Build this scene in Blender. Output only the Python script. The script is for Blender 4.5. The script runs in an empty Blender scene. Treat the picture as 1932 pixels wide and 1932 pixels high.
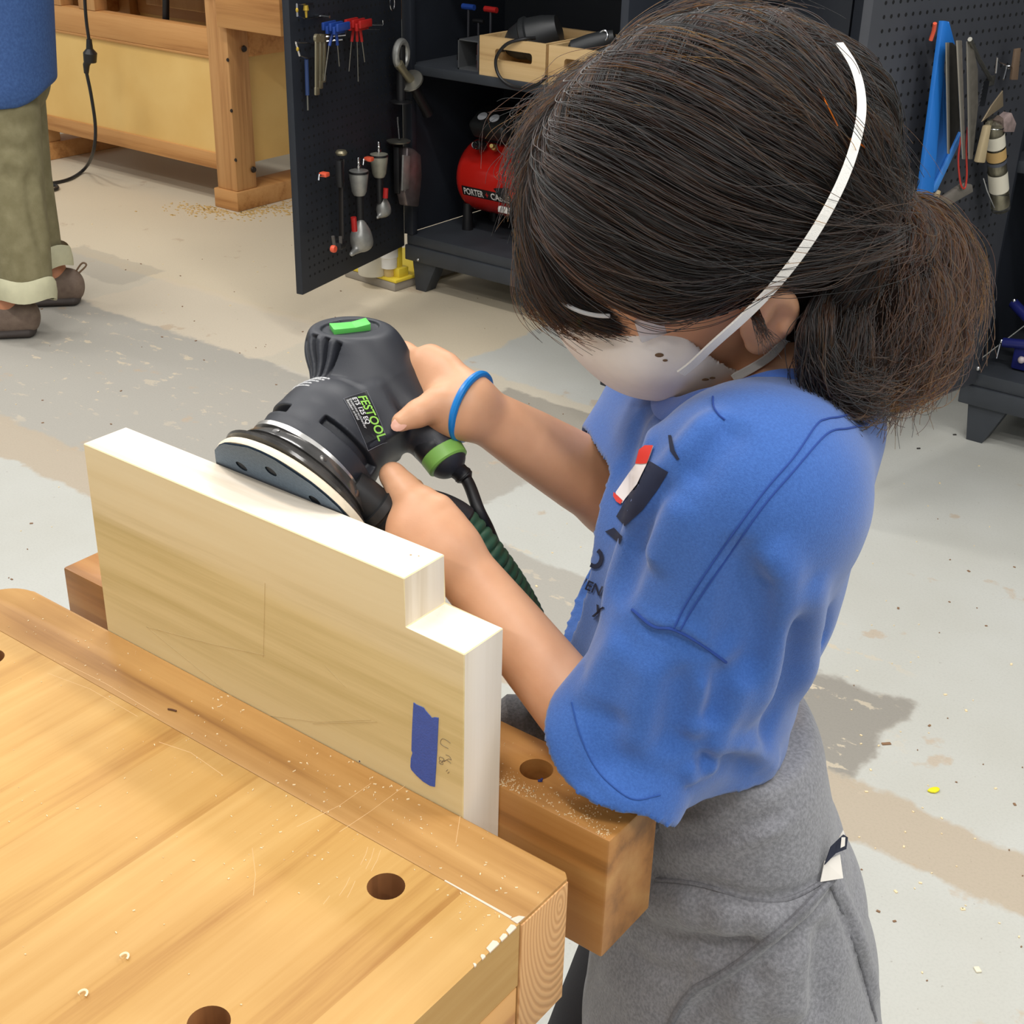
import bpy, bmesh, math, random
import numpy as np
from mathutils import Vector, Matrix

random.seed(7)
rng = np.random.default_rng(7)
SC = bpy.context.scene
COL = SC.collection

# ------------------------------------------------------------------ camera, world, lamps, exposure
# metres; x runs along the vise jaw, y away from the bench, z up, floor at z = 0
EYE = np.array([0.0, 0.0, 1.38])
FOCAL = 2596.04            # in pixels of the 1932 px frame
CAM_R = np.array([0.7972, 0.6033, 0.0233])
CAM_D = np.array([0.2921, -0.3521, -0.8892])
CAM_F = np.array([-0.5283, 0.7156, -0.4569])
cam_data = bpy.data.cameras.new('camera')
cam_data.sensor_width = 36.0
cam_data.sensor_fit = 'HORIZONTAL'
cam_data.lens = 36.0 * FOCAL / 1932.0
cam_data.clip_start = 0.05
cam = bpy.data.objects.new('camera', cam_data)
COL.objects.link(cam)
_r = CAM_R / np.linalg.norm(CAM_R)
_f = CAM_F - _r * (CAM_F @ _r); _f /= np.linalg.norm(_f)
_u = np.cross(_r, _f)
CAM_R, CAM_F, CAM_D = _r, _f, -_u
cam.matrix_world = Matrix(((_r[0], _u[0], -_f[0], EYE[0]), (_r[1], _u[1], -_f[1], EYE[1]), (_r[2], _u[2], -_f[2], EYE[2]), (0, 0, 0, 1)))
SC.camera = cam

world = bpy.data.worlds.new('world')
SC.world = world
world.use_nodes = True
world.node_tree.nodes['Background'].inputs[0].default_value = (0.93, 0.97, 1.0, 1)
world.node_tree.nodes['Background'].inputs[1].default_value = 0.42
SC.view_settings.view_transform = 'Standard'
SC.view_settings.look = 'None'
SC.view_settings.gamma = 1.0
SC.view_settings.use_curve_mapping = False
SC.view_settings.exposure = 0.0

LAMP_ROWS = [(-3.4, 0.2), (-3.4, 2.2), (-1.5, 0.2), (-1.5, 2.0), (0.5, -0.4), (0.5, 1.4), (2.3, 0.4), (2.3, 2.4), (0.4, -2.2), (-5.2, 1.6)]
LAMP_Z = 3.1
LAMP_POWER = 27.0

def ray_dir(px, py):
    return CAM_F + CAM_R * ((px - 966) / FOCAL) + CAM_D * ((py - 966) / FOCAL)
def at_z(px, py, z):
    d = ray_dir(px, py); return EYE + d * ((z - EYE[2]) / d[2])
def at_y(px, py, y):
    d = ray_dir(px, py); return EYE + d * (y / d[1])
def at_x(px, py, x):
    d = ray_dir(px, py); return EYE + d * (x / d[0])
def at_d(px, py, t):
    return EYE + ray_dir(px, py) * t
def at_plane(px, py, p, n):
    d = ray_dir(px, py); n = np.asarray(n, float)
    return EYE + d * (((np.asarray(p) - EYE) @ n) / (d @ n))

# ------------------------------------------------------------------ materials
def lin(c):
    out = []
    for v in c:
        v = v / 255.0
        out.append(v / 12.92 if v <= 0.04045 else ((v + 0.055) / 1.055) ** 2.4)
    return (*out, 1.0)
MATS = {}
def nn(nt, kind, **kw):
    n = nt.nodes.new(kind)
    for k, v in kw.items():
        setattr(n, k, v)
    return n
def base_mat(name):
    m = bpy.data.materials.new(name); m.use_nodes = True
    nt = m.node_tree
    b = nt.nodes['Principled BSDF']
    MATS[name] = m
    return m, nt, b
def MAT(name, rgb, rough=0.5, metal=0.0, var=0.0, vscale=20.0, bump=0.0, bscale=200.0, spec=0.5, rgb2=None, coat=0.0, sheen=0.0, sss=0.0, bdist=0.001, stretch=(1, 1, 1)):
    if name in MATS:
        return MATS[name]
    m, nt, b = base_mat(name)
    b.inputs['Base Color'].default_value = lin(rgb)
    b.inputs['Roughness'].default_value = rough
    b.inputs['Metallic'].default_value = metal
    b.inputs['Specular IOR Level'].default_value = spec
    if coat: b.inputs['Coat Weight'].default_value = coat
    if sheen:
        b.inputs['Sheen Weight'].default_value = sheen; b.inputs['Sheen Roughness'].default_value = 0.5
    if sss:
        b.inputs['Subsurface Weight'].default_value = sss
        b.inputs['Subsurface Radius'].default_value = (0.012, 0.005, 0.003)
        b.inputs['Subsurface Scale'].default_value = 0.5
    tc = None
    if var or rgb2 or bump:
        tc = nn(nt, 'ShaderNodeTexCoord')
        mp = nn(nt, 'ShaderNodeMapping'); mp.inputs['Scale'].default_value = stretch
        nt.links.new(tc.outputs['Object'], mp.inputs['Vector'])
    if var or rgb2:
        nz = nn(nt, 'ShaderNodeTexNoise'); nz.inputs['Scale'].default_value = vscale; nz.inputs['Detail'].default_value = 5
        nt.links.new(mp.outputs[0], nz.inputs['Vector'])
        rp = nn(nt, 'ShaderNodeValToRGB')
        a = lin(rgb); c = lin(rgb2) if rgb2 else tuple(min(1, x * (1 + var)) for x in a[:3]) + (1,)
        if not rgb2: a = tuple(x * (1 - var) for x in a[:3]) + (1,)
        rp.color_ramp.elements[0].position = 0.35; rp.color_ramp.elements[0].color = a
        rp.color_ramp.elements[1].position = 0.68; rp.color_ramp.elements[1].color = c
        nt.links.new(nz.outputs['Fac'], rp.inputs[0]); nt.links.new(rp.outputs[0], b.inputs['Base Color'])
    if bump:
        n2 = nn(nt, 'ShaderNodeTexNoise'); n2.inputs['Scale'].default_value = bscale; n2.inputs['Detail'].default_value = 3
        nt.links.new(mp.outputs[0], n2.inputs['Vector'])
        bp = nn(nt, 'ShaderNodeBump'); bp.inputs['Strength'].default_value = bump; bp.inputs['Distance'].default_value = bdist
        nt.links.new(n2.outputs['Fac'], bp.inputs['Height']); nt.links.new(bp.outputs[0], b.inputs['Normal'])
    return m
def WOOD(name, c1, c2, c3, axis=0, scale=1.0, rough=0.42, ring=18.0, bump=0.12, spec=0.4, blotch=0.0, ringmix=0.55, coat=0.0):
    """grain along the given object axis: stretched noise streaks plus distorted growth rings"""
    if name in MATS:
        return MATS[name]
    m, nt, b = base_mat(name)
    tc = nn(nt, 'ShaderNodeTexCoord')
    oi = nn(nt, 'ShaderNodeObjectInfo')
    off = nn(nt, 'ShaderNodeVectorMath', operation='MULTIPLY_ADD'); off.inputs[1].default_value = (3.1, 5.7, 4.3)
    nt.links.new(oi.outputs['Random'], off.inputs[0]); nt.links.new(tc.outputs['Object'], off.inputs[2])
    mp = nn(nt, 'ShaderNodeMapping')
    s = [60 * scale] * 3; s[axis] = 2.2 * scale
    mp.inputs['Scale'].default_value = s
    nt.links.new(off.outputs[0], mp.inputs['Vector'])
    nz = nn(nt, 'ShaderNodeTexNoise'); nz.inputs['Scale'].default_value = 1.6; nz.inputs['Detail'].default_value = 7; nz.inputs['Roughness'].default_value = 0.62
    nt.links.new(mp.outputs[0], nz.inputs['Vector'])
    mp2 = nn(nt, 'ShaderNodeMapping'); s2 = [1.0 * scale] * 3; s2[axis] = 0.08 * scale
    mp2.inputs['Scale'].default_value = s2
    nt.links.new(off.outputs[0], mp2.inputs['Vector'])
    n3 = nn(nt, 'ShaderNodeTexNoise'); n3.inputs['Scale'].default_value = 6.0; n3.inputs['Detail'].default_value = 3
    nt.links.new(mp2.outputs[0], n3.inputs['Vector'])
    wv = nn(nt, 'ShaderNodeMath', operation='MULTIPLY'); wv.inputs[1].default_value = ring
    nt.links.new(n3.outputs['Fac'], wv.inputs[0])
    fr = nn(nt, 'ShaderNodeMath', operation='PINGPONG'); fr.inputs[1].default_value = 1.0
    nt.links.new(wv.outputs[0], fr.inputs[0])
    mix = nn(nt, 'ShaderNodeMix'); mix.data_type = 'FLOAT'; mix.inputs[0].default_value = ringmix
    nt.links.new(nz.outputs['Fac'], mix.inputs[2]); nt.links.new(fr.outputs[0], mix.inputs[3])
    rp = nn(nt, 'ShaderNodeValToRGB')
    e = rp.color_ramp.elements
    e[0].position = 0.27; e[0].color = lin(c3); e[1].position = 0.72; e[1].color = lin(c1)
    x = e.new(0.45); x.color = lin(c2)
    nt.links.new(mix.outputs[0], rp.inputs[0])
    col = rp.outputs[0]
    # a slightly different tint for each board
    hs = nn(nt, 'ShaderNodeHueSaturation')
    mr = nn(nt, 'ShaderNodeMapRange'); mr.inputs['To Min'].default_value = 0.965; mr.inputs['To Max'].default_value = 1.03
    nt.links.new(oi.outputs['Random'], mr.inputs['Value']); nt.links.new(mr.outputs[0], hs.inputs['Value'])
    nt.links.new(col, hs.inputs['Color']); col = hs.outputs[0]
    if blotch:
        n4 = nn(nt, 'ShaderNodeTexNoise'); n4.inputs['Scale'].default_value = 7.0; n4.inputs['Detail'].default_value = 4
        nt.links.new(tc.outputs['Object'], n4.inputs['Vector'])
        r4 = nn(nt, 'ShaderNodeValToRGB'); r4.color_ramp.elements[0].position = 0.38; r4.color_ramp.elements[1].position = 0.62
        r4.color_ramp.elements[0].color = (1 - blotch, 1 - 1.3 * blotch, 1 - 1.6 * blotch, 1)
        nt.links.new(n4.outputs['Fac'], r4.inputs[0])
        mx = nn(nt, 'ShaderNodeMix'); mx.data_type = 'RGBA'; mx.blend_type = 'MULTIPLY'; mx.inputs[0].default_value = 1.0
        nt.links.new(col, mx.inputs[6]); nt.links.new(r4.outputs[0], mx.inputs[7]); col = mx.outputs[2]
    nt.links.new(col, b.inputs['Base Color'])
    b.inputs['Roughness'].default_value = rough
    b.inputs['Specular IOR Level'].default_value = spec
    if coat:
        b.inputs['Coat Weight'].default_value = coat; b.inputs['Coat Roughness'].default_value = 0.3
    bp = nn(nt, 'ShaderNodeBump'); bp.inputs['Strength'].default_value = bump; bp.inputs['Distance'].default_value = 0.0006
    nt.links.new(nz.outputs['Fac'], bp.inputs['Height']); nt.links.new(bp.outputs[0], b.inputs['Normal'])
    return m
def GLASS(name, rgb=(255, 255, 255), rough=0.05, ior=1.45, alpha=None):
    m, nt, b = base_mat(name)
    b.inputs['Base Color'].default_value = lin(rgb)
    b.inputs['Roughness'].default_value = rough
    b.inputs['Transmission Weight'].default_value = 1.0
    b.inputs['IOR'].default_value = ior
    return m

# ------------------------------------------------------------------ objects
def tag(o, label=None, cat=None, group=None, kind=None):
    if label: o['label'] = label
    if cat: o['category'] = cat
    if group: o['group'] = group
    if kind: o['kind'] = kind
    return o
def thing(name, label, cat, loc=(0, 0, 0), group=None, frame=None):
    """an Empty at the thing's base; parts given in world coordinates (or in its own frame when frame is set)"""
    o = bpy.data.objects.new(name, None); o.empty_display_size = 0.05
    COL.objects.link(o)
    if frame is not None: o.matrix_world = frame
    else: o.matrix_world = Matrix.Translation(Vector([float(c) for c in loc]))
    tag(o, label, cat, group)
    return o
def world_of(o):
    m = o.matrix_basis.copy()
    while o.parent is not None:
        o = o.parent; m = o.matrix_basis @ m
    return m
def link_mesh(name, me, mat, parent=None, local=False, origin=None):
    """world-space mesh -> object under parent (vertices moved into the parent's frame unless local)"""
    o = bpy.data.objects.new(name, me)
    COL.objects.link(o)
    if mat is not None:
        for mm in (mat if isinstance(mat, (list, tuple)) else [mat]): me.materials.append(mm)
    if parent is not None:
        o.parent = parent
        if not local: me.transform(world_of(parent).inverted())
    elif origin is not None:
        me.transform(Matrix.Translation(-Vector([float(c) for c in origin]))); o.location = [float(c) for c in origin]
    return o
def smooth_by_angle(me, deg=35):
    me.shade_smooth()
    me.set_sharp_from_angle(angle=math.radians(deg))
class MB:
    """collects shapes into one bmesh"""
    def __init__(s): s.bm = bmesh.new()
    def poly(s, vs, fs, mi=0):
        vv = [s.bm.verts.new([float(c) for c in v]) for v in vs]
        for f in fs:
            try:
                fc = s.bm.faces.new([vv[i] for i in f]); fc.material_index = mi
            except ValueError: pass
        return vv
    def box(s, c, size, bev=0.0, axes=None, mi=0, seg=2):
        """axes: three unit vectors (rows)"""
        c = np.asarray(c, float); h = np.asarray(size, float) / 2
        ax = np.eye(3) if axes is None else np.asarray(axes, float)
        vs = [c + ax[0] * h[0] * i + ax[1] * h[1] * j + ax[2] * h[2] * k for i in (-1, 1) for j in (-1, 1) for k in (-1, 1)]
        fs = [(0, 1, 3, 2), (4, 6, 7, 5), (0, 4, 5, 1), (2, 3, 7, 6), (0, 2, 6, 4), (1, 5, 7, 3)]
        if np.linalg.det(ax) < 0: fs = [f[::-1] for f in fs]
        vv = s.poly(vs, fs, mi)
        if bev > 0:
            es = list({e for v in vv for e in v.link_edges})
            r = bmesh.ops.bevel(s.bm, geom=es, offset=bev, segments=seg, profile=0.5, affect='EDGES')
            for f in r['faces']: f.material_index = mi
        return s
    def box2(s, lo, hi, bev=0.0, mi=0, seg=2):
        lo = np.asarray(lo, float); hi = np.asarray(hi, float)
        return s.box((lo + hi) / 2, hi - lo, bev, None, mi, seg)
    def prism(s, pts, d, mi=0, bev=0.0):
        """closed polygon of 3-D points extruded by vector d"""
        p = [np.asarray(q, float) for q in pts]; n = len(p); d = np.asarray(d, float)
        nrm = sum(np.cross(p[i] - p[0], p[(i + 1) % n] - p[0]) for i in range(n))
        if nrm @ d > 0: p = p[::-1]
        vs = p + [q + d for q in p]
        fs = [tuple(range(n)), tuple(range(2 * n - 1, n - 1, -1))] + [(i, i + n, (i + 1) % n + n, (i + 1) % n) for i in range(n)]
        vv = s.poly(vs, fs, mi)
        if bev > 0:
            es = list({e for v in vv for e in v.link_edges})
            bmesh.ops.bevel(s.bm, geom=es, offset=bev, segments=2, profile=0.5, affect='EDGES')
        return s
    def tube(s, pts, r, n=10, mi=0, cap=True, flat=1.0, closed=False):
        """round tube along a polyline, r a number or a list"""
        P = np.asarray(pts, float); m = len(P)
        rs = np.full(m, r, float) if np.isscalar(r) else np.asarray(r, float)
        if closed: T = np.roll(P, -1, 0) - np.roll(P, 1, 0)
        else: T = np.gradient(P, axis=0)
        T /= np.linalg.norm(T, axis=1)[:, None] + 1e-12
        a = np.array([0, 0, 1.0]) if abs(T[0][2]) < 0.9 else np.array([1.0, 0, 0])
        N = np.cross(T[0], a); N /= np.linalg.norm(N)
        rings = []
        for i in range(m):
            N = N - T[i] * (N @ T[i]); N /= np.linalg.norm(N) + 1e-12
            B = np.cross(T[i], N)
            rings.append([s.bm.verts.new(P[i] + rs[i] * (math.cos(t) * N + flat * math.sin(t) * B)) for t in np.linspace(0, 2 * math.pi, n, endpoint=False)])
        k = m if closed else m - 1
        for i in range(k):
            A, Bq = rings[i], rings[(i + 1) % m]
            for j in range(n):
                try: f = s.bm.faces.new((A[j], A[(j + 1) % n], Bq[(j + 1) % n], Bq[j])); f.material_index = mi
                except ValueError: pass
        if cap and not closed:
            f = s.bm.faces.new(rings[0][::-1]); f.material_index = mi
            f = s.bm.faces.new(rings[-1]); f.material_index = mi
        return s
    def lathe(s, c, axis, prof, n=32, mi=0, cap=True, rx=None):
        """prof: (height along axis, radius); rx: optional perpendicular start vector"""
        c = np.asarray(c, float); ax = np.asarray(axis, float); ax = ax / np.linalg.norm(ax)
        a = rx if rx is not None else (np.array([0, 0, 1.0]) if abs(ax[2]) < 0.9 else np.array([1.0, 0, 0]))
        N = np.cross(ax, a); N /= np.linalg.norm(N); B = np.cross(ax, N)
        rings = [[s.bm.verts.new(c + ax * h + max(r, 1e-6) * (math.cos(t) * N + math.sin(t) * B)) for t in np.linspace(0, 2 * math.pi, n, endpoint=False)] for h, r in prof]
        for A, Bq in zip(rings, rings[1:]):
            for j in range(n):
                f = s.bm.faces.new((A[j], A[(j + 1) % n], Bq[(j + 1) % n], Bq[j])); f.material_index = mi
        if cap:
            f = s.bm.faces.new(rings[0][::-1]); f.material_index = mi
            f = s.bm.faces.new(rings[-1]); f.material_index = mi
        return s
    def ell(s, c, r, axes=None, n=16, mi=0):
        c = np.asarray(c, float); ax = np.eye(3) if axes is None else np.asarray(axes, float)
        rr = np.full(3, r) if np.isscalar(r) else np.asarray(r, float)
        k = n // 2
        top = s.bm.verts.new(c + ax[2] * rr[2]); bot = s.bm.verts.new(c - ax[2] * rr[2])
        rings = [[s.bm.verts.new(c + ax[0] * rr[0] * math.sin(p) * math.cos(t) + ax[1] * rr[1] * math.sin(p) * math.sin(t) + ax[2] * rr[2] * math.cos(p)) for t in np.linspace(0, 2 * math.pi, n, endpoint=False)] for p in np.linspace(0, math.pi, k + 1)[1:-1]]
        for j in range(n):
            f = s.bm.faces.new((top, rings[0][j], rings[0][(j + 1) % n])); f.material_index = mi
            f = s.bm.faces.new((bot, rings[-1][(j + 1) % n], rings[-1][j])); f.material_index = mi
        for A, Bq in zip(rings, rings[1:]):
            for j in range(n):
                f = s.bm.faces.new((A[j], Bq[j], Bq[(j + 1) % n], A[(j + 1) % n])); f.material_index = mi
        return s
    def obj(s, name, mat, parent=None, smooth=35, local=False, origin=None):
        me = bpy.data.meshes.new(name)
        bmesh.ops.recalc_face_normals(s.bm, faces=s.bm.faces[:])
        s.bm.to_mesh(me); s.bm.free()
        if smooth: smooth_by_angle(me, smooth)
        return link_mesh(name, me, mat, parent, local, origin)
def spline(pts, n=40, closed=False):
    """Catmull-Rom through the points"""
    P = np.asarray(pts, float); m = len(P)
    if closed: Q = np.vstack([P[-1], P, P[0], P[1]])
    else: Q = np.vstack([2 * P[0] - P[1], P, 2 * P[-1] - P[-2]])
    segs = m if closed else m - 1
    out = []
    for t in np.linspace(0, segs, n, endpoint=not closed):
        i = min(int(t), segs - 1); f = t - i
        p0, p1, p2, p3 = Q[i], Q[i + 1], Q[i + 2], Q[i + 3]
        out.append(0.5 * ((2 * p1) + (p2 - p0) * f + (2 * p0 - 5 * p1 + 4 * p2 - p3) * f * f + (3 * p1 - p0 - 3 * p2 + p3) * f ** 3))
    return np.array(out)
def text_mesh(s, size, bold=False, shear=0.0, spacing=1.0, depth=0.0):
    """built-in font lettering as a mesh lying in its own xy plane, left-bottom at the origin"""
    cu = bpy.data.curves.new('lettering', 'FONT'); cu.body = s; cu.size = size; cu.shear = shear
    cu.space_character = spacing; cu.extrude = depth
    if bold: cu.offset = size * 0.02
    cu.resolution_u = 3
    o = bpy.data.objects.new('lettering', cu); COL.objects.link(o)
    dg = bpy.context.evaluated_depsgraph_get()
    me = bpy.data.meshes.new_from_object(o.evaluated_get(dg))
    bpy.data.objects.remove(o); bpy.data.curves.remove(cu)
    return me
def place_text(name, s, size, o, xdir, ydir, mat, parent, **kw):
    me = text_mesh(s, size, **kw)
    x = np.asarray(xdir, float); y = np.asarray(ydir, float); z = np.cross(x, y)
    me.transform(Matrix(((x[0], y[0], z[0], o[0]), (x[1], y[1], z[1], o[1]), (x[2], y[2], z[2], o[2]), (0, 0, 0, 1))))
    return link_mesh(name, me, mat, parent)
def copy_tree(o, parent=None):
    c = o.copy(); COL.objects.link(c)
    if parent is not None: c.parent = parent
    for ch in [x for x in o.children]:
        copy_tree(ch, c)
    return c

# ------------------------------------------------------------------ implicit surfaces (bodies, cloth, hands)
F32 = np.float32
class Prim:
    def __init__(s, fn, c, r, k=0.0, op='u'):
        s.fn, s.c, s.r, s.k, s.op = fn, np.asarray(c, F32), float(r), float(k), op
def cap(a, b, ra, rb=None, k=0.01, op='u'):
    a = np.asarray(a, F32); b = np.asarray(b, F32); rb = ra if rb is None else rb
    ba = b - a; L2 = float(ba @ ba) + 1e-12
    def fn(P):
        pa = P - a
        t = np.clip((pa @ ba) / L2, 0, 1)
        return np.sqrt(((pa - t[:, None] * ba) ** 2).sum(1)) - (ra + (rb - ra) * t)
    return Prim(fn, (a + b) / 2, math.sqrt(L2) / 2 + max(ra, rb), k, op)
def ell(c, r, axes=None, k=0.01, op='u'):
    c = np.asarray(c, F32); r = np.asarray(r, F32); A = np.eye(3, dtype=F32) if axes is None else np.asarray(axes, F32)
    def fn(P):
        q = (P - c) @ A.T
        k0 = np.sqrt(((q / r) ** 2).sum(1)); k1 = np.sqrt(((q / (r * r)) ** 2).sum(1)) + 1e-9
        return k0 * (k0 - 1) / k1
    return Prim(fn, c, float(r.max()), k, op)
def rbox(c, h, rad, axes=None, k=0.005, op='u'):
    c = np.asarray(c, F32); h = np.asarray(h, F32) - rad; A = np.eye(3, dtype=F32) if axes is None else np.asarray(axes, F32)
    def fn(P):
        q = np.abs((P - c) @ A.T) - h
        return np.sqrt((np.maximum(q, 0) ** 2).sum(1)) + np.minimum(q.max(1), 0) - rad
    return Prim(fn, c, float(np.linalg.norm(h)) + rad, k, op)
def loft(pts, rx, ry, axx, k=0.01, op='u', power=2.0):
    """elliptic tube along a polyline: radius rx along axx, ry along the third direction"""
    P0 = np.asarray(pts, F32); rx = np.asarray(rx, F32); ry = np.asarray(ry, F32); axx = np.asarray(axx, F32)
    c = P0.mean(0); R = float(np.linalg.norm(P0 - c, axis=1).max() + max(rx.max(), ry.max()))
    segs = []
    for i in range(len(P0) - 1):
        d = P0[i + 1] - P0[i]; L = float(np.linalg.norm(d)); t = d / L
        X = axx - t * (axx @ t); X = X / np.linalg.norm(X); Y = np.cross(t, X)
        segs.append((P0[i], t, L, X, Y, i))
    ts = []
    for i in range(len(P0)):
        d = P0[min(i + 1, len(P0) - 1)] - P0[max(i - 1, 0)]; ts.append(d / np.linalg.norm(d))
    def fn(P):
        best = None
        for (a, t, L, X, Y, i) in segs:
            q = P - a
            u = q @ t
            # mitred parameter so neighbouring segments meet
            f = np.clip(u / L, 0, 1)
            q = q - (f * L)[:, None] * t
            x = q @ X; y = q @ Y; z = q @ t
            a1 = rx[i] + (rx[i + 1] - rx[i]) * f; b1 = ry[i] + (ry[i + 1] - ry[i]) * f
            k0 = np.sqrt((x / a1) ** 2 + (y / b1) ** 2 + (z / np.minimum(a1, b1)) ** 2)
            k1 = np.sqrt((x / a1 ** 2) ** 2 + (y / b1 ** 2) ** 2 + (z / np.minimum(a1, b1) ** 2) ** 2) + 1e-9
            d = k0 * (k0 - 1) / k1
            best = d if best is None else np.minimum(best, d)
        return best
    return Prim(fn, c, R, k, op)
def half(p, n, k=0.0, op='x'):
    """keeps the side the normal points away from"""
    p = np.asarray(p, F32); n = np.asarray(n, F32); n = n / np.linalg.norm(n)
    return Prim(lambda P: (P - p) @ n, p, 1e3, k, op)
def ridge(pts, amp, w, k=0.0, side=None):
    """displaces the surface outward (amp > 0) or inward along a polyline with a soft profile"""
    P0 = np.asarray(pts, F32)
    c = P0.mean(0); R = float(np.linalg.norm(P0 - c, axis=1).max()) + 3 * w
    A = P0[:-1]; D = P0[1:] - P0[:-1]; L2 = (D ** 2).sum(1) + 1e-12
    n = len(A)
    def fn(P):
        best = np.full(len(P), 1e9, F32); tt = np.zeros(len(P), F32)
        for i in range(n):
            q = P - A[i]; t = np.clip((q @ D[i]) / L2[i], 0, 1)
            d = ((q - t[:, None] * D[i]) ** 2).sum(1)
            m = d < best; best[m] = d[m]; tt[m] = (i + t[m]) / n
        fade = np.clip(np.minimum(tt, 1 - tt) * 5, 0.0, 1)
        return amp * fade * np.exp(-best / (w * w))
    return Prim(fn, c, R, 0.0, 'd')
def field(prims, P, idx=None):
    d = None
    for i, p in enumerate(prims):
        if idx is not None and i not in idx: continue
        v = p.fn(P)
        if p.op == 'u':
            if d is None: d = v
            elif p.k > 0:
                h = np.maximum(p.k - np.abs(d - v), 0) / p.k
                d = np.minimum(d, v) - h * h * p.k * 0.25
            else: d = np.minimum(d, v)
        elif d is None: continue
        elif p.op == 's':
            v = -v
            if p.k > 0:
                h = np.maximum(p.k - np.abs(d - v), 0) / p.k
                d = np.maximum(d, v) + h * h * p.k * 0.25
            else: d = np.maximum(d, v)
        elif p.op == 'x':
            if p.k > 0:
                h = np.maximum(p.k - np.abs(d - v), 0) / p.k
                d = np.maximum(d, v) + h * h * p.k * 0.25
            else: d = np.maximum(d, v)
        elif p.op == 'd': d = d - v
    return np.full(len(P), 1e3, F32) if d is None else d
def sdf_arrays(prims, h, lo=None, hi=None, B=14, pad=0.012):
    us = [p for p in prims if p.op == 'u']
    if lo is None: lo = np.min([p.c - p.r for p in us], 0) - pad
    if hi is None: hi = np.max([p.c + p.r for p in us], 0) + pad
    lo = np.asarray(lo, float); hi = np.asarray(hi, float)
    nb = np.ceil((hi - lo) / (h * B)).astype(int)
    bi = np.stack(np.meshgrid(*[np.arange(k) for k in nb], indexing='ij'), -1).reshape(-1, 3)
    half_d = h * (B + 2) * math.sqrt(3) / 2
    ctr = (lo + (bi + 0.5) * h * B).astype(F32)
    d = field(prims, ctr)
    act = np.where(np.abs(d) < half_d * 1.35 + 0.012)[0]
    g = np.arange(B + 2)
    off = np.stack(np.meshgrid(g, g, g, indexing='ij'), -1).reshape(-1, 3)
    vals = []; keep = []
    for b in act:
        c = ctr[b]
        idx = {i for i, p in enumerate(prims) if np.linalg.norm(p.c - c) - p.r < half_d + p.k + 0.02}
        P = (lo + (bi[b] * B + off) * h).astype(F32)
        v = field(prims, P, idx)
        if v.min() < 0 < v.max():
            vals.append(v.reshape(B + 2, B + 2, B + 2)); keep.append(bi[b])
    V = np.array(vals, F32); K = np.array(keep)
    n = B + 1
    corners = [(i, j, k) for i in (0, 1) for j in (0, 1) for k in (0, 1)]
    S = V < 0
    cnt = sum(S[:, i:i + n, j:j + n, k:k + n].astype(np.int8) for i, j, k in corners)
    mix = (cnt > 0) & (cnt < 8)
    ci = np.argwhere(mix)
    acc = np.zeros((len(ci), 3)); num = np.zeros(len(ci))
    cv = {q: V[ci[:, 0], ci[:, 1] + q[0], ci[:, 2] + q[1], ci[:, 3] + q[2]] for q in corners}
    for q in corners:
        for ax in range(3):
            if q[ax] == 0:
                q2 = list(q); q2[ax] = 1; q2 = tuple(q2)
                a, b2 = cv[q], cv[q2]
                m = (a < 0) != (b2 < 0)
                t = np.where(m, a / np.where(m, a - b2, 1), 0)
                p = np.array(q, float)[None, :].repeat(len(ci), 0); p[:, ax] += t
                acc[m] += p[m]; num[m] += 1
    pos = lo + (K[ci[:, 0]] * B + ci[:, 1:] + acc / num[:, None]) * h
    N = nb * B + 2
    def gid(blk, c): 
        q = K[blk] * B + c
        return (q[:, 0].astype(np.int64) * N[1] + q[:, 1]) * N[2] + q[:, 2]
    ids = gid(ci[:, 0], ci[:, 1:])
    quads = []
    for ax in range(3):
        o1, o2 = (ax + 1) % 3, (ax + 2) % 3
        sl0 = [slice(None)] * 4; sl1 = [slice(None)] * 4
        sl0[1 + ax] = slice(0, B); sl1[1 + ax] = slice(1, B + 1)
        for o in (o1, o2): sl0[1 + o] = slice(1, B + 1); sl1[1 + o] = slice(1, B + 1)
        a, b2 = S[tuple(sl0)], S[tuple(sl1)]
        e = np.argwhere(a != b2); inside = a[a != b2]
        c = e[:, 1:].copy(); c[:, o1] += 1; c[:, o2] += 1
        cs = []
        for (d1, d2) in ((-1, -1), (0, -1), (0, 0), (-1, 0)):
            cc = c.copy(); cc[:, o1] += d1; cc[:, o2] += d2
            cs.append(gid(e[:, 0], cc))
        q = np.stack(cs, 1)
        q[~inside] = q[~inside][:, ::-1]
        quads.append(q)
    Q = np.vstack(quads)
    uid, first = np.unique(ids, return_index=True)
    pos = pos[first]
    Qi = np.searchsorted(uid, Q)
    return pos, Qi
def mesh_from(name, V, Q):
    me = bpy.data.meshes.new(name)
    V = np.asarray(V, F32); Q = np.asarray(Q, np.int32)
    me.vertices.add(len(V)); me.vertices.foreach_set('co', V.ravel())
    k = Q.shape[1]
    me.loops.add(len(Q) * k); me.polygons.add(len(Q))
    me.loops.foreach_set('vertex_index', Q.ravel())
    me.polygons.foreach_set('loop_start', np.arange(0, len(Q) * k, k, dtype=np.int32))
    me.update(); me.validate()
    return me
def relax(V, Q, it=2, lam=0.5):
    V = V.copy(); n = len(V)
    a = np.concatenate([Q[:, i] for i in range(4)]); b = np.concatenate([Q[:, (i + 1) % 4] for i in range(4)])
    I = np.concatenate([a, b]); J = np.concatenate([b, a])
    cnt = np.bincount(I, minlength=n)[:, None] + 1e-9
    for _ in range(it):
        s = np.stack([np.bincount(I, weights=V[J, k], minlength=n) for k in range(3)], 1)
        V += lam * (s / cnt - V)
    return V
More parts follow.
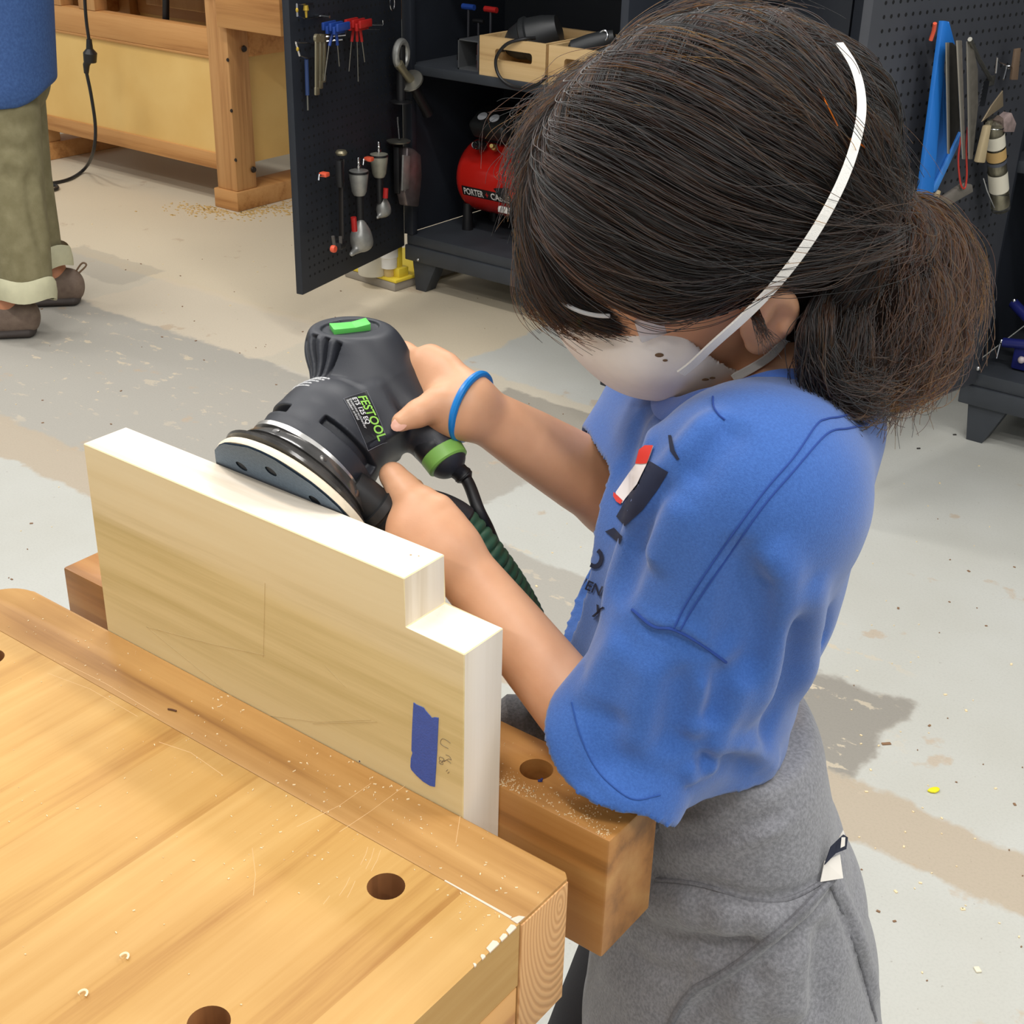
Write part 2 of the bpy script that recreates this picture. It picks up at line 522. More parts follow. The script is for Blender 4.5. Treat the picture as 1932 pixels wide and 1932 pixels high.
def drop_loose(V, Q):
    used = np.unique(Q); m = np.full(len(V), -1); m[used] = np.arange(len(used))
    return V[used], m[Q]
def sdf_obj(name, prims, h, mat, parent=None, it=1, keep=None, solid=0.0, **kw):
    V, Q = sdf_arrays(prims, h, **kw)
    V = relax(V, Q, it)
    if keep is not None:
        f = keep(V[Q].mean(1)); Q = Q[f]; V, Q = drop_loose(V, Q)
    me = mesh_from(name, V, Q)
    me.shade_smooth()
    o = link_mesh(name, me, mat, parent)
    if solid:
        md = o.modifiers.new('thick', 'SOLIDIFY'); md.thickness = solid; md.offset = -1
    return o
def cast_many(prims, px, t0=0.3, t1=3.0, step=0.7):
    """first hits of many sight lines with an implicit surface; rows that miss come back as nan"""
    px = np.asarray(px, float)
    d = np.array([ray_dir(x, y) for x, y in px]); d /= np.linalg.norm(d, axis=1)[:, None]
    t = np.full(len(d), t0); live = np.ones(len(d), bool); hit = np.zeros(len(d), bool)
    for _ in range(160):
        i = np.where(live)[0]
        if not len(i): break
        v = field(prims, (EYE + d[i] * t[i][:, None]).astype(F32))
        h = v < 0.0004
        hit[i[h]] = True; live[i[h]] = False
        t[i] += np.where(h, 0, np.maximum(v * step, 0.0004))
        live[t > t1] = False
    out = EYE + d * t[:, None]; out[~hit] = np.nan
    return out
def cast(prims, x, y, t0=0.3, t1=3.0):
    h = cast_many(prims, [(x, y)], t0, t1)[0]
    return None if np.isnan(h[0]) else h
def normals_at(prims, Pn, e=0.0012):
    Pn = np.asarray(Pn, F32); g = np.zeros((len(Pn), 3))
    for k in range(3):
        o = np.zeros(3, F32); o[k] = e
        g[:, k] = field(prims, Pn + o) - field(prims, Pn - o)
    return g / (np.linalg.norm(g, axis=1)[:, None] + 1e-12)
# ------------------------------------------------------------------ the room
def floor_material():
    m, nt, b = base_mat('painted_concrete')
    L = nt.links
    tc = nn(nt, 'ShaderNodeTexCoord')
    def noise(scale, detail=4, rough=0.55, stretch=(1, 1, 1)):
        mp = nn(nt, 'ShaderNodeMapping'); mp.inputs['Scale'].default_value = stretch
        L.new(tc.outputs['Object'], mp.inputs['Vector'])
        n = nn(nt, 'ShaderNodeTexNoise'); n.inputs['Scale'].default_value = scale; n.inputs['Detail'].default_value = detail; n.inputs['Roughness'].default_value = rough
        L.new(mp.outputs[0], n.inputs['Vector']); return n
    def math_(op, a, c):
        n = nn(nt, 'ShaderNodeMath', operation=op)
        for i, x in enumerate((a, c)):
            if isinstance(x, (int, float)): n.inputs[i].default_value = x
            elif x is not None: L.new(x, n.inputs[i])
        return n.outputs[0]
    # wobbling paint edges
    wob = noise(9.0, 4); wob2 = noise(60.0, 3)
    sep = nn(nt, 'ShaderNodeSeparateXYZ'); L.new(tc.outputs['Object'], sep.inputs[0])
    w1 = math_('MULTIPLY_ADD', wob.outputs['Fac'], 0.08); 
    dn = nn(nt, 'ShaderNodeSeparateXYZ'); L.new(wob.outputs['Color'], dn.inputs[0])
    dn2 = nn(nt, 'ShaderNodeSeparateXYZ'); L.new(wob2.outputs['Color'], dn2.inputs[0])
    def wobble(c, a, a2):
        t = math_('MULTIPLY', math_('SUBTRACT', a, 0.5), 0.07)
        t2 = math_('MULTIPLY', math_('SUBTRACT', a2, 0.5), 0.02)
        return math_('ADD', math_('ADD', c, t), t2)
    X = wobble(sep.outputs[0], dn.outputs[0], dn2.outputs[0]); Y = wobble(sep.outputs[1], dn.outputs[1], dn2.outputs[1])
    def rect(x0, x1, y0, y1, soft=0.006):
        d = None
        for c, lo, hi in ((X, x0, x1), (Y, y0, y1)):
            q = math_('SUBTRACT', math_('ABSOLUTE', math_('SUBTRACT', c, (lo + hi) / 2), None), (hi - lo) / 2)
            d = q if d is None else math_('MAXIMUM', d, q)
        mr = nn(nt, 'ShaderNodeMapRange'); mr.inputs['From Min'].default_value = soft; mr.inputs['From Max'].default_value = -soft
        L.new(d, mr.inputs['Value']); return mr.outputs[0]
    def mixc(a, c, f, blend='MIX'):
        n = nn(nt, 'ShaderNodeMix'); n.data_type = 'RGBA'; n.blend_type = blend
        for i, x in ((6, a), (7, c)):
            if isinstance(x, tuple): n.inputs[i].default_value = x
            else: L.new(x, n.inputs[i])
        if isinstance(f, (int, float)): n.inputs[0].default_value = f
        else: L.new(f, n.inputs[0])
        return n.outputs[2]
    def ramp(fac, p0, p1):
        r = nn(nt, 'ShaderNodeMapRange'); r.inputs['From Min'].default_value = p0; r.inputs['From Max'].default_value = p1
        L.new(fac, r.inputs['Value']); return r.outputs[0]
    paint = lin((188, 187, 178)); grey = lin((170, 165, 155)); tan = lin((182, 168, 148)); dust = lin((196, 180, 157)); dark = lin((143, 138, 129))
    col = mixc(paint, lin((195, 195, 188)), ramp(noise(2.3, 3).outputs['Fac'], 0.35, 0.65))
    for (x0, x1, y0, y1, c, f) in (
        (-6.0, -1.68, 2.44, 2.78, lin((204, 192, 170)), 0.75),
        (-6.0, -2.25, 2.74, 5.2, lin((212, 197, 170)), 0.9),
        (-2.62, -1.68, 2.10, 2.46, lin((200, 192, 178)), 0.85),
        (-6.0, -1.66, 1.74, 2.445, grey, 0.92), (-1.7, -0.61, 1.755, 2.025, grey, 0.9),
        (-2.05, -1.66, 2.56, 2.73, dark, 0.7), (-3.95, -3.5, 2.62, 2.81, dark, 0.32), (-3.45, -2.7, 2.44, 2.76, lin((212, 198, 176)), 0.6),
        (-0.86, -0.615, 1.76, 2.02, dark, 0.8),
        (-6.0, 1.5, 1.625, 1.762, tan, 0.95)):
        col = mixc(col, c, math_('MULTIPLY', rect(x0, x1, y0, y1), f))
    # flaking: pale patches of bare filler inside the greys, tan stains on the paint
    fl = ramp(noise(16.0, 6, 0.62, (1, 1.7, 1)).outputs['Fac'], 0.60, 0.63)
    zone = ramp(noise(2.0, 2).outputs['Fac'], 0.42, 0.55)
    inG = math_('MAXIMUM', rect(-6.0, -1.66, 1.74, 2.445, 0.05), rect(-2.2, -0.6, 1.74, 2.2, 0.05))
    col = mixc(col, lin((206, 192, 168)), math_('MULTIPLY', math_('MULTIPLY', fl, zone), math_('MULTIPLY', inG, 0.9)))
    st = ramp(noise(7.0, 5, 0.6).outputs['Fac'], 0.64, 0.68)
    col = mixc(col, lin((186, 164, 138)), math_('MULTIPLY', st, 0.6))
    sp = ramp(noise(90.0, 2).outputs['Fac'], 0.72, 0.76)
    col = mixc(col, lin((120, 108, 92)), math_('MULTIPLY', sp, 0.35))
    gr = noise(220.0, 2)
    col = mixc(col, (0.82, 0.82, 0.82, 1), math_('MULTIPLY', ramp(gr.outputs['Fac'], 0.45, 0.75), 0.35), 'MULTIPLY')
    L.new(col, b.inputs['Base Color'])
    b.inputs['Roughness'].default_value = 0.55
    b.inputs['Specular IOR Level'].default_value = 0.35
    bp = nn(nt, 'ShaderNodeBump'); bp.inputs['Strength'].default_value = 0.25; bp.inputs['Distance'].default_value = 0.002
    L.new(noise(40.0, 5).outputs['Fac'], bp.inputs['Height']); L.new(bp.outputs[0], b.inputs['Normal'])
    return m
fl = MB().box2((-9, -4, -0.12), (4.5, 7.2, 0)).obj('floor', floor_material(), smooth=0)
tag(fl, kind='structure')
wall_paint = MAT('wall_paint', (226, 224, 216), 0.8, var=0.03, vscale=3)
for n, lo, hi in (('wall_back', (-9, 7.2, 0), (4.5, 7.35, 3.6)), ('wall_left', (-9.15, -4, 0), (-9, 7.35, 3.6))):
    tag(MB().box2(lo, hi).obj(n, wall_paint, smooth=0), kind='structure')

# fluorescent battens over the shop
lamp_white = MAT('lamp_housing_white', (235, 235, 232), 0.4)
m_tube, _nt, _b = base_mat('fluorescent_tube')
_b.inputs['Emission Color'].default_value = (1, 0.98, 0.95, 1); _b.inputs['Emission Strength'].default_value = 3.0
for i, (x, y) in enumerate(LAMP_ROWS):
    t = thing('ceiling_light', 'white fluorescent batten hung above the shop floor', 'light', (x, y, LAMP_Z), group='fluorescent battens overhead')
    mb = MB(); mb.box((x, y, LAMP_Z + 0.05), (1.25, 0.16, 0.05), 0.008)
    for sx in (-0.45, 0.45): mb.tube([(x + sx, y, LAMP_Z + 0.07), (x + sx, y, LAMP_Z + 0.55)], 0.004, 6)
    mb.obj('housing', lamp_white, t)
    for sy in (-0.04, 0.04):
        MB().tube([(x - 0.6, y + sy, LAMP_Z + 0.008), (x + 0.6, y + sy, LAMP_Z + 0.008)], 0.013, 10).obj('lamp_tube', m_tube, t)
    ld = bpy.data.lights.new('ceiling_light', 'AREA'); ld.shape = 'RECTANGLE'; ld.size = 1.2; ld.size_y = 0.16
    ld.energy = LAMP_POWER; ld.color = (1.0, 0.975, 0.94)
    lo = bpy.data.objects.new('lamp_glow', ld); COL.objects.link(lo); lo.parent = t; lo.location = (0, 0, -0.012)
# ------------------------------------------------------------------ workbench with end vise
BZ = 0.85
bench = thing('workbench', 'honey coloured beech workbench in the foreground with dog holes and an end vise', 'workbench', (-0.575, -0.2, 0))
beech = WOOD('beech_boards', (200, 161, 100), (189, 147, 84), (164, 118, 62), axis=1, scale=1.0, rough=0.5, ring=10, blotch=0.10, ringmix=0.24, spec=0.25)
beech_x = WOOD('beech_end_board', (190, 147, 90), (172, 128, 72), (140, 98, 54), axis=0, scale=1.0, rough=0.46, ring=20, blotch=0.16, ringmix=0.3, spec=0.3)
beech_chop = WOOD('beech_vise_jaw', (188, 138, 78), (172, 118, 60), (140, 94, 46), axis=0, scale=1.0, rough=0.4, ring=12, blotch=0.08, ringmix=0.35, coat=0.1)
hole_dark = WOOD('beech_dog_hole', (178, 126, 80), (160, 108, 64), (130, 86, 50), axis=2, rough=0.6)
X0, X1, YE, YB = -0.835, -0.320, 0.4987, 0.4505
def slab_with_holes(name, x0, x1, y0, y1, z0, z1, holes, r, mat, parent, notch_corner=None, bev=0.0):
    """board whose round holes go right through: ring of quads round each hole"""
    mb = MB(); bm = mb.bm
    if not holes:
        mb.box2((x0, y0, z0), (x1, y1, z1), bev); return mb.obj(name, mat, parent)
    # split along y into cells, one per hole
    ys = sorted(h[1] for h in holes); cuts = [y0] + [(a + b) / 2 for a, b in zip(ys, ys[1:])] + [y1]
    n = 32
    for (hx, hy), ya, yb in zip(sorted(holes, key=lambda h: h[1]), cuts, cuts[1:]):
        ang = np.linspace(0, 2 * math.pi, n, endpoint=False) + math.pi / n
        inner = [(hx + r * math.cos(t), hy + r * math.sin(t)) for t in ang]
        outer = []
        for t in ang:
            c, s = math.cos(t), math.sin(t)
            k = min((((x1 if c > 0 else x0) - hx) / c) if abs(c) > 1e-6 else 1e9, (((yb if s > 0 else ya) - hy) / s) if abs(s) > 1e-6 else 1e9)
            outer.append((hx + c * k, hy + s * k))
        # force the cell corners
        for cx in (x0, x1):
            for cy in (ya, yb):
                j = min(range(n), key=lambda j: (outer[j][0] - cx) ** 2 + (outer[j][1] - cy) ** 2); outer[j] = (cx, cy)
        vt = [[bm.verts.new((p[0], p[1], z)) for p in ring] for z in (z1, z0) for ring in (inner, outer)]
        it, ot, ib, ob = vt
        for j in range(n):
            q = (j + 1) % n
            bm.faces.new((it[j], ot[j], ot[q], it[q])); bm.faces.new((ib[q], ob[q], ob[j], ib[j]))
            f = bm.faces.new((it[q], ib[q], ib[j], it[j])); f.material_index = 1
            a, b2 = outer[j], outer[q]
            on_cut = (abs(a[1] - b2[1]) < 1e-9 and a[1] in (ya, yb) and a[1] not in (y0, y1))
            if not on_cut: bm.faces.new((ot[j], ob[j], ob[q], ot[q]))
    bmesh.ops.remove_doubles(bm, verts=bm.verts[:], dist=1e-6)
    return mb.obj(name, [mat, hole_dark], parent, smooth=30)
R_DOG = 0.0106
edges = [X0, -0.795, -0.722, -0.655, -0.584, -0.518, -0.452, -0.3585, X1]
for i in range(len(edges) - 1):
    a, c = edges[i], edges[i + 1]
    hs = []
    if i == 6: hs = [(-0.3945, 0.427), (-0.3985, 0.3026), (-0.3985, 0.178), (-0.3985, 0.053), (-0.3985, -0.072)]
    if i == 1: hs = [(-0.758, 0.425), (-0.758, 0.3), (-0.758, 0.175), (-0.758, 0.05), (-0.758, -0.075)]
    dz = 0.0
    slab_with_holes('plank', a, c, -0.35, YB - 0.0004, BZ - 0.045, BZ + dz, hs, R_DOG, beech, bench)
# bread-board end: its outer corners are rounded
mb = MB()
rc = 0.026
pts = [(X1, YB), (X1, YE - 0.004), (X1 - 0.004, YE)]
for t in np.linspace(0, math.pi / 2, 8): pts.append((X0 + rc - rc * math.sin(t), YE - rc + rc * math.cos(t)))
pts += [(X0, YB)]
mb.prism([(p[0], p[1], BZ - 0.091) for p in pts], (0, 0, 0.091), bev=0.0015)
mb.obj('end_board', beech_x, bench)
# growth rings on the sawn end of the bread-board
m_ring, nt, b = base_mat('end_grain')
tc = nn(nt, 'ShaderNodeTexCoord'); mp = nn(nt, 'ShaderNodeMapping')
mp.inputs['Location'].default_value = (0, -1.5114, -0.836); nt.links.new(tc.outputs['Object'], mp.inputs['Vector'])
mp.inputs['Scale'].default_value = (0.0, 2.2, 1.0)
ns = nn(nt, 'ShaderNodeTexNoise'); ns.inputs['Scale'].default_value = 14
nt.links.new(tc.outputs['Object'], ns.inputs['Vector'])
wv = nn(nt, 'ShaderNodeTexWave', wave_type='RINGS', rings_direction='X'); wv.inputs['Scale'].default_value = 52; wv.inputs['Distortion'].default_value = 1.6; wv.inputs['Detail'].default_value = 2; wv.inputs['Detail Scale'].default_value = 0.6
nt.links.new(mp.outputs[0], wv.inputs['Vector'])
rp = nn(nt, 'ShaderNodeValToRGB'); rp.color_ramp.elements[0].color = lin((196, 144, 90)); rp.color_ramp.elements[0].position = 0.1
rp.color_ramp.elements[1].color = lin((216, 166, 110)); rp.color_ramp.elements[1].position = 0.7
nt.links.new(wv.outputs['Fac'], rp.inputs[0]); nt.links.new(rp.outputs[0], b.inputs['Base Color']); b.inputs['Roughness'].default_value = 0.5
bp = nn(nt, 'ShaderNodeBump'); bp.inputs['Strength'].default_value = 0.3; bp.inputs['Distance'].default_value = 0.0008
nt.links.new(wv.outputs['Fac'], bp.inputs['Height']); nt.links.new(bp.outputs[0], b.inputs['Normal'])
mb = MB().box2((X1 - 0.004, YB + 0.0006, BZ - 0.0895), (X1 + 0.0009, YE - 0.0045, BZ - 0.0018), 0.0004)
mb.obj('end_grain_face', m_ring, bench, origin=None)
# side apron, frame and legs below
beech_side = WOOD('beech_side', (226, 176, 112), (214, 160, 94), (186, 130, 74), axis=1, scale=1.0, rough=0.42, blotch=0.08)
for (y0, y1) in ((0.391, YB - 0.0004), (0.20, 0.3895), (-0.35, 0.1995)):
    MB().box2((X1 - 0.032, y0, BZ - 0.118), (X1 - 0.0002, y1, BZ - 0.0462), 0.0012).obj('side_board', beech_side, bench)
MB().box2((X0, -0.35, BZ - 0.118), (X0 + 0.032, YB - 0.0004, BZ - 0.0462), 0.0012).obj('side_board', beech_side, bench)
for x in (-0.75, -0.41):
    for y in (-0.25, 0.30):
        MB().box2((x - 0.03, y - 0.035, 0.06), (x + 0.03, y + 0.035, BZ - 0.0462), 0.003).obj('leg', beech_side, bench)
    MB().box2((x - 0.035, -0.33, 0.0), (x + 0.035, 0.38, 0.0595), 0.004).obj('foot', beech_side, bench)
MB().box2((-0.72, 0.26, 0.2), (-0.44, 0.29, 0.32), 0.003).obj('stretcher', beech_side, bench)
# outer vise jaw with its own dog holes, riding on two steel bars
JX0, JX1, JY0, JY1 = -0.823, -0.3185, 0.5347, 0.5895
steel = MAT('bright_steel', (150, 150, 152), 0.3, 1.0)
mb = MB(); bm = mb.bm
slab = []
hx, hy = -0.391, 0.5622
def jaw(parent):
    mb = MB(); bm = mb.bm; n = 32; r = 0.0105
    hs = [(-0.391, hy), (-0.75, hy)]
    cutsx = [JX0, -0.571, JX1]
    for (cx, cy), xa, xb in zip(sorted(hs), cutsx, cutsx[1:]):
        ang = np.linspace(0, 2 * math.pi, n, endpoint=False) + math.pi / n
        inner = [(cx + r * math.cos(t), cy + r * math.sin(t)) for t in ang]; outer = []
        for t in ang:
            c, s = math.cos(t), math.sin(t)
            k = min(((xb if c > 0 else xa) - cx) / c if abs(c) > 1e-6 else 1e9, ((JY1 if s > 0 else JY0) - cy) / s if abs(s) > 1e-6 else 1e9)
            outer.append((cx + c * k, cy + s * k))
        for qx in (xa, xb):
            for qy in (JY0, JY1):
                j = min(range(n), key=lambda j: (outer[j][0] - qx) ** 2 + (outer[j][1] - qy) ** 2); outer[j] = (qx, qy)
        z1, zf, z0 = BZ, BZ - 0.02, BZ - 0.091
        it = [bm.verts.new((p[0], p[1], z1)) for p in inner]; ot = [bm.verts.new((p[0], p[1], z1)) for p in outer]
        ib = [bm.verts.new((p[0], p[1], zf)) for p in inner]; ob = [bm.verts.new((p[0], p[1], z0)) for p in outer]
        for j in range(n):
            q = (j + 1) % n
            bm.faces.new((it[j], ot[j], ot[q], it[q]))
            bm.faces.new((it[q], ib[q], ib[j], it[j]))
            a, b2 = outer[j], outer[q]
            if not (abs(a[0] - b2[0]) < 1e-9 and abs(a[0] + 0.571) < 1e-9): bm.faces.new((ot[j], ob[j], ob[q], ot[q]))
        f = bm.faces.new(ib); f.material_index = 1
        bm.faces.new(ob[::-1])
    bmesh.ops.remove_doubles(bm, verts=bm.verts[:], dist=1e-6)
    es = [e for e in bm.edges if len(e.link_faces) == 2 and e.calc_face_angle(0) > 1.2 and all(abs(v.co.x - JX0) < 1e-4 or abs(v.co.x - JX1) < 1e-4 or abs(v.co.y - JY0) < 1e-4 or abs(v.co.y - JY1) < 1e-4 for v in e.verts)]
    bmesh.ops.bevel(bm, geom=es, offset=0.0018, segments=2, profile=0.5, affect='EDGES')
    return mb.obj('vise_jaw', [beech_chop, MAT('dog_plug', (158, 112, 72), 0.55, var=0.1, vscale=60)], parent, smooth=30)
jaw(bench)
for x in (-0.70, -0.44): MB().tube([(x, 0.15, BZ - 0.155), (x, 0.585, BZ - 0.155)], 0.009, 14).obj('guide_bar', steel, bench)
mb = MB().tube([(-0.571, 0.15, BZ - 0.14), (-0.571, 0.66, BZ - 0.14)], 0.011, 14)
mb.tube([(-0.571, 0.59, BZ - 0.14), (-0.571, 0.67, BZ - 0.14)], 0.02, 16); mb.obj('vise_screw', steel, bench)
MB().tube([(-0.66, 0.65, BZ - 0.185), (-0.47, 0.65, BZ - 0.095)], 0.008, 12).obj('vise_handle', beech_side, bench)
# dowel joint line by the bread-board: dried glue and paint smears sit on the bench
smear = MAT('dried_glue', (220, 200, 180), 0.6, var=0.06, vscale=90)
def flake(pts, z, name, mat, parent, h=0.0006):
    return MB().prism([(p[0], p[1], z) for p in pts], (0, 0, h)).obj(name, mat, parent, smooth=0)
flake([(-0.372, 0.4500), (-0.326, 0.4496), (-0.326, 0.4512), (-0.372, 0.4509)], BZ, 'glue_line', smear, bench, 0.0004)
flake([(-0.3258, 0.4492), (-0.3207, 0.4488), (-0.3205, 0.4555), (-0.3235, 0.4540)], BZ, 'glue_smear', smear, bench)
mb = MB()
for y0, y1, w in ((0.4470, 0.4400, 0.0030), (0.4392, 0.4335, 0.0022), (0.4320, 0.4235, 0.0034), (0.4205, 0.4172, 0.0020), (0.4130, 0.4108, 0.0016)):
    mb.prism([(X1 - w, y0 - 0.0008, BZ - 0.0003), (X1 - w * 0.4, y0, BZ - 0.0003), (X1 + 0.0006, y0 - 0.0006, BZ - 0.0003), (X1 + 0.0006, y1, BZ - 0.0003), (X1 - w * 0.8, y1 + 0.0012, BZ - 0.0003)], (0, 0, 0.0009))
mb.obj('glue_smear', smear, bench, smooth=0)

# ------------------------------------------------------------------ workpiece
poplar = WOOD('poplar', (234, 220, 182), (226, 209, 166), (206, 188, 140), axis=0, scale=0.8, rough=0.55, ring=14, ringmix=0.26, bump=0.06, spec=0.25)
nt = poplar.node_tree; b = nt.nodes['Principled BSDF']; src = b.inputs['Base Color'].links[0].from_socket
tc = nn(nt, 'ShaderNodeTexCoord'); sx = nn(nt, 'ShaderNodeSeparateXYZ'); nt.links.new(tc.outputs['Object'], sx.inputs[0])
nz = nn(nt, 'ShaderNodeTexNoise'); nz.inputs['Scale'].default_value = 3.0; nt.links.new(tc.outputs['Object'], nz.inputs['Vector'])
ad = nn(nt, 'ShaderNodeMath', operation='MULTIPLY_ADD'); ad.inputs[1].default_value = 0.03; nt.links.new(nz.outputs['Fac'], ad.inputs[0]); nt.links.new(sx.outputs[2], ad.inputs[2])
mr = nn(nt, 'ShaderNodeMapRange'); mr.inputs['From Min'].default_value = 0.232; mr.inputs['From Max'].default_value = 0.222; nt.links.new(ad.outputs[0], mr.inputs['Value'])
mx = nn(nt, 'ShaderNodeMix'); mx.data_type = 'RGBA'; mx.blend_type = 'MULTIPLY'; mx.inputs[7].default_value = (0.945, 0.92, 0.80, 1)   # greener heartwood below the pale sapwood
nt.links.new(mr.outputs[0], mx.inputs[0]); nt.links.new(src, mx.inputs[6]); nt.links.new(mx.outputs[2], b.inputs['Base Color'])
poplar_top = WOOD('poplar_sanded', (246, 236, 222), (242, 229, 210), (228, 210, 186), axis=0, scale=0.9, rough=0.6, ring=10, ringmix=0.25, bump=0.06, spec=0.2)
poplar_end = WOOD('poplar_end', (238, 228, 212), (230, 218, 198), (208, 192, 164), axis=2, scale=0.8, rough=0.62, ring=14, ringmix=0.3, bump=0.08, spec=0.2)
PX0, PX1, PXN, PY0, PY1, PZ1, PZN, PZ0 = -0.7243, -0.3984, -0.4418, 0.4990, 0.5345, 0.9957, 0.9633, 0.732
work = thing('poplar_board', 'pale notched poplar board clamped upright in the end vise under the sander', 'board', ((PX0 + PX1) / 2, (PY0 + PY1) / 2, PZ0))
mb = MB(); bm = mb.bm
prof = [(PX0, PZ0), (PX1, PZ0), (PX1, PZN), (PXN, PZN), (PXN, PZ1), (PX0, PZ1)]
fr = [bm.verts.new((x, PY0, z)) for x, z in prof]; bk = [bm.verts.new((x, PY1, z)) for x, z in prof]
bm.faces.new(fr); bm.faces.new(bk[::-1])
for i, mi in enumerate((0, 2, 1, 2, 1, 2)):
    f = bm.faces.new((fr[i], bk[i], bk[(i + 1) % 6], fr[(i + 1) % 6])); f.material_index = mi
bmesh.ops.bevel(bm, geom=bm.edges[:], offset=0.0006, segments=1, affect='EDGES')
mb.obj('plank', [poplar, poplar_top, poplar_end], work, smooth=0)
tape = MAT('blue_masking_tape', (62, 92, 178), 0.6, var=0.05, vscale=300, bump=0.3, bscale=900)
tp = [at_y(q[0], q[1], PY0) for q in [(781, 1325), (786, 1329), (793, 1332), (800, 1335), (804, 1341), (812, 1350), (815, 1354), (821, 1353), (828, 1354), (825, 1420), (821, 1484), (812, 1482), (799, 1474), (786, 1462), (777, 1452), (775, 1446), (776, 1430), (779, 1420), (777, 1415), (778, 1380), (780, 1340)]]
tb = MB().prism([p + np.array([0, -0.0001, 0]) for p in tp], (0, -0.00035, 0)).obj('masking_tape', tape, work, smooth=0)
tag(tb, 'torn strip of blue masking tape')
pencil = MAT('pencil_graphite', (118, 104, 84), 0.6)
pencil_soft = MAT('pencil_faint', (188, 164, 116), 0.6)
def stroke(pts, w, mat, y=PY0):
    mb = MB(); mb.tube([at_y(q[0], q[1], y) + np.array([0, -0.00008, 0]) for q in pts], w, 5)
    return mb
mb = MB()
def wr(pts): mb.tube([at_y(q[0], q[1], PY0) + np.array([0, -0.0001, 0]) for q in spline(np.array(pts), 14)], 0.00016, 5)
wr([(846, 1412), (838, 1408), (831, 1402), (834, 1394), (842, 1396), (850, 1402)])           # the 9, lying on its side
wr([(841, 1424), (848, 1427), (852, 1434)]); wr([(852, 1434), (846, 1432), (838, 1437)])      # a seven
wr([(831, 1440), (842, 1434), (851, 1440)])                                                   # the bar
wr([(836, 1430), (830, 1428), (829, 1433), (834, 1436), (838, 1433), (836, 1430)]); wr([(834, 1436), (836, 1442), (830, 1441), (829, 1436), (834, 1436)])
wr([(842, 1455), (845, 1452)]); wr([(845, 1459), (848, 1456)])
mb.obj('pencil_figures', pencil, work, smooth=0)
mb = MB()
for pts in ([(276, 1182), (360, 1250), (470, 1340)], [(276, 1182), (400, 1215), (500, 1236)], [(590, 1365), (712, 1362)], [(612, 1254), (652, 1296)], [(497, 1240), (500, 1100)], [(470, 1345), (600, 1362), (700, 1358)]):
    mb.tube([at_y(q[0], q[1], PY0) + np.array([0, -0.00006, 0]) for q in pts], 0.00013, 4)
mb.obj('pencil_line', pencil_soft, work, smooth=0)
knot = MAT('knot_brown', (170, 140, 84), 0.6)
for (px, py, s) in ((775, 1047, 0.0012), (790, 1049, 0.0009)):
    p = at_z(px, py, PZ1); MB().lathe(p - np.array([0, 0, 0.0003]), (0, 0, 1), [(0, s), (0.00036, s * 0.6)], 9).obj('knot', knot, work)

# ------------------------------------------------------------------ shavings and dust on the wood
chip_m = MAT('wood_chip', (236, 214, 172), 0.7)
mb = MB()
def speck(p, s, up=0.0006):
    a = rng.random() * 6.28; l = s * (0.7 + 1.2 * rng.random()); w = s * (0.25 + 0.4 * rng.random())
    ax = np.array([[math.cos(a), math.sin(a), 0], [-math.sin(a), math.cos(a), 0], [0, 0, 1.0]])
    mb.box((p[0], p[1], p[2] + up / 2), (l, w, up), 0, ax)
for (cx, cy, sx, sy, n, s) in ((620, 1300, 40, 60, 22, 1.0), (420, 1340, 40, 30, 26, 1.0), (770, 1475, 45, 22, 60, 1.0), (690, 1440, 80, 40, 60, 1.0), (560, 1500, 190, 110, 60, 0.9), (330, 1560, 260, 180, 60, 0.9), (640, 1560, 120, 60, 30, 0.8), (880, 1560, 50, 40, 25, 0.9), (270, 1260, 120, 50, 40, 0.9), (120, 1200, 80, 40, 26, 0.9), (960, 1700, 40, 30, 14, 1.0), (850, 1690, 60, 40, 16, 0.8)):
    for _ in range(n):
        p = at_z(cx + rng.normal() * sx, cy + rng.normal() * sy, BZ)
        if X0 + 0.03 < p[0] < X1 - 0.004 and p[1] < YE - 0.002 and min((p[0] - q[0]) ** 2 + (p[1] - q[1]) ** 2 for q in ((-0.3945, 0.427), (-0.3985, 0.3026), (-0.758, 0.425))) > 0.0118 ** 2: speck(p, 0.0009 * s * (0.4 + rng.random()))
ch = mb.obj('bench_shavings', chip_m, None, smooth=0, origin=(-0.5, 0.4, BZ))
tag(ch, 'pale sanding crumbs and chips scattered over the bench top', 'shavings', kind='stuff')
mb = MB()
for (cx, cy, sx, sy, n) in ((955, 1478, 12, 10, 90), (985, 1492, 25, 10, 90), (1040, 1515, 60, 22, 110), (1100, 1550, 40, 20, 110), (1140, 1572, 25, 8, 60), (985, 1400, 40, 25, 20)):
    for _ in range(n):
        p = at_z(cx + rng.normal() * sx, cy + rng.normal() * sy, BZ)
        if JX0 < p[0] < JX1 - 0.003 and JY0 + 0.001 < p[1] < JY1 - 0.002 and (p[0] + 0.391) ** 2 + (p[1] - hy) ** 2 > 0.0115 ** 2: speck(p, 0.00035 + 0.0007 * rng.random() ** 2, 0.0004)
ch = mb.obj('jaw_shavings', chip_m, None, smooth=0, origin=(-0.36, 0.56, BZ))
tag(ch, 'pale sanding dust lying on the vise jaw beside the elbow', 'shavings', kind='stuff')
for i, (px, py, lab) in enumerate(((235, 1809, 'curled pale wood shaving on the bench top, the farther of two'), (157, 1879, 'curled pale wood shaving on the bench top, the nearer of two'))):
    c = at_z(px, py, BZ)
    pts = [c + np.array([0.0019 * math.cos(a) * (1 - a / 12), 0.0023 * math.sin(a), 0.0012 + 0.0004 * a]) for a in np.linspace(0, 5, 12)]
    tag(MB().tube(pts, 0.0006, 6, flat=0.4).obj('wood_shaving', chip_m, None, origin=c), lab, 'shaving', 'curled shavings on the bench')
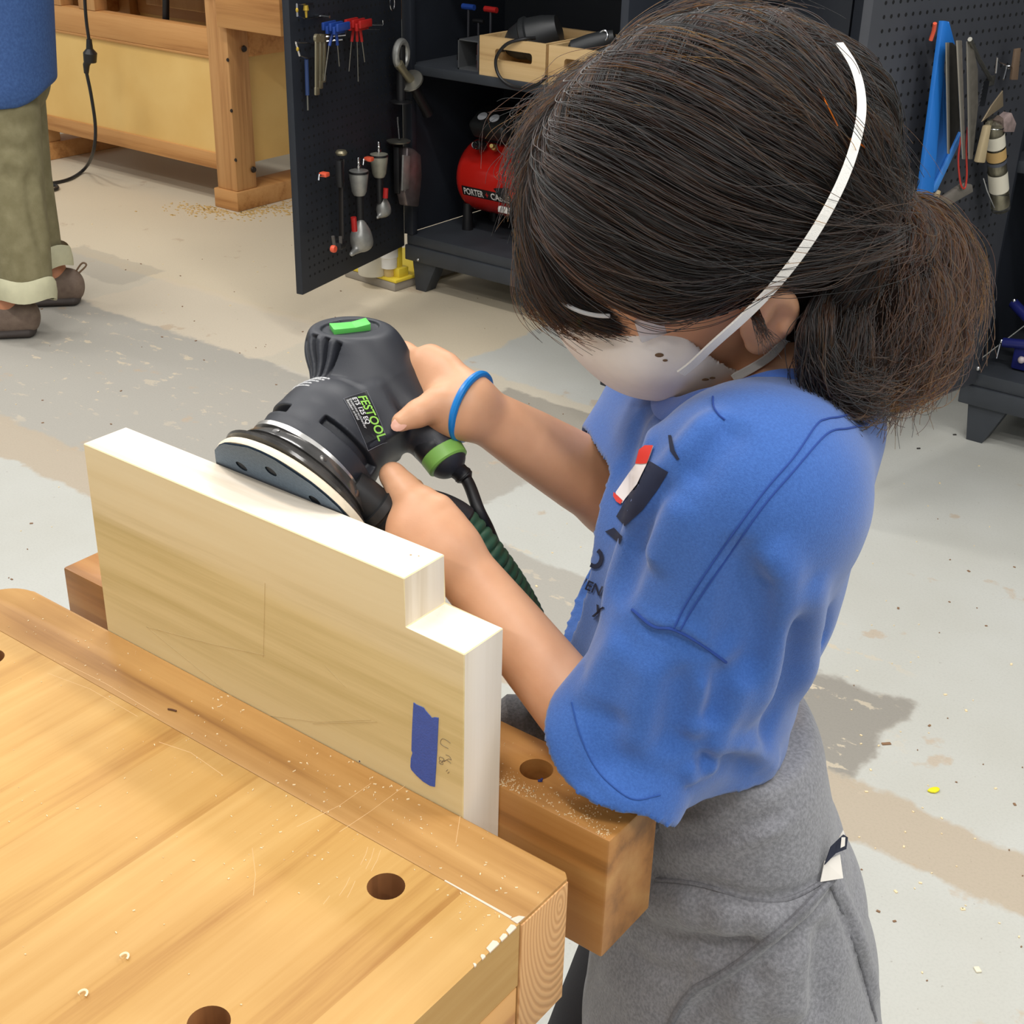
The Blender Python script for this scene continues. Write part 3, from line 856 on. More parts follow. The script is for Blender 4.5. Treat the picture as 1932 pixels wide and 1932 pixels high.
c = at_z(325, 1341, BZ); tag(MB().tube([c + (-0.003, -0.001, 0.0006), c + (0, 0, 0.0009), c + (0.003, 0.001, 0.0006)], 0.0006, 6).obj('wood_splinter', MAT('dark_splinter', (92, 58, 36), 0.7), None, origin=c), 'small dark splinter on the bench top left of the poplar board', 'splinter')
for (px, py, lab) in ((1019, 1475, 'blue tape scrap on the vise jaw beside its dog hole'), (680, 1438, 'blue tape crumb on the bench edge below the poplar board')):
    c = at_z(px, py, BZ); s = 0.0028 if px > 900 else 0.0017
    mb = MB(); mb.box(c + (0, 0, 0.0008), (s, s * 0.45, 0.0012), 0.0003, [[0.8, 0.6, 0], [-0.6, 0.8, 0], [0, 0, 1]]); mb.box(c + (0.0006, 0.0006, 0.0018), (s * 0.6, s * 0.4, 0.001), 0.0002, [[0.4, 0.9, 0.1], [-0.9, 0.4, 0], [0, 0, 1]])
    tag(mb.obj('tape_scrap', MAT('navy_tape_scrap', (40, 52, 112), 0.5), None, origin=c), lab, 'scrap')

# scratches and saw nicks left in the bench top
scr = MAT('scratch_pale', (222, 186, 136), 0.6)
for pts in ([(640, 1570), (700, 1530), (770, 1478)], [(560, 1560), (640, 1520), (700, 1478)], [(690, 1640), (700, 1620), (706, 1600)], [(700, 1644), (712, 1622), (718, 1604)], [(680, 1632), (690, 1612), (694, 1598)], [(640, 1690), (652, 1672), (660, 1655)], [(655, 1694), (664, 1676), (670, 1662)], [(610, 1706), (622, 1690)], [(478, 1690), (482, 1650), (476, 1600)], [(300, 1400), (360, 1420), (420, 1462)], [(868, 1540), (860, 1590)], [(120, 1250), (200, 1290), (300, 1350)], [(90, 1270), (170, 1300), (260, 1352)]):
    MB().tube([at_z(x, y, BZ - 0.00005) for x, y in pts], 0.00022, 4).obj('scratch', scr, bench, smooth=0)
# ------------------------------------------------------------------ random orbital sander, tilted over the far edge of the board
SP0 = np.array([-0.5774, 0.5483, 0.9732]); SA = np.array([0.0, 0.866, 0.5]); SR = np.array([0.8737, 0.2432, -0.4213]); SS = np.cross(SR, SA)
SF = Matrix(((SR[0], -SS[0], SA[0], SP0[0]), (SR[1], -SS[1], SA[1], SP0[1]), (SR[2], -SS[2], SA[2], SP0[2]), (0, 0, 0, 1)))
def sl(x, y, z):                      # sander frame -> world
    return SP0 + SR * x - SS * y + SA * z
sander = thing('orbital_sander', 'black palm sander with green switch sanding the far edge of the poplar board', 'sander', frame=SF)
black_pl = MAT('sander_black', (43, 45, 52), 0.48, bump=0.15, bscale=1800, bdist=0.0004)
black_sm = MAT('black_smooth', (30, 31, 35), 0.38)
BC = -0.0125
def slot(z0, hz, a0, a1, rin, cx=BC, cy=0.0):
    mid = (a0 + a1) / 2; hw = (a1 - a0) / 2
    def fn(P):
        x = P[:, 0] - cx; y = P[:, 1] - cy
        r = np.sqrt(x * x + y * y); a = np.arctan2(y, x)
        da = np.abs((a - mid + math.pi) % (2 * math.pi) - math.pi) - hw
        return np.maximum(np.maximum(np.abs(P[:, 2] - z0) - hz, rin - r), da * r).astype(F32)
    return Prim(fn, (cx, cy, z0), 0.06, 0.0012, 's')
R_ = math.radians
ex = (0.929, 0, -0.37); ez = (0.37, 0, 0.929)
FACE_N = np.array([-0.46, -0.74, 0.50]); FACE_N /= np.linalg.norm(FACE_N)
FACE_C = np.array([-0.0470, -0.0125, 0.1262])
FACE_T = np.array([0.62, 0.0, 0.78]); FACE_T -= FACE_N * (FACE_T @ FACE_N); FACE_T /= np.linalg.norm(FACE_T); FACE_Y = np.cross(FACE_N, FACE_T)
sb = [
    loft([(BC, 0, 0.030), (BC, 0, 0.045), (BC, 0, 0.056), (-0.013, 0, 0.066), (-0.0135, 0, 0.076), (-0.017, 0, 0.088), (-0.022, 0, 0.103), (-0.03, 0, 0.116)],
         [0.0400, 0.0412, 0.0400, 0.0355, 0.0325, 0.0300, 0.0300, 0.030], [0.0400, 0.0412, 0.0400, 0.0340, 0.0290, 0.0262, 0.0255, 0.026], (1, 0, 0)),
    loft([(-0.044, 0, 0.1180), (-0.038, 0, 0.1170), (-0.03, 0, 0.1155), (0.0, 0, 0.108), (0.021, 0, 0.1015), (0.043, 0, 0.0935), (0.056, 0, 0.089)],
         [0.0275, 0.0275, 0.0272, 0.0250, 0.0225, 0.0185, 0.0165], [0.0265, 0.0262, 0.0250, 0.0205, 0.0178, 0.0150, 0.0140], (0, 1, 0), k=0.018),
    rbox((0.0065, 0, 0.0745), (0.0185, 0.0272, 0.0160), 0.004, (ex, (0, 1, 0), ez), k=0.008),
    half(FACE_C, FACE_N, k=0.003), half((0, 0, 0.0315), (0, 0, -1), k=0.001),
    slot(0.0445, 0.0028, R_(-178), R_(-128), 0.034), slot(0.0480, 0.0034, R_(-92), R_(-18), 0.034), slot(0.0480, 0.0024, R_(20), R_(90), 0.034),
]
for a in (-172, -158, -144, -130, 172, 158, 144):
    sb.append(slot(0.0935, 0.0115, R_(a - 4), R_(a + 4), 0.0245, -0.0185))
# recess for the switch
def well(Pn):
    q = Pn - FACE_C.astype(F32); a = q @ FACE_T.astype(F32); b2 = q @ FACE_Y.astype(F32); n2 = q @ FACE_N.astype(F32)
    e = (np.sqrt((a / 0.0195) ** 2 + (b2 / 0.0165) ** 2) - 1) * 0.0165
    return np.maximum(e, np.abs(n2) - 0.0022)
sb.append(Prim(well, FACE_C, 0.03, 0.0008, 's'))
V, Q = sdf_arrays(sb, 0.0009)
V = relax(V, Q, 1)
me = mesh_from('body', V, Q); me.shade_smooth()
link_mesh('body', me, black_pl, sander, local=True)
L = dict(parent=sander, local=True)
# pad, paper, seal ring
foam = MAT('cream_foam', (236, 222, 196), 0.7, var=0.04, vscale=200)
paper = MAT('blue_grey_abrasive', (98, 116, 134), 0.75, var=0.12, vscale=500, bump=0.4, bscale=2500)
MB().lathe((-0.002, 0, 0), (0, 0, 1), [(0.0016, 0.02), (0.0016, 0.0622), (0.0035, 0.0628), (0.0062, 0.0620), (0.0085, 0.0575), (0.0100, 0.050), (0.0100, 0.02)], 64).obj('foam_pad', foam, **L)
mb = MB(); bm = mb.bm
def disc_with_holes(z0, z1, R, holes, rh):
    """flat disc with a ring of dust holes: wedges, one hole to each"""
    n = 8; m = 12
    for k in range(n):
        a0 = 2 * math.pi * k / n; am = a0 + math.pi / n
        hc = np.array([holes * math.cos(am), holes * math.sin(am)])
        ring = [hc + rh * np.array([math.cos(am + t), math.sin(am + t)]) for t in np.linspace(-math.pi, math.pi, m, endpoint=False)]
        outer = []
        for t in np.linspace(-math.pi, math.pi, m, endpoint=False):
            q = hc + 0.2 * np.array([math.cos(am + t), math.sin(am + t)])
            d = (q - hc) / 0.2; lo, hi = 0.0, 0.2
            for _ in range(30):
                mid = (lo + hi) / 2; p = hc + d * mid; ang = (math.atan2(p[1], p[0]) - am + math.pi) % (2 * math.pi) - math.pi
                if np.linalg.norm(p) <= R and abs(ang) <= math.pi / n + 1e-9 and np.linalg.norm(p) > 0.006: lo = mid
                else: hi = mid
            outer.append(hc + d * lo)
        for z, rev in ((z0, True), (z1, False)):
            a = [bm.verts.new((p[0] - 0.002, p[1], z)) for p in ring]; b2 = [bm.verts.new((p[0] - 0.002, p[1], z)) for p in outer]
            for j in range(m):
                q = (j + 1) % m; f = (a[j], b2[j], b2[q], a[q]); bm.faces.new(f[::-1] if rev else f)
disc_with_holes(0.0, 0.0014, 0.0625, 0.043, 0.0045)
mb.obj('abrasive_disc', paper, smooth=0, **L)
for k in range(8):
    a = 2 * math.pi * (k + 0.5) / 8
    MB().lathe((-0.002 + 0.043 * math.cos(a), 0.043 * math.sin(a), 0.0009), (0, 0, 1), [(0, 0.0046), (0.0004, 0.0046)], 12).obj('dust_hole', MAT('dust_hole_dark', (40, 44, 50), 0.8), **L)
smoke = MAT('smoked_seal', (66, 64, 62), 0.16, spec=0.6, var=0.35, vscale=60)
GC = -0.0085
MB().lathe((GC, 0, 0), (0, 0, 1), [(0.0102, 0.050), (0.0112, 0.0555), (0.0130, 0.0562), (0.0150, 0.0530), (0.0195, 0.0475), (0.0200, 0.0490), (0.0225, 0.0480), (0.0270, 0.0440), (0.0290, 0.0425), (0.0300, 0.036)], 64).obj('dust_skirt', smoke, **L)
for a in (-170, -120, -75, -35, 10, 60, 110, 150):
    x, y = GC + 0.0463 * math.cos(R_(a)), 0.0463 * math.sin(R_(a))
    MB().lathe((x, y, 0.0235), (math.cos(R_(a)), math.sin(R_(a)), 0.4), [(0, 0.0024), (0.0012, 0.0024), (0.0016, 0.0012)], 10).obj('rivet', MAT('rivet_steel', (120, 118, 116), 0.3, 0.9), **L)
band = MAT('steel_band', (196, 194, 190), 0.28, 0.85)
MB().lathe((BC, 0, 0), (0, 0, 1), [(0.0285, 0.038), (0.0285, 0.0425), (0.0318, 0.0425), (0.0318, 0.038)], 64).obj('steel_band', band, **L)
MB().lathe((BC, 0, 0), (0, 0, 1), [(0.0405, 0.030), (0.0505, 0.030)], 48, cap=False).obj('motor_core', MAT('motor_core', (92, 96, 110), 0.4, 0.6), **L)
# green rocker switch on the raked front face
green = MAT('switch_green', (98, 200, 92), 0.42)
sw = lambda t, n: FACE_C - FACE_N * 0.0012 + FACE_T * t + FACE_N * n
mb = MB()
prof = [(-0.0125, -0.002), (0.0125, -0.002), (0.0128, 0.0040), (0.0025, 0.0016), (-0.0128, 0.0030)]
mb.prism([sw(p[0], p[1]) - FACE_Y * 0.0068 for p in prof], FACE_Y * 0.0136, bev=0.0005)
sw_o = mb.obj('switch', green, smooth=30, **L); tag(sw_o, 'green rocker switch')
# raised type plate with lettering
plate = MAT('type_plate', (22, 22, 26), 0.35)
def on_body(x, z, lift):
    """point on the near flank of the housing over side-view position (x, z)"""
    x = np.atleast_1d(x); z = np.atleast_1d(z); y = np.full(len(x), -0.07)
    for _ in range(60):
        v = field(sb, np.stack([x, y, z], 1).astype(F32)); y = y + np.maximum(v * 0.8, 0)
    return np.stack([x, y - lift, z], 1)
def flank(name, bm, mat, o, ang, k, lift):
    """flat bmesh wrapped on the flank: o = lower left corner in side view, ang its tilt, k its scale"""
    c, s = math.cos(ang), math.sin(ang)
    co = np.array([(v.co.x * k, v.co.y) for v in bm.verts])
    w = on_body(o[0] + co[:, 0] * c - co[:, 1] * s, o[1] + co[:, 0] * s + co[:, 1] * c, lift)
    for v, q in zip(bm.verts, w): v.co = q
    me = bpy.data.meshes.new(name); bm.to_mesh(me); bm.free()
    return link_mesh(name, me, mat, sander, local=True)
def grid_poly(pts, n=10):
    bm = bmesh.new(); bm.faces.new([bm.verts.new((x, y, 0)) for x, y in pts])
    lo = np.min(pts, 0); hi = np.max(pts, 0)
    for ax in (0, 1):
        for c in np.linspace(lo[ax], hi[ax], n)[1:-1]:
            no = [0, 0, 0]; no[ax] = 1; co = [0, 0, 0]; co[ax] = c
            bmesh.ops.bisect_plane(bm, geom=bm.verts[:] + bm.edges[:] + bm.faces[:], plane_co=co, plane_no=no)
    return bm
LO, LA = (-0.0120, 0.0680), R_(-20)
flank('type_plate', grid_poly([(0, 0), (0.0345, -0.0045), (0.0345, 0.0105), (0, 0.0185)]), plate, LO, LA, 1.0, 0.0003)
mb = MB(); cs_, sn_ = math.cos(LA), math.sin(LA)
ring_ = [(0, 0), (0.0345, -0.0045), (0.0345, 0.0105), (0, 0.0185), (0, 0)]
for (x0, y0), (x1, y1) in zip(ring_, ring_[1:]):
    t = np.linspace(0, 1, 12); X_, Y_ = x0 + (x1 - x0) * t, y0 + (y1 - y0) * t
    mb.tube(on_body(LO[0] + X_ * cs_ - Y_ * sn_, LO[1] + X_ * sn_ + Y_ * cs_, 0.0004), 0.00016, 5)
mb.obj('plate_edge', MAT('plate_line', (120, 122, 130), 0.4), **L)
lw = MAT('lettering_white', (226, 226, 226), 0.5)
for nm, s, size, (ox, oy), da, mat, wid, bold in (('maker_lettering', 'FESTOOL', 0.0086, (0.0018, 0.0098), -9, MAT('lettering_green', (150, 208, 88), 0.5), 0.0315, True), ('model_lettering', 'ETS 125 EQ', 0.0046, (0.0016, 0.0054), -6, lw, 0.0195, True), ('small_lettering', 'Exzenterschleifer', 0.0024, (0.0016, 0.0030), -6, lw, 0.0215, False), ('small_lettering', 'Random orbital', 0.0024, (0.0016, 0.0008), -6, lw, 0.0150, False)):
    me = text_mesh(s, size, bold=bold); bm = bmesh.new(); bm.from_mesh(me); bpy.data.meshes.remove(me)
    mx_ = max(v.co.x for v in bm.verts)
    flank(nm, bm, mat, (LO[0] + ox * cs_ - oy * sn_, LO[1] + ox * sn_ + oy * cs_), LA + R_(da), wid / mx_, 0.0007)
# warning print on the front shoulder of the housing
for k in range(5):
    z = 0.0790 - 0.0032 * k
    mb = MB(); a = -186.0
    while a < -122 - 3 * k:
        w = rng.uniform(3, 8); th = np.array([R_(t) for t in np.linspace(a, a + w, 4)]); rr_ = np.full(4, 0.055)
        for _ in range(50):
            q = np.stack([BC + rr_ * np.cos(th), rr_ * np.sin(th), np.full(4, z)], 1); rr_ = rr_ - np.maximum(field(sb, q.astype(F32)) * 0.8, 0)
        mb.tube(np.stack([BC + (rr_ + 0.0002) * np.cos(th), (rr_ + 0.0002) * np.sin(th), np.full(4, z)], 1), 0.00055, 5)
        a += w + 1.6
    mb.obj('warning_print', lw, **L)
# split line round the handle
mb = MB()
seam = [(-0.050, 0.128), (-0.035, 0.1235), (-0.01, 0.1165), (0.015, 0.108)]
# cord inlet, green locking ring and strain relief
e0 = np.array([0.052, -0.002, 0.090]); ed = np.array([0.885, -0.03, -0.40]); ed /= np.linalg.norm(ed)
MB().lathe(e0, ed, [(-0.022, 0.0150), (-0.004, 0.0158), (0.0, 0.0150), (0.001, 0.0140)], 28).obj('cord_socket', black_sm, **L)
MB().lathe(e0, ed, [(0.0, 0.0146), (0.0008, 0.0152), (0.0095, 0.0146), (0.0105, 0.0132), (0.0105, 0.006)], 28).obj('locking_ring', MAT('ring_green', (132, 186, 88), 0.45), **L)
# dust port behind the skirt
p0 = np.array([0.026, -0.012, 0.030]); pd = np.array([0.86, 0.42, 0.05]); pd /= np.linalg.norm(pd)
MB().lathe(p0, pd, [(-0.006, 0.012), (0.004, 0.0130), (0.014, 0.0130), (0.0142, 0.0162), (0.0200, 0.0168), (0.0208, 0.0150), (0.0222, 0.0150), (0.0232, 0.0165), (0.0265, 0.0162), (0.0275, 0.0145), (0.034, 0.0140)], 32).obj('dust_port', MAT('port_rubber', (34, 34, 35), 0.5, var=0.2, vscale=80), **L)

# power cord plugged into the handle, hanging down past the bench
cord_black = MAT('cord_black', (20, 20, 22), 0.5)
a0 = sl(*(e0 + ed * 0.0095))
cordp = [a0, at_d(880, 905, 0.915), at_d(903, 962, 0.905), at_d(924, 1005, 0.915), at_d(948, 1070, 0.95), at_d(985, 1200, 1.0), at_d(1010, 1380, 1.06)]
fl_end = at_z(1010, 1480, 0.0)
cordp += [np.array([-0.62, 0.80, 0.45]), np.array([-0.64, 0.86, 0.10]), np.array([-0.70, 0.98, 0.008]), np.array([-0.95, 1.2, 0.006])]
pc = thing('power_cord', 'thin black power cord hanging from the green ring of the sander', 'cord', a0)
cs = spline(cordp, 90)
MB().tube(cs, [0.0062 if i < 7 else (0.0064 if i < 9 else 0.0042) for i in range(len(cs))], 12).obj('flex', cord_black, pc)
MB().tube(cs[:9], [0.0072, 0.007, 0.0068, 0.0066, 0.0064, 0.0062, 0.006, 0.0066, 0.0056], 14).obj('strain_relief', cord_black, pc)
# ribbed green extraction hose with its black cuff
h0 = sl(*(p0 + pd * 0.031))
hp = [h0, at_d(800, 965, 0.895), at_d(862, 996, 0.90), at_d(918, 1062, 0.905), at_d(972, 1145, 0.925), at_d(1012, 1235, 0.955), at_d(1040, 1330, 1.0)]
hp += [np.array([-0.565, 0.78, 0.62]), np.array([-0.60, 0.84, 0.30]), np.array([-0.68, 0.95, 0.05]), np.array([-0.9, 1.1, 0.018]), np.array([-1.2, 1.15, 0.018])]
hs = spline(hp, 760)
acc = np.concatenate([[0], np.cumsum(np.linalg.norm(np.diff(hs, axis=0), axis=1))])
i0 = int(np.argmin(np.linalg.norm(hs - hp[2], axis=1)))
dh = thing('dust_hose', 'green ribbed extraction hose with black cuff on the sander port', 'hose', h0)
cu = hs[:i0 + 8:6]
tt = np.linspace(0, 1, len(cu))
MB().tube(cu, np.interp(tt, [0, 0.15, 0.6, 0.85, 0.97, 1], [0.0142, 0.0150, 0.0152, 0.0166, 0.0168, 0.0150]), 24).obj('cuff', MAT('cuff_black', (38, 39, 43), 0.45), dh)
L_ = np.arange(acc[i0], acc[-1], 0.0013)
gp = np.stack([np.interp(L_, acc, hs[:, k]) for k in range(3)], 1)
ph = (L_ / 0.0058) % 1.0
rr = 0.0142 + 0.0019 * np.sqrt(np.clip(1 - ((ph - 0.5) / 0.46) ** 2, 0, 1))
MB().tube(gp, rr, 20).obj('ribbed_tube', MAT('hose_green', (46, 82, 62), 0.42, var=0.12, vscale=40), dh, smooth=60)
# ------------------------------------------------------------------ the girl at the sander
skin = MAT('skin', (216, 160, 122), 0.48, var=0.05, vscale=30, sss=0.12, bump=0.12, bscale=700, bdist=0.0004, rgb2=(228, 174, 136))
P = at_d
UPV = np.array([0, 0, 1.0])
FH = -_r.copy(); FH[2] = 0; FH /= np.linalg.norm(FH)            # the way her chest faces: frame left
a_ = math.radians(8)
LH = np.array([-FH[1], FH[0], 0.0])                              # her left, towards the viewer
FW = FH * math.cos(a_) + LH * math.sin(a_); LW = -FH * math.sin(a_) + LH * math.cos(a_)
# head frame: nodding down, tipped a little towards the viewer
nod, roll = math.radians(22), math.radians(20)
f1 = FH * math.cos(math.radians(4)) + LH * math.sin(math.radians(4)); l1 = np.cross(UPV, f1)
HF = f1 * math.cos(nod) - UPV * math.sin(nod); HU0 = np.cross(HF, l1); HU0 /= np.linalg.norm(HU0)
HL = l1 * math.cos(roll) - HU0 * math.sin(roll); HU = np.cross(HF, HL)
HC = P(1338, 420, 0.83)
def hd(f, l, u): return HC + HF * f + HL * l + HU * u
HA = np.stack([HF, HL, HU])
NECK0 = P(1482, 790, 0.885)
SHL = P(1412, 945, 0.795); SHR = P(1325, 690, 1.02)
ELL = P(1160, 1428, 0.846); WRL = P(846, 1040, 0.868)
ELR = P(1172, 938, 0.985); WRR = P(884, 766, 0.905)
PEL = P(1372, 1600, 1.03); WAI = P(1330, 1390, 0.985); CHE = P(1362, 1010, 0.925)
HIPL = PEL - UPV * 0.03 + LW * 0.054; HIPR = PEL - UPV * 0.03 - LW * 0.054
def leg_pts(h, s):
    k = np.array([h[0], h[1], 0.33]) + FW * 0.015; a = np.array([h[0], h[1], 0.06]) - FW * 0.015
    return k, a
body = [
    # skull, face
    ell(hd(-0.004, 0, 0.010), (0.091, 0.073, 0.084), HA, 0.01),
    ell(hd(0.030, 0, -0.040), (0.052, 0.056, 0.070), HA, 0.03),
    ell(hd(0.048, 0, -0.086), (0.026, 0.028, 0.024), HA, 0.025),
    ell(hd(0.055, 0, -0.006), (0.030, 0.052, 0.030), HA, 0.02),
    cap(hd(0.081, 0, -0.018), hd(0.098, 0, -0.046), 0.0065, 0.010, 0.012),
    ell(hd(0.092, 0.0105, -0.048), (0.008, 0.007, 0.006), HA, 0.006), ell(hd(0.092, -0.0105, -0.048), (0.008, 0.007, 0.006), HA, 0.006),
    ell(hd(0.082, 0, -0.067), (0.009, 0.019, 0.0055), HA, 0.006), ell(hd(0.080, 0, -0.075), (0.009, 0.016, 0.006), HA, 0.006),
    ell(hd(0.063, 0.036, -0.038), (0.022, 0.020, 0.020), HA, 0.02), ell(hd(0.063, -0.036, -0.038), (0.022, 0.020, 0.020), HA, 0.02),
    ell(hd(0.083, 0.031, -0.016), (0.011, 0.014, 0.010), HA, 0.008, 's'), ell(hd(0.083, -0.031, -0.016), (0.011, 0.014, 0.010), HA, 0.008, 's'),
    # neck and torso
    cap(hd(-0.030, 0, -0.060), NECK0, 0.041, 0.043, 0.02),
    loft([NECK0 - UPV * 0.02, CHE, WAI, PEL, PEL - UPV * 0.06], [0.060, 0.104, 0.084, 0.094, 0.090], [0.036, 0.054, 0.050, 0.060, 0.060], LW, 0.035),
    cap(NECK0 - UPV * 0.03, SHL, 0.045, 0.044, 0.03), cap(NECK0 - UPV * 0.03, SHR, 0.045, 0.044, 0.03),
    # arms
    cap(SHL, ELL, 0.040, 0.0265, 0.015), cap(SHR, ELR, 0.040, 0.030, 0.015),
]
def fore(e, w, r0, rm, r1, axx, flat):
    d = w - e
    return loft([e, e + d * 0.28, e + d * 0.62, e + d * 0.88, w], [r0, rm, (rm + r1) / 2, r1, r1], [r0 * 0.98, rm * flat, (rm + r1) / 2 * flat, r1 * flat * 0.92, r1 * flat * 0.92], axx, 0.012)
body += [fore(ELL, WRL, 0.0255, 0.0245, 0.0195, _u, 0.88), fore(ELR, WRR, 0.0290, 0.0275, 0.0190, _u, 0.88)]
# legs
for h in (HIPL, HIPR):
    k, a = leg_pts(h, 1)
    if h is HIPR: k = k + FW * 0.075
    body += [cap(h, k, 0.050, 0.043, 0.03), cap(k, k * 0.65 + a * 0.35 - FW * 0.012, 0.047, 0.046, 0.02), cap(k * 0.65 + a * 0.35 - FW * 0.012, a, 0.046, 0.03, 0.02), cap(a - UPV * 0.02, a + FW * 0.10 - UPV * 0.036, 0.028, 0.022, 0.02)]
# ear on the viewer's side (and its twin)
for s in (1, -1):
    ec = hd(-0.008, 0.0755 * s, -0.018); ef = HF * 0.90 + HL * s * -0.30 + HU * -0.25; ef /= np.linalg.norm(ef)
    eo = HL * s * 0.95 - HF * 0.35; eo -= ef * (eo @ ef); eo /= np.linalg.norm(eo); eu = np.cross(ef, eo) * (1 if s > 0 else -1)
    up_e = HU * 0.92 - HF * 0.38; up_e -= eo * (up_e @ eo); up_e /= np.linalg.norm(up_e); fe = np.cross(up_e, eo)
    A = np.stack([fe, eo, up_e])
    body += [ell(ec + up_e * 0.006 + eo * 0.006, (0.0165, 0.0075, 0.0275), A, 0.006), ell(ec + up_e * 0.008 + eo * 0.0135 + fe * 0.002 * s, (0.0108, 0.0062, 0.0185), A, 0.004, 's'),
             ell(ec + up_e * 0.011 - fe * 0.0045 * s + eo * 0.009, (0.0035, 0.004, 0.012), A, 0.004), ell(ec + up_e * 0.003 + fe * 0.010 * s + eo * 0.0095, (0.004, 0.004, 0.006), A, 0.003), ell(ec - up_e * 0.0195 + eo * 0.006, (0.008, 0.005, 0.008), A, 0.005)]
# right hand: thumb across the near side of the handle, fingers over the far side
def finger(pts, rs, k=0.0035):
    return [cap(pts[i], pts[i + 1], rs[i], rs[i + 1], k if i else 0.010) for i in range(len(pts) - 1)]
hb = P(842, 742, 0.917)
body += [loft([WRR, P(856, 757, 0.912), P(822, 728, 0.921), P(795, 706, 0.928)], [0.0200, 0.0235, 0.0255, 0.0230], [0.0165, 0.0150, 0.0140, 0.0125], _u, 0.012),
         ell(P(846, 780, 0.905), (0.0165, 0.0130, 0.0120), np.stack([_r, _u, _f]), 0.012)]
body += finger([P(850, 768, 0.905), P(822, 763, 0.895), P(789, 780, 0.889), P(757, 796, 0.887)], [0.0115, 0.0098, 0.0088, 0.0066])
body += finger([P(795, 692, 0.932), P(762, 668, 0.944), P(736, 662, 0.962), P(716, 672, 0.972)], [0.0098, 0.0085, 0.0075, 0.0062])
body += finger([P(795, 706, 0.937), P(765, 690, 0.958), P(742, 694, 0.975), P(726, 712, 0.978)], [0.0095, 0.0085, 0.0076, 0.0062])
body += finger([P(800, 724, 0.940), P(772, 716, 0.962), P(752, 728, 0.976), P(738, 756, 0.972)], [0.0092, 0.0082, 0.0074, 0.0060])
body += finger([P(812, 745, 0.936), P(788, 748, 0.956), P(768, 776, 0.968), P(744, 828, 0.955)], [0.0082, 0.0072, 0.0066, 0.0058])
# left hand: fist round the hose cuff, thumb lying up along it
body += [loft([WRL, P(822, 1010, 0.872), P(802, 986, 0.874), P(786, 968, 0.876)], [0.0200, 0.0225, 0.0225, 0.0180], [0.0165, 0.0150, 0.0145, 0.0130], _u, 0.012),
         loft([P(838, 1050, 0.868), P(800, 1030, 0.866), P(770, 1010, 0.868)], [0.0150, 0.0190, 0.0145], [0.013, 0.0135, 0.012], _u, 0.012)]
body += finger([P(812, 990, 0.874), P(786, 955, 0.878), P(763, 926, 0.884), P(741, 897, 0.890)], [0.0135, 0.0118, 0.0108, 0.0092])
for i, (sx, sy, sd) in enumerate(((0, 0, 0), (14, 16, -0.001), (28, 32, -0.002), (44, 48, -0.003))):
    r = 0.0085 - 0.0006 * i
    kn = P(764 + sx, 994 + sy, 0.872 + sd); m1 = P(760 + sx * 1.1, 1016 + sy, 0.892); m2 = P(772 + sx, 1004 + sy, 0.915); tip = P(776 + sx * 0.8, 955 + sy * 0.85, 0.918) if i else P(783, 921, 0.908)
    body += finger([kn, m1, m2, tip], [r * 1.08, r, r * 0.92, r * 0.78])
girl = thing('person', 'girl in blue T-shirt and dust mask leaning over the sander with both hands on it', 'person', (PEL[0], PEL[1], 0))
sdf_obj('body', body, 0.0021, skin, girl, it=2)
nailm = MAT('nail', (226, 170, 148), 0.3)
def nail(c, n, along, w, l):
    n = np.asarray(n) / np.linalg.norm(n); along = along - n * (along @ n); along /= np.linalg.norm(along); side = np.cross(along, n)
    MB().ell(c, (l, w, 0.0011), np.stack([along, side, n]), 14).obj('thumb_nail', nailm, girl)
tip = P(757, 797, 0.887); nail(tip + -_f * 0.0048 + (P(748, 800, 0.887) - tip) * 0.3 - _u * 0.0012, -_f * 0.95 + _u * 0.1, P(757, 796, 0.887) - P(789, 780, 0.889), 0.0045, 0.0058)
# eyes behind the glasses, brows
white = MAT('eye_white', (236, 232, 226), 0.2); iris = MAT('eye_iris', (60, 38, 26), 0.15); lash = MAT('lash_dark', (32, 22, 18), 0.7)
for s in (1, -1):
    e = hd(0.0735, 0.031 * s, -0.017)
    MB().ell(e, 0.0105, HA, 16).obj('eyeball', white, girl)
    g = HF * 0.9 - HU * 0.42; g /= np.linalg.norm(g)
    MB().ell(e + g * 0.0078, (0.0032, 0.0048, 0.0048), np.stack([g, HL, np.cross(g, HL)]), 14).obj('iris', iris, girl)
    MB().tube([hd(0.0835, 0.0205 * s, -0.0135), hd(0.0865, 0.031 * s, -0.0125), hd(0.079, 0.0425 * s, -0.0145)], [0.001, 0.0022, 0.001], 8).obj('eyelid', skin, girl)
    MB().tube([hd(0.0845, 0.014 * s, 0.0045), hd(0.084, 0.030 * s, 0.0085), hd(0.0735, 0.046 * s, 0.003)], [0.0012, 0.0022, 0.0008], 8).obj('eyebrow', lash, girl)

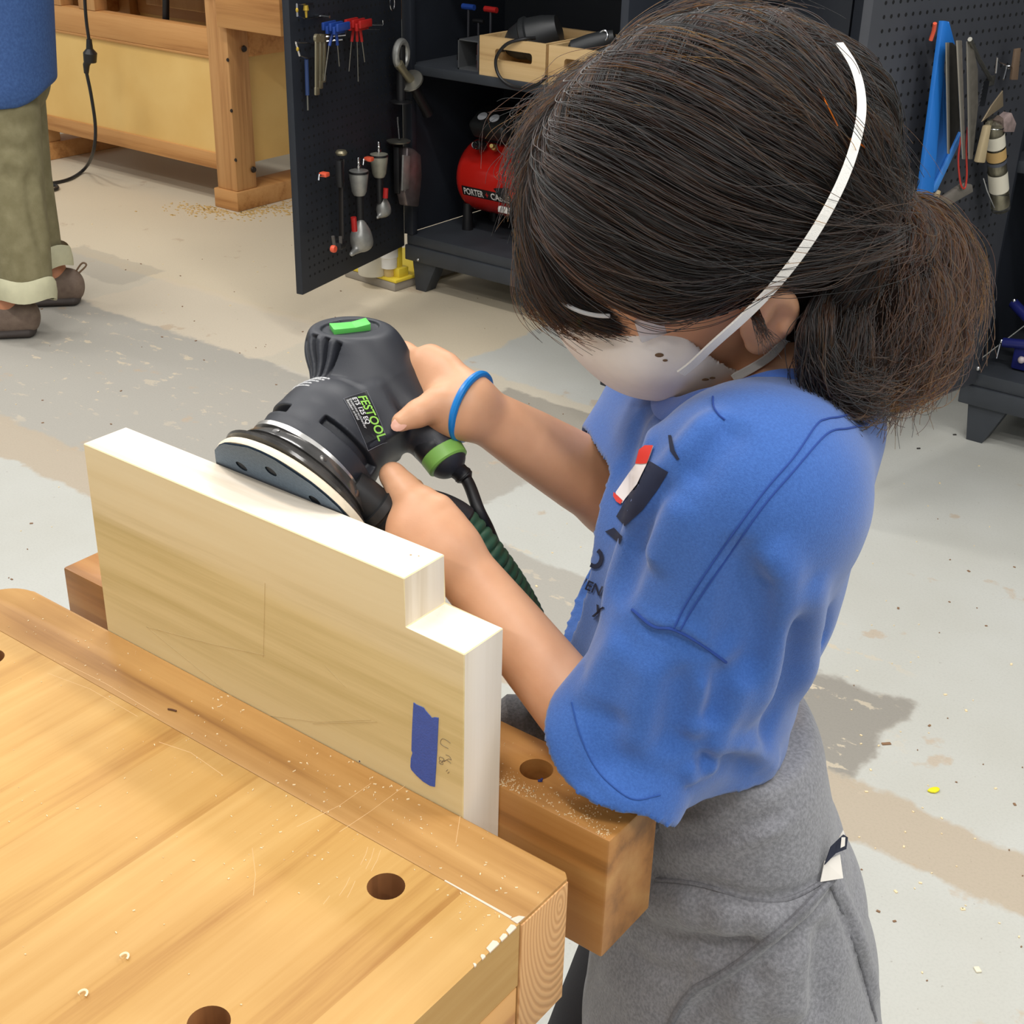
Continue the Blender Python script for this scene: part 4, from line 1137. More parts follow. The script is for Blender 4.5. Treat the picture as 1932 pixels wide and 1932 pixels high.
# ---- T-shirt
shirt_m = MAT('shirt_blue', (44, 88, 160), 0.85, var=0.0, vscale=700, bump=0.35, bscale=1400, bdist=0.0008, sheen=0.3, rgb2=(54, 100, 174))
HEML_c = P(1146, 1418, 0.838)
s_pts = [P(1444, 800, 0.885), P(1350, 900, 0.91), P(1304, 1010, 0.925), P(1262, 1220, 0.958), P(1276, 1380, 0.985), P(1300, 1500, 1.01)]
shirt = [
    loft(s_pts, [0.076, 0.118, 0.132, 0.132, 0.126, 0.122], [0.046, 0.068, 0.0800, 0.084, 0.068, 0.060], LW, 0.03),
    loft([P(1480, 800, 0.885), P(1456, 890, 0.905), P(1415, 1010, 0.93)], [0.070, 0.10, 0.10], [0.034, 0.039, 0.039], LW, 0.05),
    cap(P(1500, 805, 0.878), SHL + UPV * 0.002, 0.046, 0.056, 0.04), cap(P(1480, 790, 0.90), SHR, 0.046, 0.050, 0.04),
    loft([SHL + (SHL - ELL) * 0.05, SHL * 0.62 + ELL * 0.38 + _r * 0.006, SHL * 0.22 + ELL * 0.78 + _r * 0.012, P(1142, 1450, 0.838), P(1116, 1500, 0.834)], [0.062, 0.056, 0.056, 0.055, 0.055], [0.056, 0.050, 0.044, 0.041, 0.041], _r * 0.8 + _u * 0.6, 0.03),
    loft([SHR, SHR * 0.45 + ELR * 0.55 + _u * 0.008, ELR + _u * 0.006 + (ELR - SHR) * 0.05], [0.050, 0.046, 0.045], [0.050, 0.046, 0.045], _r, 0.03),
]
# cut lines: neck opening, hem, both sleeve openings
nk_o = P(1490, 735, 0.86); nk_n = UPV * 0.86 + FW * 0.50
hem_o = P(1370, 1448, 0.885); hem_n = -UPV * 0.985 + FW * 0.10 + LW * 0.10
slL_a, slL_b, slL_c = P(1058, 1312, 0.845), P(1242, 1534, 0.812), P(1262, 1478, 0.865)
slL_d = (slL_b - slL_a); slL_w = float(np.linalg.norm(slL_d)); slL_d /= slL_w
def sl_plane(Pn):
    q = Pn - slL_a.astype(F32); s = np.clip((q @ slL_d.astype(F32)) / slL_w, 0, 1)
    return q @ slL_n.astype(F32) - 0.020 * np.clip(1 - (2 * s - 1) ** 2, 0, 1)
slL_n = np.cross(slL_b - slL_a, slL_c - slL_a); slL_n /= np.linalg.norm(slL_n)
if slL_n @ (ELL - SHL) < 0: slL_n = -slL_n
slR_o = P(1163, 985, 0.98); slR_n = -_r * 0.93 - _u * 0.36; slR_n /= np.linalg.norm(slR_n)
slR_o = P(1147, 930, 0.975)
def neck_cut(Pn): return ((Pn - nk_o.astype(F32)) @ (nk_n / np.linalg.norm(nk_n)).astype(F32))
def cyl_in(Pn, c, ax, r):
    q = Pn - c.astype(F32); a = ax.astype(F32); t = q @ a
    return np.sqrt(np.maximum((q ** 2).sum(1) - t * t, 0)) - r
neck_ax = (hd(-0.03, 0, -0.06) - NECK0); neck_ax /= np.linalg.norm(neck_ax)
def cutfn(Pn):
    """positive outside the cloth"""
    n = np.maximum(-neck_cut(Pn), cyl_in(Pn, NECK0 + FW * 0.004, UPV * 0.88 + FW * 0.475, 0.064))
    d = -n
    d = np.maximum(d, (Pn - hem_o.astype(F32)) @ (hem_n / np.linalg.norm(hem_n)).astype(F32))
    dl2 = np.where(np.sqrt(((Pn - (HEML_c + slL_n * 0.06).astype(F32)) ** 2).sum(1)) < 0.115, sl_plane(Pn), -1.0)
    d = np.maximum(d, dl2)
    dr = np.where(np.sqrt(((Pn - (slR_o + slR_n * 0.06).astype(F32)) ** 2).sum(1)) < 0.105, (Pn - slR_o.astype(F32)) @ slR_n.astype(F32), -1.0)
    return np.maximum(d, dr)
smooth_shirt = list(shirt)
def on_shirt(pts):
    out = []
    for (x, y) in pts:
        out.append((x, y))
    h = cast_many(smooth_shirt, out, 0.5, 1.4)
    return [q for q in h if not np.isnan(q[0])]
def fold(pts, amp, w):
    q = on_shirt(spline(np.array(pts, float), 9))
    if len(q) > 2: shirt.append(ridge(q, amp * 1.7, w * 0.9))
# sleeve seam puckers, the soft drape under the arm and across the back
for pts, amp, w in (
    ([(1398, 1010), (1392, 1100), (1384, 1180), (1372, 1240)], -0.007, 0.010),
    ([(1440, 1020), (1475, 1090), (1470, 1180), (1440, 1290), (1400, 1380)], 0.007, 0.012),
    ([(1430, 1060), (1438, 1130), (1425, 1220), (1395, 1300)], -0.007, 0.010),
    ([(1530, 1090), (1530, 1180), (1515, 1290), (1490, 1420)], 0.006, 0.011),
    ([(1500, 1130), (1495, 1220), (1470, 1330), (1430, 1420)], -0.006, 0.012),
    ([(1560, 1150), (1548, 1250), (1520, 1360), (1490, 1440)], -0.004, 0.008),
    ([(1365, 1250), (1350, 1320), (1330, 1370)], -0.006, 0.009),
    ([(1400, 1250), (1390, 1320), (1352, 1385), (1330, 1400)], 0.005, 0.009),
    ([(1330, 1400), (1400, 1410), (1440, 1425), (1466, 1455)], 0.006, 0.009),
    ([(1310, 1425), (1370, 1432), (1430, 1442)], -0.006, 0.009),
    ([(1340, 1390), (1350, 1430), (1350, 1460)], 0.005, 0.007),
    ([(1300, 1440), (1306, 1465), (1304, 1480)], 0.004, 0.006),
    ([(1370, 770), (1310, 830), (1240, 920), (1190, 1010)], 0.006, 0.010),
    ([(1290, 860), (1230, 960), (1195, 1060), (1165, 1150)], -0.006, 0.009),
    ([(1250, 870), (1205, 960), (1170, 1050), (1130, 1180)], 0.004, 0.008),
    ([(1290, 930), (1250, 1010), (1220, 1070)], 0.004, 0.012),
    ([(1400, 790), (1340, 850), (1290, 920)], -0.004, 0.012),
    ([(1190, 1148), (1235, 1180), (1275, 1185), (1320, 1210), (1372, 1246)], 0.0025, 0.005),
    ([(1186, 1156), (1232, 1190), (1272, 1196), (1316, 1220), (1368, 1257)], -0.0028, 0.005),
    ([(1180, 1200), (1140, 1260), (1105, 1340)], 0.004, 0.012),
    ([(1240, 1230), (1215, 1330), (1190, 1430)], 0.004, 0.014),
    ([(1280, 1250), (1275, 1340), (1255, 1430)], -0.004, 0.012),
    ([(1330, 1260), (1322, 1340), (1300, 1400)], 0.004, 0.009),
    ([(1160, 1330), (1150, 1400), (1150, 1460)], -0.003, 0.012),
    ([(1210, 770), (1190, 840), (1165, 920)], -0.003, 0.008), ([(1240, 775), (1225, 840), (1200, 900)], 0.003, 0.008),
    ([(1090, 1345), (1108, 1430), (1150, 1490), (1200, 1515), (1236, 1508)], 0.0018, 0.0035),
):
    fold(pts, amp, w)
shirt_cut = shirt + [Prim(cutfn, HC, 1e3, 0.0, 'x')]
V, Q = sdf_arrays(shirt_cut, 0.0030, lo=np.min([PEL, ELL, ELR, SHR, WAI], 0) - np.array([0.20, 0.20, 0.06]), hi=np.array([SHL[0], SHR[1], NECK0[2]]) + np.array([0.22, 0.2, 0.12]))
V = relax(V, Q, 1)
fc = cutfn(V.astype(F32))
edge = fc > -0.0022
keepf = ~(edge[Q].all(1))
Q2 = Q[keepf]; V, Q2 = drop_loose(V, Q2)
me = mesh_from('t_shirt', V, Q2); me.shade_smooth()
tee = link_mesh('t_shirt', me, shirt_m, girl)
md = tee.modifiers.new('thick', 'SOLIDIFY'); md.thickness = 0.0022; md.offset = -1
tag(tee, 'blue short sleeved T-shirt with dark chest print')
seam_m = MAT('seam_navy', (34, 66, 140), 0.9)
def seam(name, pts, r, mat, parent, n=24, lift=0.0):
    q = []
    h = cast_many(shirt, spline(np.array(pts, float), n), 0.5, 1.4)
    q = [p for p in h if not np.isnan(p[0])]
    if len(q) > 3: MB().tube(q, r, 6).obj(name, mat, parent)
seam('shoulder_seam', [(1626, 772), (1590, 785), (1560, 790), (1540, 802), (1500, 860), (1440, 930), (1360, 1040), (1300, 1130), (1272, 1184)], 0.0006, seam_m, tee, 46)
seam('shoulder_seam', [(1636, 800), (1600, 808), (1572, 812), (1548, 830), (1500, 886), (1440, 956), (1370, 1056), (1312, 1140), (1284, 1188)], 0.0006, seam_m, tee, 46)
seam('sleeve_seam', [(1192, 1150), (1232, 1182), (1270, 1188), (1318, 1213), (1370, 1250)], 0.0009, seam_m, tee, 30)
seam('sleeve_hem_stitch', [(1078, 1325), (1092, 1380), (1118, 1440), (1152, 1480), (1196, 1508), (1246, 1500)], 0.0005, MAT('stitch_blue', (38, 76, 146), 0.9), tee, 40)
seam('collar_seam', [(1345, 748), (1346, 766), (1356, 782), (1368, 792)], 0.0006, seam_m, tee, 12)
# ---- decals printed or stuck on the shirt, laid on its surface
def decal(name, poly, mat, parent, prims, lift=0.0008, n=14, thick=0.0):
    poly = np.array(poly, float); lo, hi = poly.min(0), poly.max(0)
    me = bpy.data.meshes.new('flat'); bm = bmesh.new()
    f = bm.faces.new([bm.verts.new((x, y, 0)) for x, y in poly])
    for ax in (0, 1):
        for c in np.linspace(lo[ax], hi[ax], n)[1:-1]:
            no = [0, 0, 0]; no[ax] = 1; co = [0, 0, 0]; co[ax] = c
            bmesh.ops.bisect_plane(bm, geom=bm.verts[:] + bm.edges[:] + bm.faces[:], plane_co=co, plane_no=no)
    return project_bm(name, bm, mat, parent, prims, lift)
def project_bm(name, bm, mat, parent, prims, lift=0.0008):
    if prims is shirt: prims = shirt_cut
    bm.verts.ensure_lookup_table()
    px = np.array([(v.co.x, v.co.y) for v in bm.verts])
    h = cast_many(prims, px, 0.5, 1.6)
    ok = ~np.isnan(h[:, 0]); nrm = np.zeros_like(h)
    nrm[ok] = normals_at(prims, h[ok])
    dead = []
    for i, v in enumerate(bm.verts):
        if ok[i]: v.co = h[i] + nrm[i] * lift
        else: dead.append(v)
    bmesh.ops.delete(bm, geom=dead, context='VERTS')
    me = bpy.data.meshes.new(name); bm.to_mesh(me); bm.free(); me.shade_smooth()
    return link_mesh(name, me, mat, parent)
def text_on(name, s, size, o, ang, mat, parent, prims, **kw):
    me = text_mesh(s, size, **kw); bm = bmesh.new(); bm.from_mesh(me); bpy.data.meshes.remove(me)
    c, sn = math.cos(math.radians(ang)), math.sin(math.radians(ang))
    for v in bm.verts:
        x, y = v.co.x, -v.co.y
        v.co = (o[0] + x * c - y * sn, o[1] + x * sn + y * c, 0)
    return project_bm(name, bm, mat, parent, prims)
red_t = MAT('tag_red', (216, 52, 40), 0.5); white_t = MAT('tag_white', (236, 228, 226), 0.6); print_m = MAT('print_navy', (22, 30, 56), 0.8)
decal('chest_print', [(1222, 868), (1262, 890), (1240, 925), (1212, 962), (1180, 992), (1164, 975), (1190, 930)], print_m, tee, shirt, 0.0007)
decal('chest_print', [(1262, 822), (1268, 822), (1274, 850), (1283, 866), (1278, 868), (1266, 852)], print_m, tee, shirt, 0.0007, 6)
decal('chest_print', [(1143, 1003), (1160, 996), (1176, 1012), (1170, 1026)], print_m, tee, shirt, 0.0007, 6)
tg = decal('name_tag', [(1203, 875), (1212, 850), (1222, 843), (1236, 843), (1226, 872), (1205, 915), (1184, 940), (1176, 951), (1166, 944), (1164, 930)], white_t, tee, shirt, 0.0012)
tag(tg, 'white adhesive name tag with red ends')
decal('tag_border', [(1203, 875), (1210, 850), (1220, 842), (1236, 842), (1225, 876)], red_t, tee, shirt, 0.0016, 5)
decal('tag_border', [(1161, 930), (1178, 946), (1174, 953), (1166, 948), (1160, 938)], red_t, tee, shirt, 0.0016, 5)
text_on('print_lettering', 'U', 62, (1126, 1082), -62, print_m, tee, shirt, bold=True, shear=0.2)
text_on('print_lettering', 'IEN', 26, (1098, 1108), 24, print_m, tee, shirt, bold=True)
text_on('print_lettering', 'y', 34, (1122, 1155), 24, print_m, tee, shirt, bold=True)
# ribbed collar
cm = MAT('collar_blue', (62, 106, 192), 0.85, bump=0.4, bscale=900, bdist=0.0008, sheen=0.3)
cpts = []
cax = UPV * 0.88 + FW * 0.475; cx1 = np.cross(LW, cax); cx1 /= np.linalg.norm(cx1)
for t in np.linspace(0, 2 * math.pi, 48, endpoint=False):
    dr = cx1 * math.cos(t) * 0.062 + LW * math.sin(t) * 0.066
    b = NECK0 + FW * 0.006 + dr
    q = b + cax * 0.06
    for _ in range(60):
        v = float(field(shirt, q[None].astype(F32))[0])
        if v < 0.0006 or (b - q) @ cax > 0.03: break
        q = q - cax * max(v * 0.6, 0.0006)
    cpts.append(q)
cpts = np.array(cpts)
for _ in range(4): cpts = (np.roll(cpts, 1, 0) + cpts + np.roll(cpts, -1, 0)) / 3
mb = MB(); ring0 = None; prev = None; rows = []
for k, (o, h) in enumerate(((0.008, -0.0015), (0.0075, 0.0012), (0.002, 0.004), (-0.0045, 0.0072), (-0.0065, 0.0066), (-0.005, 0.001))):
    row = []
    for i, q in enumerate(cpts):
        d = q - (NECK0 + FW * 0.004); d = d - cax * (d @ cax); d /= np.linalg.norm(d)
        row.append(mb.bm.verts.new(q + d * o + cax * h))
    rows.append(row)
n = len(cpts)
for A, B_ in zip(rows, rows[1:]):
    for j in range(n): mb.bm.faces.new((A[j], A[(j + 1) % n], B_[(j + 1) % n], B_[j]))
mb.obj('collar', cm, tee, smooth=60)

# ---- trousers and shoes
trou_m = MAT('trouser_charcoal', (38, 38, 44), 0.85, bump=0.3, bscale=900)
trou = [loft([WAI - UPV * 0.06, PEL, PEL - UPV * 0.07], [0.088, 0.098, 0.092], [0.054, 0.064, 0.064], LW, 0.03)]
for h in (HIPL, HIPR):
    k, a = leg_pts(h, 1)
    if h is HIPR: k = k + FW * 0.075
    trou += [cap(h, k, 0.060, 0.056, 0.03), cap(k, a, 0.056, 0.05, 0.02)]
trou.append(half((0, 0, 0.045), -UPV))
sdf_obj('trousers', trou, 0.005, trou_m, girl, it=2)
for h in (HIPL, HIPR):
    k, a = leg_pts(h, 1)
    b = a + FW * 0.045
    sdf_obj('shoe', [loft([np.array([a[0], a[1], 0.036]) - FW * 0.02, np.array([b[0], b[1], 0.034]), np.array([b[0], b[1], 0.026]) + FW * 0.075], [0.036, 0.040, 0.034], [0.034, 0.036, 0.024], LW), half((0, 0, 0.001), -UPV)], 0.004, MAT('shoe_grey', (70, 70, 76), 0.7), girl)

# ---- grey sweatshirt tied round her waist
grey_m = MAT('sweatshirt_grey', (112, 112, 116), 0.92, vscale=420, rgb2=(140, 140, 144), bump=0.45, bscale=900, bdist=0.001, sheen=0.25)
hood = thing('sweatshirt', 'heather grey sweatshirt tied around the waist below the blue T-shirt', 'sweatshirt', (PEL[0], PEL[1], 0.55))
hp_ = [P(1345, 1310, 0.966), P(1362, 1400, 0.982), P(1368, 1500, 1.000), P(1374, 1580, 1.018), P(1384, 1680, 1.040), P(1380, 1790, 1.065), P(1376, 1932, 1.10), P(1374, 2060, 1.13)]
hs_ = [loft(hp_, [0.108, 0.116, 0.118, 0.122, 0.127, 0.131, 0.136, 0.138], [0.058, 0.066, 0.072, 0.081, 0.094, 0.107, 0.117, 0.120], LW, 0.02)]
hs0 = list(hs_)
def hfold(pts, amp, w):
    q = [p for p in cast_many(hs0, spline(np.array(pts, float), 12), 0.5, 1.6) if not np.isnan(p[0])]
    if len(q) > 2: hs_.append(ridge(q, amp * 1.7, w))
# the band of the wrapped sleeve
q = [p for p in cast_many(hs0, [(1236, 1700), (1300, 1712), (1370, 1730), (1440, 1735), (1510, 1700), (1570, 1650)], 0.5, 1.6) if not np.isnan(p[0])]
for a, c, ra, rb in zip(q, q[1:], (0.018, 0.019, 0.019, 0.017, 0.013), (0.019, 0.019, 0.017, 0.013, 0.008)):
    n1 = normals_at(hs0, np.array([a, c])); hs_.append(cap(a - n1[0] * ra * 0.55, c - n1[1] * rb * 0.55, ra, rb, 0.006))
hfold([(1240, 1662), (1330, 1672), (1420, 1698), (1500, 1690), (1580, 1640)], -0.005, 0.005)
hfold([(1190, 1775), (1290, 1776), (1380, 1782), (1440, 1768)], -0.006, 0.006)
hfold([(1580, 1645), (1490, 1738), (1400, 1812), (1310, 1866), (1264, 1930)], 0.006, 0.0055)
hfold([(1590, 1650), (1500, 1750), (1412, 1826), (1326, 1884), (1284, 1932)], -0.004, 0.005)
hfold([(1568, 1668), (1598, 1740), (1625, 1820), (1656, 1930)], -0.007, 0.004)
hfold([(1582, 1672), (1612, 1740), (1640, 1820), (1668, 1930)], 0.004, 0.006)
hfold([(1240, 1590), (1330, 1585), (1420, 1560), (1500, 1535)], -0.0035, 0.006)
hfold([(1250, 1602), (1340, 1600), (1430, 1574), (1500, 1548)], 0.003, 0.006)
hfold([(1240, 1530), (1320, 1520), (1390, 1500)], -0.0025, 0.008)
hfold([(1180, 1795), (1240, 1830), (1310, 1850)], -0.004, 0.007)
hfold([(1480, 1790), (1470, 1860), (1472, 1930)], 0.006, 0.012)
hfold([(1420, 1840), (1400, 1890), (1395, 1935)], 0.005, 0.010)
hfold([(1560, 1730), (1545, 1830), (1548, 1930)], -0.006, 0.012)
hfold([(1520, 1760), (1510, 1850), (1512, 1930)], 0.005, 0.010)
hfold([(1300, 1790), (1330, 1815), (1370, 1818)], 0.003, 0.006)
def hseam(px, r, name='seam', lift=0.0):
    h = cast_many(hs_, spline(np.array(px, float), 40), 0.5, 1.6); h = h[~np.isnan(h[:, 0])]
    N = normals_at(hs_, h); MB().tube(h + N * lift, r, 8).obj(name, grey_seam, hood)
grey_seam = MAT('sweatshirt_rib', (104, 104, 108), 0.95, vscale=420, rgb2=(126, 126, 130), bump=0.4, bscale=900)
hseam([(1582, 1646), (1530, 1700), (1490, 1738), (1440, 1780), (1400, 1812), (1350, 1845), (1310, 1866), (1282, 1900), (1264, 1934)], 0.0026, 'hem_piping', 0.0005)
hseam([(1566, 1666), (1580, 1700), (1598, 1740), (1625, 1820), (1652, 1925)], 0.0016, 'side_seam')
hseam([(1240, 1660), (1290, 1664), (1330, 1671), (1380, 1686), (1420, 1697), (1460, 1700), (1500, 1692), (1545, 1668), (1580, 1640)], 0.0016, 'sleeve_edge', 0.0008)
bot = P(1376, 2060, 1.13)
V, Q = sdf_arrays(hs_ + [half((0, 0, bot[2]), -UPV), half(P(1350, 1330, 0.95), UPV)], 0.0032)
V = relax(V, Q, 1)
f = (V[Q].mean(1)[:, 2] > bot[2] + 0.004); Q = Q[f]; V, Q = drop_loose(V, Q)
me = mesh_from('body_panel', V, Q); me.shade_smooth(); link_mesh('body_panel', me, grey_m, hood)
# knotted sleeve ends in front of her
kn = P(1030, 1372, 0.985)
dark_grey = grey_m
MB().tube(spline([PEL + FW * 0.085 + UPV * 0.06 + LW * 0.06, PEL + FW * 0.12 + UPV * 0.085, P(1010, 1385, 0.99), P(965, 1350, 0.985), P(940, 1420, 1.0)], 24), [0.026] * 8 + [0.02] * 8 + [0.017] * 8, 14, flat=0.7).obj('sleeve', grey_m, hood)
MB().tube(spline([PEL + FW * 0.09 + UPV * 0.05 - LW * 0.05, PEL + FW * 0.125 + UPV * 0.07, P(1020, 1405, 1.0), P(985, 1392, 0.995), P(975, 1470, 1.01)], 24), [0.026] * 8 + [0.02] * 8 + [0.016] * 8, 14, flat=0.7).obj('sleeve', grey_m, hood)
# care label sticking out at the back
lab_w = MAT('label_white', (234, 228, 218), 0.8); lab_n = MAT('label_navy', (30, 34, 52), 0.7)
c0 = cast_many(hs_, [(1546, 1662), (1556, 1640)], 0.5, 1.6)
labd = float((c0[0] - EYE) @ CAM_F) - 0.004
def leaf(pts, d, mat, name):
    q = [P(x, y, labd + (d - 0.985) + e) for x, y, e in pts]
    return MB().prism(q, np.cross(q[1] - q[0], q[2] - q[0]) / np.linalg.norm(np.cross(q[1] - q[0], q[2] - q[0])) * 0.0006).obj(name, mat, hood, smooth=0)
tag(leaf([(1548, 1664, 0), (1556, 1625, 0), (1585, 1612, 0.004), (1591, 1657, 0.004)], 0.985, lab_w, 'care_label'), 'white care label')
tag(leaf([(1556, 1632, 0), (1568, 1598, 0), (1592, 1575, 0.004), (1600, 1580, 0.006), (1597, 1602, 0.005), (1577, 1610, 0.002)], 0.980, lab_n, 'brand_label'), 'navy woven label')
leaf([(1588, 1580, 0), (1595, 1580, 0), (1594, 1596, 0), (1586, 1600, 0)], 0.978, lab_w, 'label_print')
leaf([(1583, 1580, 0), (1591, 1566, 0), (1594, 1574, 0), (1590, 1584, 0)], 0.986, lab_w, 'care_label')

# ---- blue band on her far wrist
wb = MAT('band_blue', (24, 132, 214), 0.35)
wd = (ELR - WRR); wd /= np.linalg.norm(wd)
wc = P(894, 768, 0.907); e1 = np.cross(wd, _f); e1 /= np.linalg.norm(e1); e2 = np.cross(wd, e1)
e1t = P(908, 722, 0.907) - P(866, 815, 0.907); e1t /= np.linalg.norm(e1t)
e2t = _f * 0.92 + _r * 0.38; e2t -= e1t * (e2t @ e1t); e2t /= np.linalg.norm(e2t)
wpts = [P(889, 768, 0.907) + e1t * 0.0228 * math.cos(t) + e2t * 0.0238 * math.sin(t) for t in np.linspace(0, 2 * math.pi, 48, endpoint=False)]
o = MB().tube(wpts, 0.0026, 10, closed=True).obj('wristband', wb, None, origin=wc)
tag(o, 'thin bright blue silicone wristband on the far wrist', 'wristband')
# ------------------------------------------------------------------ hair, mask, glasses
def hair_mat(name, mel, red, rough=0.32, tint=(1, 1, 1, 1)):
    m = bpy.data.materials.new(name); m.use_nodes = True; nt = m.node_tree
    nt.nodes.remove(nt.nodes['Principled BSDF'])
    h = nn(nt, 'ShaderNodeBsdfHairPrincipled'); h.parametrization = 'MELANIN'
    h.inputs['Melanin'].default_value = mel; h.inputs['Melanin Redness'].default_value = red
    h.inputs['Roughness'].default_value = rough; h.inputs['Radial Roughness'].default_value = 0.4
    h.inputs['Random Color'].default_value = 0.35; h.inputs['Random Roughness'].default_value = 0.2
    nt.links.new(h.outputs[0], nt.nodes['Material Output'].inputs[0]); MATS[name] = m
    return m
hair_dark = hair_mat('hair_dark_brown', 0.95, 0.30, 0.42)
hair_warm = hair_mat('hair_warm_brown', 0.80, 0.55, 0.40)
cap_m = MAT('hair_base', (24, 17, 14), 0.9, var=0.4, vscale=60, spec=0.05)
def strands(name, S, r0, r1, mat, parent):
    S = np.asarray(S, F32); n, m = S.shape[:2]
    hc = bpy.data.hair_curves.new(name); hc.add_curves([m] * n)
    hc.attributes['position'].data.foreach_set('vector', S.ravel()) if 'position' in hc.attributes else hc.points.foreach_set('position', S.ravel())
    ra = hc.attributes.get('radius') or hc.attributes.new('radius', 'FLOAT', 'POINT')
    ra.data.foreach_set('value', np.tile(np.linspace(r0, r1, m), n).astype(F32))
    return link_mesh_like(name, hc, mat, parent)
def link_mesh_like(name, data, mat, parent):
    o = bpy.data.objects.new(name, data); COL.objects.link(o); data.materials.append(mat)
    o.parent = parent; o.matrix_parent_inverse = world_of(parent).inverted()
    return o
hcap = [ell(hd(-0.006, 0, 0.022), (0.103, 0.0840, 0.093), HA, 0.02), ell(hd(-0.038, 0, -0.008), (0.066, 0.076, 0.070), HA, 0.03), ell(hd(-0.055, 0, -0.045), (0.044, 0.060, 0.050), HA, 0.03)]
hair_all = hcap
# hairline on the near side, carried to the far side by symmetry
hl_px = [(1050, 450), (1085, 500), (1150, 548), (1250, 584), (1330, 586), (1390, 560), (1425, 520), (1480, 500), (1525, 530), (1530, 600), (1510, 650), (1520, 712)]
hl = cast_many(body[:3], hl_px, 0.5, 1.4); hl = hl[~np.isnan(hl[:, 0])]
hq = (hl - HC) @ HA.T
o_ = np.argsort(hq[:, 0]); HF_, HU_ = hq[o_, 0], hq[o_, 2]
def in_hair(Pn):
    q = (Pn - HC) @ HA.T
    lim = np.interp(q[:, 0], HF_, HU_)
    lim = np.where(q[:, 0] > HF_.max() - 0.004, np.maximum(lim, 0.030), lim)
    lim = np.where(q[:, 0] < -0.02, -0.085, lim)
    return q[:, 2] > lim
V, Q = sdf_arrays(hcap, 0.003)
V = relax(V, Q, 1)
k = in_hair(V[Q].mean(1)); Q = Q[k]; V, Q = drop_loose(V, Q)
TIE = P(1652, 418, 0.845)
scalp = mesh_from('hair', V, Q); scalp.shade_smooth()
hair = link_mesh('hair', scalp, cap_m, girl); tag(hair, 'dark brown hair gathered in a loose ponytail')
hair.modifiers.new('thick', 'SOLIDIFY').thickness = 0.004
def surf_guides(lines, m=26, prims=None, ends=None):
    out = []
    for ln in lines:
        px = spline(np.array(ln, float), 60)
        h = cast_many(prims or hcap, px, 0.5, 1.4); h = h[~np.isnan(h[:, 0])]
        if ends is not None: h = np.vstack([h, ends[None]])
        a = np.concatenate([[0], np.cumsum(np.linalg.norm(np.diff(h, axis=0), axis=1))])
        t = np.linspace(0, a[-1], m)
        out.append(np.stack([np.interp(t, a, h[:, c]) for c in range(3)], 1))
    return np.array(out)
def free_guides(lines, m=26):
    out = []
    for ln in lines:
        h = spline(np.array([P(*q) for q in ln]), 80)
        a = np.concatenate([[0], np.cumsum(np.linalg.norm(np.diff(h, axis=0), axis=1))]); t = np.linspace(0, a[-1], m)
        out.append(np.stack([np.interp(t, a, h[:, c]) for c in range(3)], 1))
    return np.array(out)
def smooth_noise(n, m, k):
    """gentle random wander: n strands, m points, k knots, three channels"""
    z = rng.normal(size=(n, k, 3)); x = np.linspace(0, k - 1, m); i = np.clip(x.astype(int), 0, k - 2); f = (x - i)[None, :, None]; f = f * f * (3 - 2 * f)
    return z[:, i] * (1 - f) + z[:, i + 1] * f
def grow(G, n, lift=0.008, jitter=0.004, wander=0.003, clumps=60, tight=0.25, normals=None, loose_end=0.0, span=None, trim=0.0):
    ng, m = G.shape[:2]
    cs = rng.random(clumps) * (ng - 1); coff = rng.normal(size=(clumps, 3)) * jitter; clift = rng.random(clumps)
    ci = rng.integers(0, clumps, n)
    s = np.clip(cs[ci] + rng.normal(size=n) * tight, 0, ng - 1.0001)
    i = s.astype(int); f = (s - i)[:, None, None]
    S = G[i] * (1 - f) + G[i + 1] * f
    if normals is not None:
        N = normals[i] * (1 - f) + normals[i + 1] * f
        L_ = (clift[ci] * 0.55 + rng.random(n) * 0.45)[:, None, None]
        prof = np.sin(np.clip(np.linspace(0.05, 1.0, m), 0, 1) * math.pi)[None, :, None] * 0.6 + 0.4
        S = S + N * lift * L_ * prof
    env = np.linspace(0.15, 1.0, m)[None, :, None]
    if normals is not None:
        # roots start at scattered places along the first stretch
        t0_ = 0.16 * rng.random(n); t = (t0_[:, None] + (1 - t0_[:, None]) * np.linspace(0, 1, m)[None]) * (m - 1); a = np.clip(t.astype(int), 0, m - 2); fr = (t - a)[:, :, None]
        r = np.arange(n)[:, None]; S = S[r, a] * (1 - fr) + S[r, a + 1] * fr
    S = S + coff[ci][:, None, :] * env + smooth_noise(n, m, 5) * wander * env
    if loose_end: S = S + rng.normal(size=(n, 1, 3)) * loose_end * (np.linspace(0, 1, m)[None, :, None] ** 2)
    if trim:
        # strands end at different lengths
        keep = 1 - trim * rng.random(n)
        t = np.linspace(0, 1, m)[None, :] * keep[:, None] * (m - 1); a = np.clip(t.astype(int), 0, m - 2); fr = (t - a)[:, :, None]
        r = np.arange(n)[:, None]; S = S[r, a] * (1 - fr) + S[r, a + 1] * fr
    return S
def mirror(G):
    q = (G - HC) @ HA.T; q[..., 1] *= -1
    return HC + q @ HA
